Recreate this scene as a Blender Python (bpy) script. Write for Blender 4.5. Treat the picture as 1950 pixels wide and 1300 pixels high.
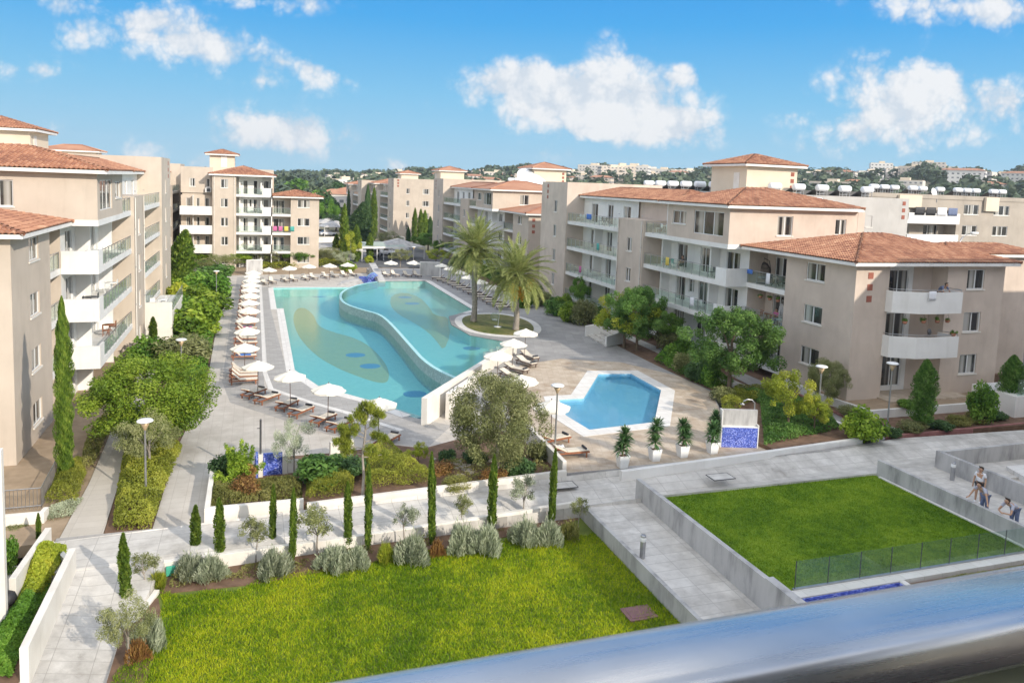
import bpy, bmesh, math, random
import numpy as np
from mathutils import Vector, Matrix
from mathutils.geometry import tessellate_polygon
R_ = math.radians
for o in list(bpy.data.objects): bpy.data.objects.remove(o)
SC = bpy.context.scene; COL = SC.collection
# ---------------------------------------------------------------- camera
FPX, PCX, PCY, EYE = 1456.0, 975.0, 497.08, 15.0
CR = np.array([[0.9476768, -0.31715654, 0.03633757],
               [0.00258451, -0.10620199, -0.99434122],
               [0.31922095, 0.94240801, -0.09982547]])
CAM0 = np.array([0, 0, EYE])
cd = bpy.data.cameras.new('camera'); cam = bpy.data.objects.new('camera', cd); COL.objects.link(cam)
cd.sensor_width = 36; cd.lens = FPX/1950*36; cd.clip_start = 0.05; cd.clip_end = 12000
cd.shift_x = 0; cd.shift_y = -(650-PCY)/1950
M = Matrix.Identity(4)
for i in range(3):
    M[i][0] = CR[0][i]; M[i][1] = -CR[1][i]; M[i][2] = -CR[2][i]; M[i][3] = CAM0[i]
cam.matrix_world = M; SC.camera = cam
cd.dof.use_dof = True; cd.dof.focus_distance = 45; cd.dof.aperture_fstop = 11
def ray(px, py): return CR.T @ np.array([px-PCX, py-PCY, FPX])
def G(px, py, z=0.0):                 # photo pixel -> ground point at height z (real plan position)
    d = ray(px, py); t = (z-EYE)/d[2]; return float(t*d[0]), float(t*d[1])
def GP(pts, z=0.0): return [G(x, y, z) for x, y in pts]
def depth(X, Y, Z): return float(CR[2] @ (np.array([X, Y, Z])-CAM0))
# ---------------------------------------------------------------- light
SKYV = 2.9; DOME_FILL = 8.3
SUN_EL, SUN_DIR = 25.0, Vector((-0.48, 0.87, 0)).normalized()     # direction the light travels (plan)
w = bpy.data.worlds.new('World'); SC.world = w; w.use_nodes = True
nt = w.node_tree; nt.nodes.clear()
N = nt.nodes.new; L = nt.links.new
out = N('ShaderNodeOutputWorld'); bg = N('ShaderNodeBackground'); L(bg.outputs[0], out.inputs[0])
sky = N('ShaderNodeTexSky'); sky.sky_type = 'NISHITA'; sky.sun_disc = False
sky.sun_elevation = R_(SUN_EL); sky.sun_rotation = math.atan2(-SUN_DIR.x, -SUN_DIR.y)
sky.air_density = 1.0; sky.dust_density = 0.4; sky.ozone_density = 1.5
hs = N('ShaderNodeHueSaturation'); hs.inputs['Saturation'].default_value = 0.9; hs.inputs['Value'].default_value = 1.0
L(sky.outputs[0], hs.inputs['Color'])
bg.inputs['Strength'].default_value = 0.15
SC.view_settings.view_transform = 'Standard'; SC.view_settings.look = 'None'
SC.view_settings.exposure = 1.03; SC.view_settings.gamma = 1.0
sd = bpy.data.lights.new('sun', 'SUN'); sd.energy = 2.25; sd.angle = R_(0.5); sd.color = (1, 0.91, 0.79)
so = bpy.data.objects.new('sun', sd); COL.objects.link(so); so.location = (60, -110, 90)
sv = Vector((SUN_DIR.x*math.cos(R_(SUN_EL)), SUN_DIR.y*math.cos(R_(SUN_EL)), -math.sin(R_(SUN_EL))))
so.rotation_euler = sv.to_track_quat('-Z', 'Y').to_euler()
# clouds: soft puffs placed by direction on the sky, broken up by noise
tc = N('ShaderNodeTexCoord')
def vdot(vec):
    n = N('ShaderNodeVectorMath'); n.operation = 'DOT_PRODUCT'; n.inputs[1].default_value = vec
    L(tc.outputs['Generated'], n.inputs[0]); return n.outputs['Value']
def mth(op, a, b=None, clamp=False):
    n = N('ShaderNodeMath'); n.operation = op; n.use_clamp = clamp
    for i, v in enumerate((a, b)):
        if v is None: continue
        if isinstance(v, (int, float)): n.inputs[i].default_value = v
        else: L(v, n.inputs[i])
    return n.outputs[0]
fh = Vector((0.31922, 0.94241, 0)).normalized(); rh = Vector((fh.y, -fh.x, 0))
df = vdot(fh); dr = vdot(rh); dz = vdot(Vector((0, 0, 1)))
dfc = mth('MAXIMUM', df, 0.05)
cx_ = mth('DIVIDE', dr, dfc); cz_ = mth('DIVIDE', dz, dfc)
cxy = N('ShaderNodeCombineXYZ'); L(cx_, cxy.inputs[0]); L(cz_, cxy.inputs[1])
nz = N('ShaderNodeTexNoise'); nz.inputs['Scale'].default_value = 16; nz.inputs['Detail'].default_value = 5; nz.inputs['Roughness'].default_value = 0.6
L(cxy.outputs[0], nz.inputs['Vector'])
nz2 = N('ShaderNodeTexNoise'); nz2.inputs['Scale'].default_value = 5; nz2.inputs['Detail'].default_value = 2
L(cxy.outputs[0], nz2.inputs['Vector'])
def skyxy(px, py):
    d = ray(px, py); d = Vector(d); return d.dot(rh)/d.dot(fh), d.z/d.dot(fh)
PUFF = [(250, 30, 95, 32, 1), (330, 75, 110, 34, 1), (420, 105, 78, 34, 1), (545, 118, 42, 15, .7), (605, 150, 72, 24, .95), (492, 155, 28, 16, .7),
        (155, 72, 44, 22, .9), (120, 8, 40, 16, .6), (530, 5, 90, 18, .8), (50, 130, 75, 20, .6), (110, 195, 55, 16, .45), (95, 235, 40, 18, .4),
        (510, 238, 78, 36, 1), (560, 262, 95, 34, .9), (265, 285, 60, 24, .5), (380, 310, 45, 16, .4), (755, 316, 45, 13, .5), (1030, 292, 70, 18, .5),
        (1190, 120, 52, 44, 1.05), (1010, 160, 110, 36, .95), (1190, 185, 130, 48, 1.1), (1080, 205, 170, 36, 1), (1240, 250, 115, 30, 1), (1310, 145, 26, 16, .6),
        (990, 150, 60, 26, .8), (1160, 235, 150, 26, .8),
        (1720, 150, 105, 42, 1.05), (1810, 175, 85, 44, 1), (1660, 215, 70, 32, .8), (1560, 180, 26, 26, .5), (1640, 262, 110, 30, .75), (1760, 230, 130, 40, .6), (1930, 200, 50, 40, .7), (1500, 220, 45, 16, .4),
        (1820, 10, 140, 24, .75), (1900, 32, 60, 26, .7), (1725, 48, 45, 24, .55), (1570, 14, 26, 20, .4), (1880, 262, 60, 16, .4)]
acc = None
for (px, py, rx, ry, wt) in PUFF:
    a, b = skyxy(px, py)
    s = N('ShaderNodeVectorMath'); s.operation = 'SUBTRACT'; s.inputs[1].default_value = (a, b, 0); L(cxy.outputs[0], s.inputs[0])
    m = N('ShaderNodeVectorMath'); m.operation = 'MULTIPLY'; m.inputs[1].default_value = (1456/rx/1.75, 1456/ry/1.75, 0); L(s.outputs[0], m.inputs[0])
    l = N('ShaderNodeVectorMath'); l.operation = 'LENGTH'; L(m.outputs[0], l.inputs[0])
    v = mth('SUBTRACT', 1.0, l.outputs['Value'], True); v = mth('MULTIPLY', v, wt*1.15)
    acc = v if acc is None else mth('ADD', acc, v)
def puffs(off):
    src = cxy.outputs[0]
    if off:
        sh = N('ShaderNodeVectorMath'); sh.operation = 'ADD'; sh.inputs[1].default_value = off; L(src, sh.inputs[0]); src = sh.outputs[0]
    wp = N('ShaderNodeTexNoise'); wp.inputs['Scale'].default_value = 22; wp.inputs['Detail'].default_value = 2; L(src, wp.inputs['Vector'])
    wm = N('ShaderNodeVectorMath'); wm.operation = 'MULTIPLY_ADD'; wm.inputs[1].default_value = (.022, .022, 0); L(wp.outputs['Color'], wm.inputs[0]); L(src, wm.inputs[2])
    vo = N('ShaderNodeTexVoronoi'); vo.feature = 'F1'; vo.voronoi_dimensions = '2D'; vo.inputs['Scale'].default_value = 14; vo.inputs['Detail'].default_value = 3; vo.inputs['Roughness'].default_value = .6; vo.inputs['Lacunarity'].default_value = 2.3;
    L(wm.outputs[0], vo.inputs['Vector'])
    n_ = mth('SUBTRACT', nz.outputs['Fac'], .5) if not off else mth('MULTIPLY', wp.outputs['Fac'], 0.0)
    return mth('SUBTRACT', .62, vo.outputs['Distance']), n_
pf, nlow = puffs(None)
nb = mth('MULTIPLY', mth('SUBTRACT', nz2.outputs['Fac'], 0.5), 0.9)
gate = mth('MINIMUM', mth('MULTIPLY', acc, 2.6), 1.0)
dens = mth('ADD', acc, mth('MULTIPLY', mth('ADD', mth('ADD', mth('MULTIPLY', pf, .95), mth('MULTIPLY', nlow, 1.5)), nb), gate))
mr = N('ShaderNodeMapRange'); mr.interpolation_type = 'SMOOTHSTEP'; mr.inputs['From Min'].default_value = 0.03; mr.inputs['From Max'].default_value = 1.02
L(dens, mr.inputs['Value'])
frontm = mth('GREATER_THAN', df, 0.06)
cf = mth('MULTIPLY', mr.outputs[0], frontm); cf = mth('MULTIPLY', cf, 0.93)
ccol = N('ShaderNodeMix'); ccol.data_type = 'RGBA'
pf2, _z = puffs((.016, .022, 0))
relief = mth('SUBTRACT', pf, pf2)
mr2 = N('ShaderNodeMapRange'); mr2.inputs['From Min'].default_value = -.25; mr2.inputs['From Max'].default_value = .75; L(mth('ADD', mth('MULTIPLY', relief, 1.3), mth('MULTIPLY', dens, .32)), mr2.inputs['Value'])
L(mr2.outputs[0], ccol.inputs['Factor']); ccol.inputs['A'].default_value = (2.3, 2.5, 2.75, 1); ccol.inputs['B'].default_value = (3.1, 3.1, 3.12, 1)
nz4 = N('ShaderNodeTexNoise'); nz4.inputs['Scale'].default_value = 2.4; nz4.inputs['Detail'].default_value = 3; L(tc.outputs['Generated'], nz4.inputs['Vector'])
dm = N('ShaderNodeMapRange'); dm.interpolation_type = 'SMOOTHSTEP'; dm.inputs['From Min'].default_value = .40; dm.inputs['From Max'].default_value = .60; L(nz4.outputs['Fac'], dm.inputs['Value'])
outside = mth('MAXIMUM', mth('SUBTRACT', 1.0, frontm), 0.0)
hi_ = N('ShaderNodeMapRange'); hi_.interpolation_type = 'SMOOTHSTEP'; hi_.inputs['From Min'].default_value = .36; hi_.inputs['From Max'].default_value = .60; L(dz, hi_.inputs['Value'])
fill_dome = mth('MULTIPLY', mth('MULTIPLY', dm.outputs[0], mth('MAXIMUM', hi_.outputs[0], outside)), .85)  # unseen bright cloud cover, overhead and behind the camera, added as fill light
vis = N('ShaderNodeMix'); vis.data_type = 'RGBA'; L(fill_dome, vis.inputs['Factor']); L(ccol.outputs['Result'], vis.inputs['A']); vis.inputs['B'].default_value = (DOME_FILL, DOME_FILL*.97, DOME_FILL*.93, 1)
cf = mth('MAXIMUM', cf, fill_dome)
mx = N('ShaderNodeMix'); mx.data_type = 'RGBA'; L(cf, mx.inputs['Factor'])

# the deep blue of the photographed sky near the horizon, the plain daylight sky above
rp = N('ShaderNodeValToRGB'); L(dz, rp.inputs[0]); e_ = rp.color_ramp.elements
while len(e_) < 5: e_.new(.5)
for i_, (p_, c_) in enumerate([(0.0, (.50, .79, .98)), (.05, (.40, .74, .99)), (.11, (.26, .65, .99)), (.20, (.09, .48, .98)), (.30, (.04, .35, .94))]): e_[i_].position = p_; e_[i_].color = (*c_, 1)
sc_ = N('ShaderNodeVectorMath'); sc_.operation = 'SCALE'; sc_.inputs['Scale'].default_value = SKYV; L(rp.outputs[0], sc_.inputs[0])
mk = N('ShaderNodeMapRange'); mk.interpolation_type = 'SMOOTHSTEP'; mk.inputs['From Min'].default_value = .34; mk.inputs['From Max'].default_value = .62; L(dz, mk.inputs['Value'])
ms_ = N('ShaderNodeMix'); ms_.data_type = 'RGBA'; L(mk.outputs[0], ms_.inputs['Factor']); L(sc_.outputs[0], ms_.inputs['A']); L(hs.outputs[0], ms_.inputs['B'])
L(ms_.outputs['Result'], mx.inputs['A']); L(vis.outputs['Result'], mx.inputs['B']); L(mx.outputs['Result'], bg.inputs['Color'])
# ---------------------------------------------------------------- materials
MATS = {}
class NT:
    def __init__(s, name):
        s.m = bpy.data.materials.new(name); s.m.use_nodes = True; s.t = s.m.node_tree; s.t.nodes.clear()
        s.out = s.n('ShaderNodeOutputMaterial'); MATS[name] = s.m
    def n(s, typ, **k):
        x = s.t.nodes.new(typ)
        for a, b in k.items(): setattr(x, a, b)
        return x
    def l(s, a, b): s.t.links.new(a, b)
    def co(s, kind='Object'):
        return s.n('ShaderNodeTexCoord').outputs[kind]
    def noise(s, scale, detail=4, vec=None, rough=.55):
        x = s.n('ShaderNodeTexNoise'); x.inputs['Scale'].default_value = scale; x.inputs['Detail'].default_value = detail; x.inputs['Roughness'].default_value = rough
        s.l(vec if vec is not None else s.co(), x.inputs['Vector']); return x.outputs['Fac']
    def ramp(s, fac, stops):
        x = s.n('ShaderNodeValToRGB'); e = x.color_ramp.elements
        while len(e) < len(stops): e.new(.5)
        for i, (p, c) in enumerate(stops): e[i].position = p; e[i].color = (*c, 1)
        s.l(fac, x.inputs[0]); return x.outputs[0]
    def mix(s, f, a, b, blend='MIX'):
        x = s.n('ShaderNodeMix', data_type='RGBA', blend_type=blend)
        for k, v in (('Factor', f), ('A', a), ('B', b)):
            if isinstance(v, (int, float)): x.inputs[k].default_value = v
            elif isinstance(v, tuple): x.inputs[k].default_value = (*v, 1)
            else: s.l(v, x.inputs[k])
        return x.outputs['Result']
    def bump(s, h, strength=.3, dist=.02):
        b = s.n('ShaderNodeBump'); b.inputs['Strength'].default_value = strength; b.inputs['Distance'].default_value = dist
        s.l(h, b.inputs['Height']); return b.outputs[0]
    def pbr(s, col, rough=.7, metal=0, normal=None, spec=.5, **kw):
        p = s.n('ShaderNodeBsdfPrincipled')
        if isinstance(col, tuple): p.inputs['Base Color'].default_value = (*col, 1)
        else: s.l(col, p.inputs['Base Color'])
        p.inputs['Roughness'].default_value = rough; p.inputs['Metallic'].default_value = metal; p.inputs['Specular IOR Level'].default_value = spec
        if normal is not None: s.l(normal, p.inputs['Normal'])
        for k, v in kw.items(): p.inputs[k].default_value = v
        s.l(p.outputs[0], s.out.inputs[0]); return p
def mottle(name, c1, c2, scale=.6, rough=.85, bumpscale=30, bs=.15, streak=False):
    t = NT(name); v = t.co()
    f = t.noise(scale, 6, v)
    if streak:
        mp = t.n('ShaderNodeMapping'); mp.inputs['Scale'].default_value = (.7, .7, .16); t.l(v, mp.inputs[0])
        f2 = t.noise(1.0, 6, mp.outputs[0], .65); f = t.mix(.25, f, f2)
    c = t.ramp(f, [(.3, c1), (.7, c2)])
    if streak:          # rain streaks and faded repair patches
        m3 = t.n('ShaderNodeMapping'); m3.inputs['Scale'].default_value = (1.7, 1.7, .22); t.l(v, m3.inputs[0])
        d = t.ramp(t.noise(1.4, 4, m3.outputs[0], .6), [(.52, (1, 1, 1)), (.78, (.80, .79, .77))])
        c = t.mix(.45, c, d, 'MULTIPLY')
        pch = t.ramp(t.noise(.23, 2, v), [(.57, (1, 1, 1)), (.60, (.93, .925, .92))]); c = t.mix(.8, c, pch, 'MULTIPLY')
    t.pbr(c, rough, normal=t.bump(t.noise(bumpscale, 3, v), bs, .01)); return t
mottle('beige', (.46, .39, .315), (.58, .495, .405), .45, streak=True)
mottle('pinkbeige', (.48, .395, .325), (.65, .545, .455), .45, streak=True)
mottle('greywall', (.40, .385, .36), (.52, .50, .47), .4, streak=True)
mottle('flatbeige', (.34, .30, .25), (.43, .375, .31), .4, streak=True)
mottle('cream', (.62, .53, .40), (.70, .60, .47), .5)
mottle('white', (.70, .68, .64), (.80, .785, .75), .7, .6, streak=True)
mottle('whitewall', (.64, .60, .53), (.77, .74, .68), .9, .7, streak=True)
mottle('brownwall', (.05, .036, .028), (.09, .065, .05), 1)
mottle('grassroot', (.06, .09, .01), (.14, .18, .02), 1.2)
mottle('redsq', (.28, .09, .06), (.34, .12, .08), 2)
mottle('soil', (.10, .058, .034), (.20, .12, .075), 2.2, .95, 12, .6)
mottle('drysoil', (.26, .19, .12), (.36, .27, .18), 1.5, .95, 10, .5)
mottle('earth', (.22, .20, .13), (.30, .27, .17), .05, .95, 1, .2)
mottle('asphalt', (.10, .10, .105), (.15, .15, .15), .5)
mottle('rock', (.34, .29, .24), (.52, .46, .39), 3, .9, 8, .7)
mottle('redkerb', (.25, .10, .09), (.36, .17, .15), 3)
mottle('bark', (.10, .07, .045), (.20, .15, .10), 6, .9, 20, .6)
mottle('greybark', (.22, .19, .16), (.36, .32, .27), 6, .9, 20, .6)
mottle('manhole', (.17, .08, .085), (.24, .12, .12), 6, .6)
mottle('terracotta', (.35, .14, .08), (.42, .2, .12), 3)
# weathered concrete with stains
t = NT('concrete'); v = t.co(); mp = t.n('ShaderNodeMapping'); mp.inputs['Scale'].default_value = (1, 1, .25); t.l(v, mp.inputs[0])
f = t.noise(1.3, 7, mp.outputs[0], .65); c = t.ramp(f, [(.30, (.22, .215, .21)), (.5, (.42, .41, .395)), (.75, (.52, .51, .49))])
t.pbr(c, .8, normal=t.bump(t.noise(25, 4, v), .2, .01))
def paving(name, c1, c2, bw, bh, mort, stain, stainc, scale=1.0, rough=.75, off=.0, msize=.012, rot=0):
    t = NT(name); v = t.co(); mp = t.n('ShaderNodeMapping'); mp.inputs['Rotation'].default_value = (0, 0, rot); t.l(v, mp.inputs[0])
    b = t.n('ShaderNodeTexBrick', offset=off); b.inputs['Scale'].default_value = 1; b.inputs['Brick Width'].default_value = bw; b.inputs['Row Height'].default_value = bh
    b.inputs['Mortar Size'].default_value = msize; b.inputs['Color1'].default_value = (*c1, 1); b.inputs['Color2'].default_value = (*c2, 1); b.inputs['Mortar'].default_value = (*mort, 1)
    b.inputs['Bias'].default_value = 0; t.l(mp.outputs[0], b.inputs['Vector'])
    f = t.noise(scale, 8, v, .68); m = t.ramp(f, [(.36, (0, 0, 0)), (.72, (1, 1, 1))])
    f3 = t.noise(scale*.22, 3, v); m3 = t.ramp(f3, [(.35, (.55, .55, .55)), (.65, (1, 1, 1))])
    mm = t.mix(1, m, m3, 'MULTIPLY')
    mv = t.n('ShaderNodeMath', operation='MULTIPLY'); t.l(mm, mv.inputs[0]); mv.inputs[1].default_value = stain
    c = t.mix(mv.outputs[0], b.outputs['Color'], stainc)
    sp = t.ramp(t.noise(scale*3.1, 5, v, .7), [(.60, (1, 1, 1)), (.72, (.76, .75, .73))]); c = t.mix(.8, c, sp, 'MULTIPLY')
    t.pbr(c, rough, normal=t.bump(f, .12, .01)); return t
paving('deckpave', (.50, .465, .41), (.55, .51, .455), .6, .6, (.42, .38, .33), .8, (.31, .275, .23), .7)
paving('slatepave', (.34, .325, .30), (.42, .40, .375), .62, .31, (.29, .28, .26), .55, (.23, .22, .205), 1.4, off=.5)
paving('kidspave', (.50, .42, .32), (.58, .50, .40), .45, .45, (.44, .37, .29), 1.0, (.27, .18, .11), 1.0, rot=.3)
paving('rightpave', (.30, .29, .28), (.36, .35, .335), .8, .8, (.27, .265, .26), .7, (.17, .165, .165), .5, rot=.3)
paving('walkpave', (.56, .535, .49), (.64, .615, .57), 1.2, .6, (.36, .34, .31), 1.0, (.29, .27, .24), 1.0)
paving('leftpave', (.46, .42, .36), (.52, .48, .42), 1.2, .6, (.40, .36, .31), .5, (.36, .32, .27), 1.2)
paving('coping', (.66, .64, .60), (.74, .72, .68), .9, .45, (.5, .48, .45), .5, (.50, .46, .41), 1.3)
paving('pooltile', (.37, .64, .63), (.43, .69, .68), .3, .3, (.50, .72, .72), .4, (.31, .58, .60), .5, .4, msize=.006)
paving('kidstile', (.22, .46, .60), (.26, .50, .63), .3, .3, (.17, .46, .68), .3, (.10, .38, .62), .5, .4, msize=.006)
paving('leaftile', (.44, .44, .20), (.50, .49, .25), .3, .3, (.42, .46, .3), .5, (.38, .44, .28), .8, .4, msize=.006)
paving('bluetile', (.12, .26, .46), (.15, .29, .50), .3, .3, (.2, .34, .5), .2, (.12, .26, .46), 1, .4)
def tessera(name, size, cols, rough=.3):
    t = NT(name); v = t.co(); sn = t.n('ShaderNodeVectorMath', operation='SNAP'); sn.inputs[1].default_value = (size, size, size); ad = t.n('ShaderNodeVectorMath', operation='ADD'); ad.inputs[1].default_value = (.013, .017, .011); t.l(v, ad.inputs[0]); t.l(ad.outputs[0], sn.inputs[0])
    wn = t.n('ShaderNodeTexWhiteNoise'); wn.noise_dimensions = '3D'; t.l(sn.outputs[0], wn.inputs['Vector']); c = t.ramp(wn.outputs['Value'], cols); t.pbr(c, rough, normal=t.bump(wn.outputs['Value'], .2, .005))
tessera('mosaic', .05, [(0, (.03, .05, .26)), (.45, (.07, .11, .45)), (.8, (.16, .22, .62)), (1, (.42, .46, .78))])
tessera('infinitytile', .15, [(0, (.24, .33, .36)), (.5, (.32, .42, .45)), (1, (.42, .50, .52))], .35)
def tilemat(name, wave):
    t = NT(name); v = t.co()
    a = t.n('ShaderNodeAttribute', attribute_name='tint'); f = t.noise(.35, 5, v)
    mm = t.n('ShaderNodeMath', operation='MULTIPLY'); t.l(a.outputs['Fac'], mm.inputs[0]); mm.inputs[1].default_value = .45
    m2 = t.n('ShaderNodeMath', operation='MULTIPLY_ADD'); t.l(f, m2.inputs[0]); m2.inputs[1].default_value = .55; t.l(mm.outputs[0], m2.inputs[2])
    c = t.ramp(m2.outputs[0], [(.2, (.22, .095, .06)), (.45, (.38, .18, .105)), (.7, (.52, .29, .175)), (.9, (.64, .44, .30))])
    nm = None
    if wave:
        wv = t.n('ShaderNodeTexWave', wave_type='BANDS', bands_direction='X'); wv.inputs['Scale'].default_value = 1.25; t.l(t.co('UV'), wv.inputs[0])
        wy = t.n('ShaderNodeTexWave', wave_type='BANDS', bands_direction='Y', wave_profile='SAW'); wy.inputs['Scale'].default_value = .9; t.l(t.co('UV'), wy.inputs[0])
        ad = t.n('ShaderNodeMath', operation='ADD'); t.l(wv.outputs['Fac'], ad.inputs[0]); t.l(wy.outputs['Fac'], ad.inputs[1])
        nm = t.bump(ad.outputs[0], .8, .06)
    t.pbr(c, .85, normal=nm)
tilemat('tile', False); tilemat('flattile', True)
# leaves
def leafmat(name, c1, c2, c3, trans=.3, rough=.55):
    t = NT(name); a = t.n('ShaderNodeAttribute', attribute_name='tint')
    oi = t.n('ShaderNodeObjectInfo'); f = t.noise(1.1, 2)
    m1 = t.n('ShaderNodeMath', operation='MULTIPLY_ADD'); t.l(a.outputs['Fac'], m1.inputs[0]); m1.inputs[1].default_value = .7
    m0 = t.n('ShaderNodeMath', operation='MULTIPLY'); t.l(f, m0.inputs[0]); m0.inputs[1].default_value = .3; t.l(m0.outputs[0], m1.inputs[2])
    c = t.ramp(m1.outputs[0], [(.15, c1), (.5, c2), (.85, c3)])
    h = t.n('ShaderNodeHueSaturation'); t.l(c, h.inputs['Color'])
    mv = t.n('ShaderNodeMapRange'); mv.inputs['To Min'].default_value = .85; mv.inputs['To Max'].default_value = 1.18; t.l(oi.outputs['Random'], mv.inputs[0]); t.l(mv.outputs[0], h.inputs['Value'])
    p = t.n('ShaderNodeBsdfPrincipled'); t.l(h.outputs[0], p.inputs['Base Color']); p.inputs['Roughness'].default_value = rough; p.inputs['Specular IOR Level'].default_value = .3
    tr = t.n('ShaderNodeBsdfTranslucent'); t.l(h.outputs[0], tr.inputs[0]); ms = t.n('ShaderNodeMixShader'); ms.inputs[0].default_value = trans
    t.l(p.outputs[0], ms.inputs[1]); t.l(tr.outputs[0], ms.inputs[2]); t.l(ms.outputs[0], t.out.inputs[0])
leafmat('leaf_bright', (.07, .14, .012), (.22, .34, .03), (.45, .55, .07), .4)
leafmat('leaf_mid', (.05, .13, .015), (.13, .27, .03), (.27, .43, .07), .38)
leafmat('leaf_cool', (.05, .12, .022), (.12, .24, .045), (.24, .38, .09), .35)
leafmat('leaf_yellow', (0.176, 0.230, 0.027), (0.365, 0.432, 0.041), (0.621, 0.594, 0.081), .42)
leafmat('leaf_olive', (.085, .105, .03), (.23, .25, .09), (.42, .43, .20), .3)
leafmat('leaf_silver', (0.189, 0.223, 0.135), (0.365, 0.405, 0.270), (0.567, 0.594, 0.432), .3)
leafmat('leaf_cypress', (0.061, 0.115, 0.016), (0.135, 0.223, 0.027), (0.270, 0.351, 0.054), .3)
leafmat('leaf_dark', (0.034, 0.081, 0.024), (0.068, 0.135, 0.041), (0.121, 0.203, 0.068), .25)
leafmat('leaf_pine', (0.121, 0.162, 0.016), (0.270, 0.324, 0.034), (0.459, 0.486, 0.068), .35)
leafmat('leaf_hedge', (0.135, 0.162, 0.020), (0.297, 0.324, 0.041), (0.486, 0.472, 0.081), .35)
leafmat('leaf_heath', (0.135, 0.149, 0.034), (0.257, 0.257, 0.068), (0.392, 0.365, 0.135), .3)
leafmat('leaf_rust', (0.162, 0.068, 0.027), (0.297, 0.162, 0.054), (0.405, 0.270, 0.081), .3)
leafmat('leaf_palm', (.12, .15, .035), (.30, .34, .10), (.55, .56, .24), .35)
leafmat('leaf_yucca', (0.041, 0.101, 0.027), (0.081, 0.176, 0.054), (0.149, 0.270, 0.095), .25)
leafmat('far_leaf', (.055, .085, .04), (.10, .14, .07), (.17, .21, .12), .2)
leafmat('dates', (.50, .26, .02), (.68, .40, .03), (.80, .55, .06), .2)
def grassmat(name, c1, c2, c3):
    t = NT(name); a = t.n('ShaderNodeAttribute', attribute_name='tint'); v = t.co()
    f = t.mix(.4, t.noise(.28, 5, v, .6), t.noise(2.6, 5, v, .65)); mr_ = t.n('ShaderNodeMapRange'); mr_.inputs['From Min'].default_value = .36; mr_.inputs['From Max'].default_value = .64; t.l(f, mr_.inputs['Value']); f = mr_.outputs[0]
    m1 = t.n('ShaderNodeMath', operation='MULTIPLY_ADD'); t.l(a.outputs['Fac'], m1.inputs[0]); m1.inputs[1].default_value = .42
    m0 = t.n('ShaderNodeMath', operation='MULTIPLY'); t.l(f, m0.inputs[0]); m0.inputs[1].default_value = .58; t.l(m0.outputs[0], m1.inputs[2])
    c = t.ramp(m1.outputs[0], [(.25, c1), (.5, c2), (.75, c3)])
    p = t.n('ShaderNodeBsdfPrincipled'); t.l(c, p.inputs['Base Color']); p.inputs['Roughness'].default_value = .6; p.inputs['Specular IOR Level'].default_value = .25
    tr = t.n('ShaderNodeBsdfTranslucent'); t.l(c, tr.inputs[0]); ms = t.n('ShaderNodeMixShader'); ms.inputs[0].default_value = .3
    t.l(p.outputs[0], ms.inputs[1]); t.l(tr.outputs[0], ms.inputs[2]); t.l(ms.outputs[0], t.out.inputs[0])
grassmat('grass', (.09, .19, .004), (.26, .38, .007), (.50, .53, .02))
grassmat('dryturf', (.10, .15, .02), (.22, .22, .06), (.34, .29, .12))
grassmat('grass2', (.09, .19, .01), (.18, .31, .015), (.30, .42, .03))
def simple(name, col, rough=.5, metal=0, spec=.5):
    t = NT(name); t.pbr(col, rough, metal, spec=spec)
def grain(name, c1, c2, rough=.6, scale=4, metal=0):
    t = NT(name); t.pbr(t.ramp(t.noise(scale, 5), [(.3, c1), (.7, c2)]), rough, metal)
grain('frame', (.66, .66, .64), (.74, .74, .72), .45)
grain('metal', (.36, .36, .37), (.48, .48, .48), .35, 3, .8)
grain('darkmetal', (.06, .06, .065), (.10, .10, .10), .5)
grain('bronze', (.42, .30, .17), (.55, .42, .27), .4, 3, .3)
grain('canvas', (.72, .68, .58), (.78, .74, .65), .8, 2)
grain('cushion', (.60, .54, .44), (.68, .62, .52), .9, 5)
grain('greycushion', (.36, .37, .39), (.45, .46, .47), .9, 5)
grain('wood', (.20, .065, .03), (.33, .13, .055), .5, 8)
grain('darkwood', (.08, .05, .04), (.15, .10, .08), .6, 8)
grain('roll', (.025, .028, .035), (.05, .05, .06), .8, 9)
grain('plastic', (.74, .74, .72), (.80, .80, .78), .35)
grain('tank', (.70, .71, .72), (.80, .81, .82), .35, 3)
grain('skin', (.42, .24, .15), (.50, .30, .19), .6, 9)
grain('hair', (.02, .014, .01), (.05, .035, .025), .6, 30)
grain('shirtwhite', (.70, .70, .72), (.78, .78, .80), .85, 9)
grain('shirtgrey', (.38, .39, .46), (.48, .48, .55), .85, 40)
grain('black', (.012, .012, .014), (.03, .03, .033), .6, 9)
grain('denim', (.10, .13, .22), (.15, .19, .30), .8, 9)
grain('pink', (.45, .10, .25), (.55, .16, .32), .8, 9)
grain('teal', (.06, .30, .27), (.08, .38, .33), .8, 9)
grain('yellow', (.6, .45, .08), (.7, .55, .12), .8, 9)
grain('bluecloth', (.04, .13, .45), (.07, .2, .55), .7, 9)
grain('rattan', (.025, .02, .018), (.06, .045, .035), .6, 20)
grain('carpaint', (.55, .55, .56), (.6, .6, .61), .25, 2)
grain('greencanopy', (.30, .36, .31), (.38, .43, .37), .7, 2)
simple('tyre', (.02, .02, .02), .8)
grain('greencloth', (.05, .33, .22), (.07, .40, .28), .8, 6)
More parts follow.
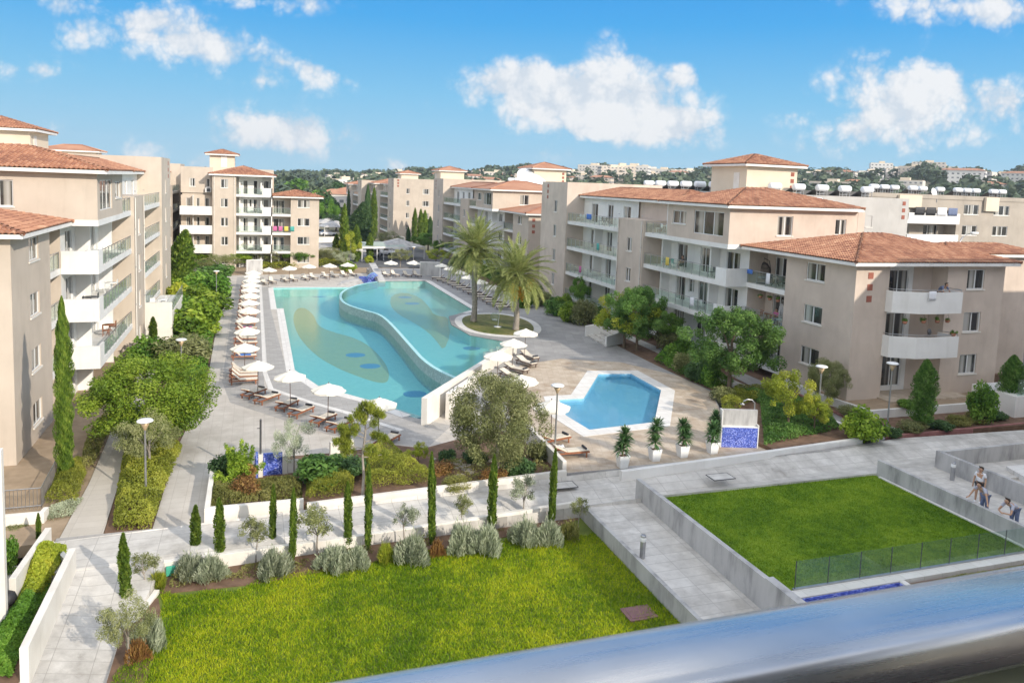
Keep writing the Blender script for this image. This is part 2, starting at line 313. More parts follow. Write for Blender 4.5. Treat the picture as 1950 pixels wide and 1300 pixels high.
# panes: dark reflective glass with a curtain or a dark room behind (differs from pane to pane)
t = NT('pane'); oi = t.n('ShaderNodeObjectInfo'); v = t.co('Generated')
sx_ = t.n('ShaderNodeSeparateXYZ'); t.l(v, sx_.inputs[0])
ad = t.n('ShaderNodeMath', operation='MULTIPLY_ADD'); t.l(oi.outputs['Random'], ad.inputs[0]); ad.inputs[1].default_value = 7; t.l(sx_.outputs[0], ad.inputs[2])
wv = t.n('ShaderNodeTexNoise'); wv.noise_dimensions = '1D'; wv.inputs['Scale'].default_value = 2.2; wv.inputs['Detail'].default_value = 1; t.l(ad.outputs[0], wv.inputs['W'])
c = t.ramp(wv.outputs['Fac'], [(.42, (.022, .022, .022)), (.50, (.055, .053, .048)), (.55, (.26, .245, .21)), (.64, (.40, .385, .35))])
t.pbr(c, .06, spec=.8)
t = NT('glass'); lw_ = t.n('ShaderNodeLayerWeight'); lw_.inputs[0].default_value = .5; pw_ = t.n('ShaderNodeMath', operation='POWER'); t.l(lw_.outputs['Facing'], pw_.inputs[0]); pw_.inputs[1].default_value = 4.0; fr = t.n('ShaderNodeMath', operation='MULTIPLY_ADD'); t.l(pw_.outputs[0], fr.inputs[0]); fr.inputs[1].default_value = .5; fr.inputs[2].default_value = .03
tr = t.n('ShaderNodeBsdfTransparent'); tr.inputs[0].default_value = (.90, .96, .93, 1); gl = t.n('ShaderNodeBsdfGlossy'); gl.inputs['Roughness'].default_value = .02
df_ = t.n('ShaderNodeBsdfDiffuse'); df_.inputs[0].default_value = (.45, .52, .48, 1); m0 = t.n('ShaderNodeMixShader'); m0.inputs[0].default_value = .05
t.l(tr.outputs[0], m0.inputs[1]); t.l(df_.outputs[0], m0.inputs[2])
ms = t.n('ShaderNodeMixShader'); t.l(fr.outputs[0], ms.inputs[0]); t.l(m0.outputs[0], ms.inputs[1]); t.l(gl.outputs[0], ms.inputs[2]); t.l(ms.outputs[0], t.out.inputs[0])
def watermat(name, tint, bs):
    t = NT(name); v = t.co(); b = t.bump(t.noise(3.2, 6, v, .65), bs, .03)
    lw_ = t.n('ShaderNodeLayerWeight'); t.l(b, lw_.inputs['Normal']); pw_ = t.n('ShaderNodeMath', operation='POWER'); t.l(lw_.outputs['Facing'], pw_.inputs[0]); pw_.inputs[1].default_value = 5.0
    fr = t.n('ShaderNodeMath', operation='MULTIPLY_ADD'); t.l(pw_.outputs[0], fr.inputs[0]); fr.inputs[1].default_value = .9; fr.inputs[2].default_value = .025
    tr = t.n('ShaderNodeBsdfTransparent'); tr.inputs[0].default_value = (*tint, 1)
    gl = t.n('ShaderNodeBsdfGlossy'); gl.inputs['Roughness'].default_value = .02; t.l(b, gl.inputs['Normal'])
    ms = t.n('ShaderNodeMixShader'); t.l(fr.outputs[0], ms.inputs[0]); t.l(tr.outputs[0], ms.inputs[1]); t.l(gl.outputs[0], ms.inputs[2]); t.l(ms.outputs[0], t.out.inputs[0])
watermat('water', (.66, .85, .80), .35); watermat('kidswater', (.72, .88, .93), .06)
t = NT('steel'); v = t.co(); mp = t.n('ShaderNodeMapping'); mp.inputs['Scale'].default_value = (1.5, 40, 40); t.l(v, mp.inputs[0])
rg_ = t.ramp(t.noise(3, 5, mp.outputs[0]), [(.3, (.22, .22, .22)), (.7, (.36, .36, .36))]); p_ = t.pbr(t.ramp(t.noise(8, 3, v), [(.3, (.56, .555, .55)), (.7, (.64, .635, .63))]), .28, .75); t.l(rg_, p_.inputs['Roughness'])
# ---------------------------------------------------------------- mesh helpers
rnd = random.Random(7); rng = np.random.default_rng(11)
class MB:
    def __init__(s): s.v = []; s.f = []; s.mi = []; s.mats = []; s.smooth = []; s.tint = []
    def mid(s, m):
        if m not in s.mats: s.mats.append(m)
        return s.mats.index(m)
    def quad(s, pts, m, sm=False, tint=.5):
        b = len(s.v); s.v += [tuple(p) for p in pts]; s.f.append(tuple(range(b, b+len(pts)))); s.mi.append(s.mid(m)); s.smooth.append(sm); s.tint.append(tint)
    def raw(s, vs, fs, m, sm=False):
        b = len(s.v); s.v += [tuple(p) for p in vs]; k = s.mid(m)
        for f in fs: s.f.append(tuple(b+i for i in f)); s.mi.append(k); s.smooth.append(sm); s.tint.append(.5)
    def box(s, a, b, m, X=None):
        (x0, y0, z0), (x1, y1, z1) = a, b
        x0, x1 = min(x0, x1), max(x0, x1); y0, y1 = min(y0, y1), max(y0, y1); z0, z1 = min(z0, z1), max(z0, z1)
        c = [(x0, y0, z0), (x1, y0, z0), (x1, y1, z0), (x0, y1, z0), (x0, y0, z1), (x1, y0, z1), (x1, y1, z1), (x0, y1, z1)]
        if X: c = [X(*p) for p in c]
        s.raw(c, [(3, 2, 1, 0), (4, 5, 6, 7), (0, 1, 5, 4), (1, 2, 6, 5), (2, 3, 7, 6), (3, 0, 4, 7)], m)
    def obox(s, c, e, u, hw, hu, z0, z1, m):      # box on an oriented rectangle: centre c, axis u (xy), half lengths
        ux, uy = u; vx, vy = -uy, ux
        P = [(c[0]+ux*a*hu+vx*b*hw, c[1]+uy*a*hu+vy*b*hw) for a, b in ((-1, -1), (1, -1), (1, 1), (-1, 1))]
        s.prism(P, z0, z1, m)
    def prism(s, poly, z0, z1, m, mtop=None, bottom=True):
        n = len(poly); A = sum(poly[i][0]*poly[(i+1) % n][1]-poly[(i+1) % n][0]*poly[i][1] for i in range(n))
        if A < 0: poly = poly[::-1]
        zt = z1 if callable(z1) else (lambda x, y: z1)
        vs = [(x, y, z0) for x, y in poly]+[(x, y, zt(x, y)) for x, y in poly]
        tris = tessellate_polygon([[Vector((x, y, 0)) for x, y in poly]])
        s.raw(vs, [(i, (i+1) % n, n+(i+1) % n, n+i) for i in range(n)], m)
        up = []
        for tr in tris:
            a, b, c = [Vector(poly[i]) for i in tr]
            if (b-a).x*(c-a).y-(b-a).y*(c-a).x < 0: tr = (tr[0], tr[2], tr[1])
            up.append(tuple(tr))
        s.raw([vs[n+i] for i in range(n)], up, mtop or m)
        if bottom: s.raw([vs[i] for i in range(n)], [t_[::-1] for t_ in up], m)
    def tube(s, pts, rad, m, n=8, cap=True, sm=True):
        pts = [Vector(p) for p in pts]; rs = rad if isinstance(rad, (list, tuple)) else [rad]*len(pts)
        rings = []; ref = None
        for i, p in enumerate(pts):
            d = (pts[min(i+1, len(pts)-1)]-pts[max(i-1, 0)]).normalized()
            if ref is None or abs(ref.dot(d)) > .95: ref = Vector((0, 0, 1)) if abs(d.z) < .9 else Vector((1, 0, 0))
            a = d.cross(ref).normalized(); b = a.cross(d).normalized()
            rings.append([p+(a*math.cos(2*math.pi*k/n)+b*math.sin(2*math.pi*k/n))*rs[i] for k in range(n)])
        vs = [q for r in rings for q in r]
        fs = [(i*n+k, i*n+(k+1) % n, (i+1)*n+(k+1) % n, (i+1)*n+k) for i in range(len(pts)-1) for k in range(n)]
        s.raw(vs, fs, m, sm)
        if cap: s.raw(rings[0], [tuple(range(n))], m); s.raw(rings[-1], [tuple(range(n))[::-1]], m)
    def lathe(s, prof, m, n=16, c=(0, 0, 0), sm=True):
        vs = [(c[0]+r*math.cos(2*math.pi*k/n), c[1]+r*math.sin(2*math.pi*k/n), c[2]+z) for r, z in prof for k in range(n)]
        fs = [(i*n+k, i*n+(k+1) % n, (i+1)*n+(k+1) % n, (i+1)*n+k) for i in range(len(prof)-1) for k in range(n)]
        s.raw(vs, fs, m, sm)
    def mesh(s, name):
        me = bpy.data.meshes.new(name); me.from_pydata(s.v, [], s.f)
        for m in s.mats: me.materials.append(MATS[m])
        me.polygons.foreach_set('material_index', s.mi); me.polygons.foreach_set('use_smooth', s.smooth)
        a = me.attributes.new('tint', 'FLOAT', 'FACE'); a.data.foreach_set('value', s.tint)
        me.update(); return me
    def build(s, name, parent=None, bevel=0):
        if not s.f: return None
        o = bpy.data.objects.new(name, s.mesh(name)); COL.objects.link(o)
        if parent: o.parent = parent
        if bevel:
            b = o.modifiers.new('bevel', 'BEVEL'); b.width = bevel; b.segments = 2; b.limit_method = 'ANGLE'
        return o
def mesh_np(name, V, F, mat, tint=None, smooth=False):
    me = bpy.data.meshes.new(name); k = F.shape[1]
    me.vertices.add(len(V)); me.vertices.foreach_set('co', V.astype(np.float32).ravel())
    me.loops.add(F.size); me.loops.foreach_set('vertex_index', F.astype(np.int32).ravel())
    me.polygons.add(len(F)); me.polygons.foreach_set('loop_start', np.arange(0, F.size, k, dtype=np.int32))
    try: me.polygons.foreach_set('loop_total', np.full(len(F), k, dtype=np.int32))
    except Exception: pass
    me.materials.append(MATS[mat])
    if tint is not None:
        a = me.attributes.new('tint', 'FLOAT', 'FACE'); a.data.foreach_set('value', tint.astype(np.float32))
    me.update(calc_edges=True); me.validate(); return me
def tag(o, label=None, cat=None, group=None, kind=None):
    if label: o['label'] = label
    if cat: o['category'] = cat
    if group: o['group'] = group
    if kind: o['kind'] = kind
    return o
def empty(name, loc, rz=0, label=None, cat=None, group=None):
    o = bpy.data.objects.new(name, None); COL.objects.link(o); o.location = loc; o.rotation_euler = (0, 0, rz); o.empty_display_size = .3
    return tag(o, label, cat, group)
def part(name, me, parent, loc=None, rot=None, scale=None):
    o = bpy.data.objects.new(name, me); COL.objects.link(o); o.parent = parent
    if loc: o.location = loc
    if rot: o.rotation_euler = rot
    if scale: o.scale = scale
    return o
def copy_thing(root, loc, rz=None, label=None, group=None, scale=None):
    r = root.copy(); COL.objects.link(r); r.location = loc
    if rz is not None: r.rotation_euler = (0, 0, rz)
    if scale is not None: r.scale = scale
    if label: r['label'] = label
    if group: r['group'] = group
    for ch in list(root.children):
        c = ch.copy(); COL.objects.link(c); c.parent = r
        for g in list(ch.children):
            d = g.copy(); COL.objects.link(d); d.parent = c
    return r
def struct(name, mb, bevel=0): return tag(mb.build(name, None, bevel), kind='structure')
def sheet(name, poly, z, mat, thick=.25, holes=(), zf=None):
    """flat slab with holes"""
    mb = MB(); loops = [poly]+list(holes); zt = zf or (lambda x, y: z)
    allp = [p for l in loops for p in l]
    tris = tessellate_polygon([[Vector((x, y, 0)) for x, y in l] for l in loops])
    up = []
    for tr in tris:
        a, b, c = [Vector(allp[i]) for i in tr]
        if (b-a).x*(c-a).y-(b-a).y*(c-a).x < 0: tr = (tr[0], tr[2], tr[1])
        up.append(tuple(tr))
    mb.raw([(x, y, zt(x, y)) for x, y in allp], up, mat)
    for l in loops:
        n = len(l)
        for i in range(n):
            (x, y), (x2, y2) = l[i], l[(i+1) % n]
            mb.quad([(x, y, zt(x, y)-thick), (x2, y2, zt(x2, y2)-thick), (x2, y2, zt(x2, y2)), (x, y, zt(x, y))], mat)
    return struct(name, mb)
ORD = ['nearest', 'second', 'third', 'fourth', 'fifth', 'sixth', 'seventh', 'eighth', 'ninth', 'tenth', 'eleventh', 'twelfth', 'thirteenth', 'fourteenth', 'fifteenth', 'sixteenth', 'seventeenth', 'eighteenth', 'nineteenth', 'twentieth', 'twenty-first', 'twenty-second', 'twenty-third', 'twenty-fourth']
def smoothpoly(pts, it=2):            # Chaikin corner cutting for closed curves
    for _ in range(it):
        q = []
        for i in range(len(pts)):
            a, b = pts[i], pts[(i+1) % len(pts)]
            q += [(a[0]*.75+b[0]*.25, a[1]*.75+b[1]*.25), (a[0]*.25+b[0]*.75, a[1]*.25+b[1]*.75)]
        pts = q
    return pts
def smoothline(pts, it=3):
    for _ in range(it):
        q = [pts[0]]
        for a, b in zip(pts, pts[1:]): q += [tuple(x*.75+y*.25 for x, y in zip(a, b)), tuple(x*.25+y*.75 for x, y in zip(a, b))]
        pts = q+[pts[-1]]
    return pts
def offset_in(poly, d):
    n = len(poly); A = sum(poly[i][0]*poly[(i+1) % n][1]-poly[(i+1) % n][0]*poly[i][1] for i in range(n)); s = 1 if A > 0 else -1
    o = []
    for i in range(n):
        p0, p1, p2 = Vector(poly[i-1]), Vector(poly[i]), Vector(poly[(i+1) % n])
        a = (p1-p0).normalized(); b = (p2-p1).normalized(); na = Vector((-a.y, a.x))*s; nb = Vector((-b.y, b.x))*s
        m = (na+nb); m = m.normalized() if m.length > 1e-6 else na
        k = d/max(.35, m.dot(na)); o.append((p1.x+m.x*k, p1.y+m.y*k))
    return o
# ---------------------------------------------------------------- ground, decks, pools
U = .8                                   # level of the upper deck
# terrain: flat round the resort, rising into the hills far behind
def hill(az, r):                         # az = azimuth from +Y, to the right
    a = math.degrees(az)
    prof = [(-40, 10), (-16, 10), (0, 11), (5, 13), (10, 20), (15.7, 26), (25.6, 33), (31, 33), (40, 38), (45, 43), (51, 44), (60, 46), (80, 46)]
    top = 17
    for (a0, h0), (a1, h1) in zip(prof, prof[1:]):
        if a0 <= a <= a1: top = h0+(h1-h0)*(a-a0)/(a1-a0)
    if a > 80: top = 46
    k = min(1, max(0, (r-230)/770)); k = k*k*(3-2*k)
    return k*top*(.93+.07*math.sin(a*.9+r*.004)+.05*math.sin(a*2.3+1))-.12 if r > 231 else -.12
tv = []; tf = []
rs = [0, 60, 110, 150, 231, 260, 300, 350, 420, 500, 600, 700, 800, 900, 1000, 1150, 1350]
na = 120
for r in rs:
    for k in range(na):
        az = -math.pi+2*math.pi*k/na
        zz = -1.7 if r < 140 else (hill(az, r) if r < 1500 and abs(math.degrees(az)) < 100 else -.12)
        
        tv.append((r*math.sin(az), r*math.cos(az), zz))
for i in range(len(rs)-1):
    for k in range(na): tf.append((i*na+k, (i+1)*na+k, (i+1)*na+(k+1) % na, i*na+(k+1) % na))
mb = MB(); mb.raw(tv, tf, 'earth', True); struct('hills', mb)
# pools in plan
lowpool = [(2.4, 106.9), (2.4, 89.8), (3.15, 89.8), (3.0, 60.6), (4.4, 55.6), (6.0, 53.3), (7.5, 51.2), (9.95, 47.2)]
wall_a, wall_b = (9.95, 45.2), (21.1, 60.5)          # white diagonal wall, from its near end to the upper pool steps
def wl(t): return (wall_a[0]+(wall_b[0]-wall_a[0])*t, wall_a[1]+(wall_b[1]-wall_a[1])*t)
inf = smoothline([(16.2, 106.9), (13.4, 104.2), (10.6, 98.6), (9.6, 93.2), (9.6, 87.8), (11.2, 83.2), (12.55, 80.6), (12.8, 75), (12.75, 66), (12.7, 57.2), (14.3, 51.8)], 2)
inf[-1] = (14.3, 51.2)
island = smoothpoly([(21.0, 77.6), (19.9, 74), (19.9, 70.2), (21.4, 67.9), (24.2, 66.9), (26.3, 69.5), (27.3, 74.5), (26, 78.4), (23, 79.0)], 2)
isl_out = offset_in(island, -.75)
uppool = inf[::-1]+[(23.2, 106.9), (23.3, 82.0)]+[p for p in [(21.6, 80.2), (19.6, 78.2), (18.75, 73.6), (19.2, 68.2), (21.6, 64.9), (22.2, 63.6), (20.4, 59.6)]]
low_full = lowpool[:-1]+[(10.0, 45.6), (14.2, 51.2)]+inf[::-1][1:]
# lower deck, with the lower pool cut out of it
ldeck = [(-4.05, 33.9), (-1.95, 33.9), (-1.95, 39.5), (1.5, 41.2), (4.6, 41.0), (7.2, 41.6), (8.9, 40.3), (13.2, 42.2), (14.8, 43.2), (13.0, 47.4), (14.25, 51.0), (16.25, 106.95), (17.0, 107.2), (17, 122.6), (-4.2, 120.5), (-3.5, 100), (-3.45, 75), (-3.2, 56), (-4.0, 44)]
ldeck[10:12] = [(14.4, 51.0)]+[(p[0]+.14, p[1]) for p in inf[::-1][1:]]
sheet('pool_deck', ldeck, 0.0, 'deckpave', .5, [offset_in(lowpool[:-1]+[(10.0, 45.7), (14.0, 51.0)]+[(p[0]+.07, p[1]) for p in inf[::-1][1:]], -.02)])
mb = MB()                                    # the pale coping and the slate band with its white line round the lower pool
cop_in = [(2.4, 106.9), (2.4, 89.8), (3.15, 89.8), (3.0, 60.6), (4.4, 55.6), (6.0, 53.3), (7.5, 51.2), (9.6, 47.4)]
cop_out = [(1.75, 107.6), (1.75, 89.15), (2.4, 89.15), (2.35, 60.3), (3.85, 55.1), (5.4, 52.9), (6.9, 50.9), (8.9, 47.0)]
def ribbon(mb, A, B, z, m, thick=.05):
    for i in range(len(A)-1):
        mb.prism([A[i], A[i+1], B[i+1], B[i]], z-thick, z, m)
ribbon(mb, cop_in, cop_out, .012, 'coping'); mb.prism([(1.75, 106.9), (2.4, 106.9), (15.9, 106.9), (15.9, 107.6), (1.75, 107.6)], -.05, .012, 'coping')
struct('pool_coping', mb)
mb = MB()
sl_out = [(.95, 107.6), (.95, 89.15), (.95, 60), (1.3, 55.5), (3.9, 51.4), (5.6, 49.2), (7.6, 46.2)]
sl_in = [(1.75, 107.6), (1.75, 89.15), (2.4, 60.3), (3.0, 57.5), (5.0, 53.3), (6.9, 50.9), (8.9, 47.0)]
ribbon(mb, sl_in, sl_out, .006, 'slatepave', .04)
mb.prism([(-2.4, 118), (-2.2, 58), (-1.5, 52.5), (4.2, 44.6), (9.3, 41.2), (11.6, 44.8), (9.5, 47), (5.4, 49.0), (3.6, 51.2), (.7, 55.3), (.6, 118)], -.04, .004, 'slatepave')
struct('slate_paving', mb)
mb = MB(); ribbon(mb, [(.95, 110), (.95, 60), (1.3, 55.5), (3.9, 51.4), (5.6, 49.2), (8.6, 44.6)], [(.62, 110), (.62, 60), (.95, 55.3), (3.65, 51.1), (5.3, 48.9), (8.3, 44.4)], .016, 'coping', .04)
struct('pale_paving_line', mb)
# basins and water
def basin(name, poly, zf, zt, mat):
    mb = MB(); n = len(poly); A = sum(poly[i][0]*poly[(i+1) % n][1]-poly[(i+1) % n][0]*poly[i][1] for i in range(n))
    if A < 0: poly = poly[::-1]
    tris = tessellate_polygon([[Vector((x, y, 0)) for x, y in poly]])
    mb.raw([(x, y, zf) for x, y in poly], [tuple(t_) for t_ in tris], mat)
    for i in range(n):
        (x, y), (x2, y2) = poly[i], poly[(i+1) % n]; mb.quad([(x, y, zf), (x2, y2, zf), (x2, y2, zt), (x, y, zt)], mat)
    return struct(name, mb)
def waterplane(name, poly, z, mat):
    mb = MB(); tris = tessellate_polygon([[Vector((x, y, 0)) for x, y in poly]])
    up = []
    for tr in tris:
        a, b, c = [Vector(poly[i]) for i in tr]
        if (b-a).x*(c-a).y-(b-a).y*(c-a).x < 0: tr = (tr[0], tr[2], tr[1])
        up.append(tuple(tr))
    mb.raw([(x, y, z) for x, y in poly], up, mat); return struct(name, mb)
low_b = lowpool[:-1]+[(10.0, 45.7), (14.2, 51.2)]+[(p[0]+.12, p[1]) for p in inf[::-1][1:]]
ZL, ZU = -.16, U-.06
basin('lower_pool_basin', low_b, -1.25, -.0, 'pooltile'); waterplane('lower_pool_water', low_b, ZL, 'water')
basin('upper_pool_basin', offset_in(uppool, .02), -.25, U-.08, 'pooltile'); waterplane('upper_pool_water', uppool, ZU, 'water')
mb = MB()                                     # infinity edge wall between the two pools
io = inf; ii = []
for i, p in enumerate(io):
    a = Vector(io[max(i-1, 0)]); b = Vector(io[min(i+1, len(io)-1)]); d = (b-a).normalized(); ii.append((p[0]-d.y*.3, p[1]+d.x*.3))
for i in range(len(io)-1):
    mb.prism([io[i], io[i+1], ii[i+1], ii[i]], -1.24, U-.09, 'infinitytile')
    mb.prism([io[i], io[i+1], ii[i+1], ii[i]], U-.085, U-.045, 'pooltile')
tag(mb.build('infinity_wall'), 'curved grey tiled infinity edge wall holding back the upper pool', 'pool wall')
# mosaic leaves and round drains laid into the pool floors
def inlay(name, pts, z, mat, label, it=2):
    mb = MB(); mb.prism(smoothpoly(pts, it), z-.02, z+.006, mat); return tag(mb.build(name), kind='structure')
def grow(pts, f):
    cx = sum(p[0] for p in pts)/len(pts); cy = sum(p[1] for p in pts)/len(pts); return [(cx+(x-cx)*f, cy+(y-cy)*f) for x, y in pts]
zf = -1.25
inlay('pool_floor_mosaic', GP([(566, 586), (582, 586), (598, 600), (606, 622), (640, 634), (672, 642), (700, 656), (722, 676), (738, 698), (742, 718), (735, 730), (712, 727), (680, 716), (645, 702), (610, 683), (580, 656), (563, 630), (557, 603)], zf), zf, 'leaftile', '')
inlay('pool_floor_mosaic', GP([(745, 562), (770, 556), (800, 566), (818, 585), (826, 600), (858, 605), (857, 640), (845, 668), (832, 650), (815, 632), (788, 614), (757, 598), (742, 580)], -.25), -.25, 'leaftile', '', 1)
for (px, py, z, r) in [(677, 676, zf, .9), (705, 697, zf, .9), (790, 750, zf, .9), (898, 663, -.25, .8), (771, 566, -.25, .9), (785, 578, -.25, .9), (605, 555, zf, 1), (608, 564, zf, 1)]:
    c = G(px, py, z); mb = MB(); mb.prism([(c[0]+r*math.cos(k*math.pi/12), c[1]+r*math.sin(k*math.pi/12)) for k in range(24)], z-.02, z+.012, 'bluetile'); struct('pool_floor_disc', mb)
mb = MB()                                      # submerged steps: near corner of the lower pool, and beside the island
e = Vector((wall_b[0]-wall_a[0], wall_b[1]-wall_a[1])).normalized(); q = Vector((-.77, .64))
for k in range(4):
    a = Vector((9.85, 45.9)); o = e*.0
    p0 = a+e*(.1+.42*k)*0+Vector((-.0, .0))
    z = -.2-.22*k
    P0 = Vector((7.5+.0, 51.2)); P1 = Vector((9.9, 47.3)); nrm = Vector((.85, .52))
    mb.prism([tuple(P0+nrm*.5*k), tuple(P1+nrm*.5*k), tuple(P1+nrm*.5*(k+1)), tuple(P0+nrm*.5*(k+1))], -1.24, z, 'coping')
struct('pool_steps', mb)
mb = MB()
for k in range(4):
    d = Vector((-.62, -.05))*k
    mb.prism([(21.9+d.x, 64.7+d.y), (20.9+d.x, 61.2+d.y), (20.9+d.x-.6, 61.1+d.y), (21.9+d.x-.6, 64.7+d.y)], -.24, U-.2-.2*k, 'coping')
struct('pool_steps', mb)
# upper deck
kids = [(19.3, 46.2), (21.1, 46.2), (25.0, 52.2), (27.6, 51.8), (27.5, 47.0), (23.3, 40.4), (18.7, 39.9), (18.4, 42.8)]
rightedge = [(31.2, 44.0), (31.0, 49), (31.0, 55), (31.2, 61.2), (31.4, 64), (32.3, 70), (33.8, 77), (32.6, 84.7), (31.4, 98), (31.4, 122)]
udeck = [(14.8, 33.9), (14.8, 43.2), (13.0, 47.4), (14.3, 51.2)]+[wl(.62), wl(1.0)]+[(20.4, 59.6)]
udeck = [(14.8, 33.9), (14.8, 43.3), (13.1, 47.4), wl(.42), (20.4, 59.55), (22.2, 63.6), (21.6, 64.9), (19.2, 68.2), (18.75, 73.6), (19.6, 78.2), (21.6, 80.2), (23.3, 82.0), (23.2, 106.95), (16.25, 106.95), (17.0, 107.2), (17, 122.6)]+rightedge[::-1]+[(31.0, 46), (27.7, 39.2), (30.6, 36.6), (30.6, 33.6)]
sheet('upper_deck', udeck, U, 'rightpave', 1.0, [kids])
kp = [(14.8, 33.95), (14.8, 43.2), (16.8, 50.6), (20.0, 56.0), (24, 57.5), (28.5, 55.5), (30.95, 50.5), (30.9, 46), (27.7, 39.3), (30.5, 36.4), (30.5, 33.7)]
sheet('kids_deck_paving', kp, U+.004, 'kidspave', .02, [offset_in(kids, -.9)])
basin('kids_pool_basin', offset_in(kids, .03), U-.4, U-.0, 'kidstile'); waterplane('kids_pool_water', kids, U-.1, 'kidswater')
mb = MB(); ko = offset_in(kids, -.95); ki = offset_in(kids, .015)
for i in range(len(kids)):
    j = (i+1) % len(kids); mb.prism([ki[i], ki[j], ko[j], ko[i]], U-.06, U+.02, 'coping')
struct('kids_pool_coping', mb)
mb = MB(); a = [(23.2, 106.95), (23.3, 82.0), (21.6, 80.2)]; b = [(24.0, 107.6), (24.0, 81.8), (22.0, 79.6)]
ribbon(mb, a, b, U+.012, 'coping', .1); mb.prism([(16.4, 106.95), (24.0, 106.95), (24.0, 107.7), (16.4, 107.7)], U-.1, U+.012, 'coping')
ic = [(p[0], p[1]) for p in island]; n = len(ic)
for i in range(n): mb.prism([island[i], island[(i+1) % n], isl_out[(i+1) % n], isl_out[i]], U-.3, U+.03, 'coping')
struct('upper_pool_coping', mb)
sheet('island_lawn', island, U+.06, 'dryturf', .1)
# walkway climbing gently to the right, and the paths around it
def wz(x, y=0): return min(1, max(0, x/18))*U+.0
WB = [(-7.6, 33.7), (-4.0, 33.7), (-2.0, 33.75), (14.8, 33.8), (18, 33.2), (30.5, 33.5), (36, 34.4), (50, 34.0), (62, 33.5)]
walk = WB+[(62, 29), (30.6, 30.3), (18.2, 30.3), (15.0, 30.6), (-3.2, 31.0), (-6.3, 31.0)]
xs = [-7.6, 0, 6, 12, 18, 62]
sheet('walkway', [(-7.6, 33.7), (0, 33.75), (18, 33.75), (30.5, 33.55), (36.2, 34.5), (62, 33.2), (62, 27.5), (34, 28), (31.2, 30.2), (18, 30.3), (0, 31.0), (-7.6, 31.0)], 0, 'walkpave', .9, (), lambda x, y: wz(x)+.008)
sheet('garden_path', [(-7.5, 33.7), (-5.9, 33.7), (-6.3, 42.5), (-7.0, 60), (-8.0, 90), (-8, 146), (-9.2, 146), (-9.0, 90), (-8.3, 60), (-7.5, 40)], .0, 'leftpave', .3)
# drainage strip along the walkway
mb = MB()
P = [(-7.6, 33.72), (0, 33.77), (18, 33.77), (30.5, 33.57), (34.8, 34.0)]; Q = [(x, y+.28) for x, y in P]
for i in range(len(P)-1):
    z0 = wz(P[i][0]); z1 = wz(P[i+1][0])
    mb.quad([(*P[i], z0+.014), (*P[i+1], z1+.014), (*Q[i+1], z1+.014), (*Q[i], z0+.014)], 'slatepave')
struct('drain_strip', mb)
sheet('garden_soil', [(-40, 33.8), (-7.5, 33.8), (-7.5, 40), (-8.3, 60), (-9.0, 90), (-9.2, 146), (-5, 146), (-5, 160), (-60, 160)], -.06, 'drysoil', .5)
sheet('garden_soil', [(-5.9, 34.2), (-4.0, 34.2), (-3.95, 44), (-3.25, 56), (-3.5, 75), (-3.6, 120), (-8.0, 146), (-8.0, 90), (-7.0, 60), (-6.3, 42.5)], -.03, 'soil', .4)
sheet('back_garden', [(-8, 120.6), (17, 122.65), (31.4, 122.0), (31.4, 128.4), (14, 131), (-8, 131)], .0, 'drysoil', .4)
sheet('right_garden', rightedge+[(60, 122), (60, 46), (40, 44.2), (33.6, 44.2)], U-.02, 'soil', .6)
sheet('right_path', [(33.3, 46), (34.6, 46), (34.7, 66), (35.0, 80), (34.6, 122), (33.6, 122), (34.2, 80), (33.6, 66)], U+.01, 'walkpave', .1)
sheet('asphalt_road', [(-8, 131.2), (80, 131.2), (80, 136), (36, 136), (34, 188), (10, 194), (-8, 180)], -.02, 'asphalt', .4)
sheet('pavement', [(12, 160), (31, 158), (31, 160.5), (12, 163)], .12, 'walkpave', .4)
sheet('parking_ground', [(60, 20), (260, 0), (260, 200), (60, 190)], .3, 'asphalt', .6)
sheet('far_ground', [(-60, 160), (-8, 180), (34, 190), (36, 136), (60, 136), (60, 190), (150, 240), (60, 300), (-60, 300)], -.05, 'earth', .5)
# ---------------------------------------------------------------- buildings
WCACHE = {}
def win_mesh(w, h, kind):
    key = (round(w, 2), round(h, 2), kind)
    if key in WCACHE: return WCACHE[key]
    f = MB(); t = .06
    f.box((-w/2, .07, 0), (w/2, .15, t), 'frame'); f.box((-w/2, .07, h-t), (w/2, .15, h), 'frame')
    f.box((-w/2, .07, t), (-w/2+t, .15, h-t), 'frame'); f.box((w/2-t, .07, t), (w/2, .15, h-t), 'frame')
    nm = 1 if w > .8 else 0
    if w > 2.6: nm = 2
    for i in range(nm):
        x = -w/2+w*(i+1)/(nm+1); f.box((x-.045, .08, t), (x+.045, .145, h-t), 'frame')
    if kind == 'w': f.box((-w/2-.08, -.07, -.09), (w/2+.08, .15, -.002), 'whitewall')
    p = MB()
    n = nm+1
    for i in range(n):
        a = -w/2+w*i/n+.03; b = -w/2+w*(i+1)/n-.03; y = .10+.02*(i % 2)
        p.box((a, y, t*.6), (b, y+.012, h-t*.6), 'pane')
    WCACHE[key] = (f.mesh('window'), p.mesh('pane')); return WCACHE[key]
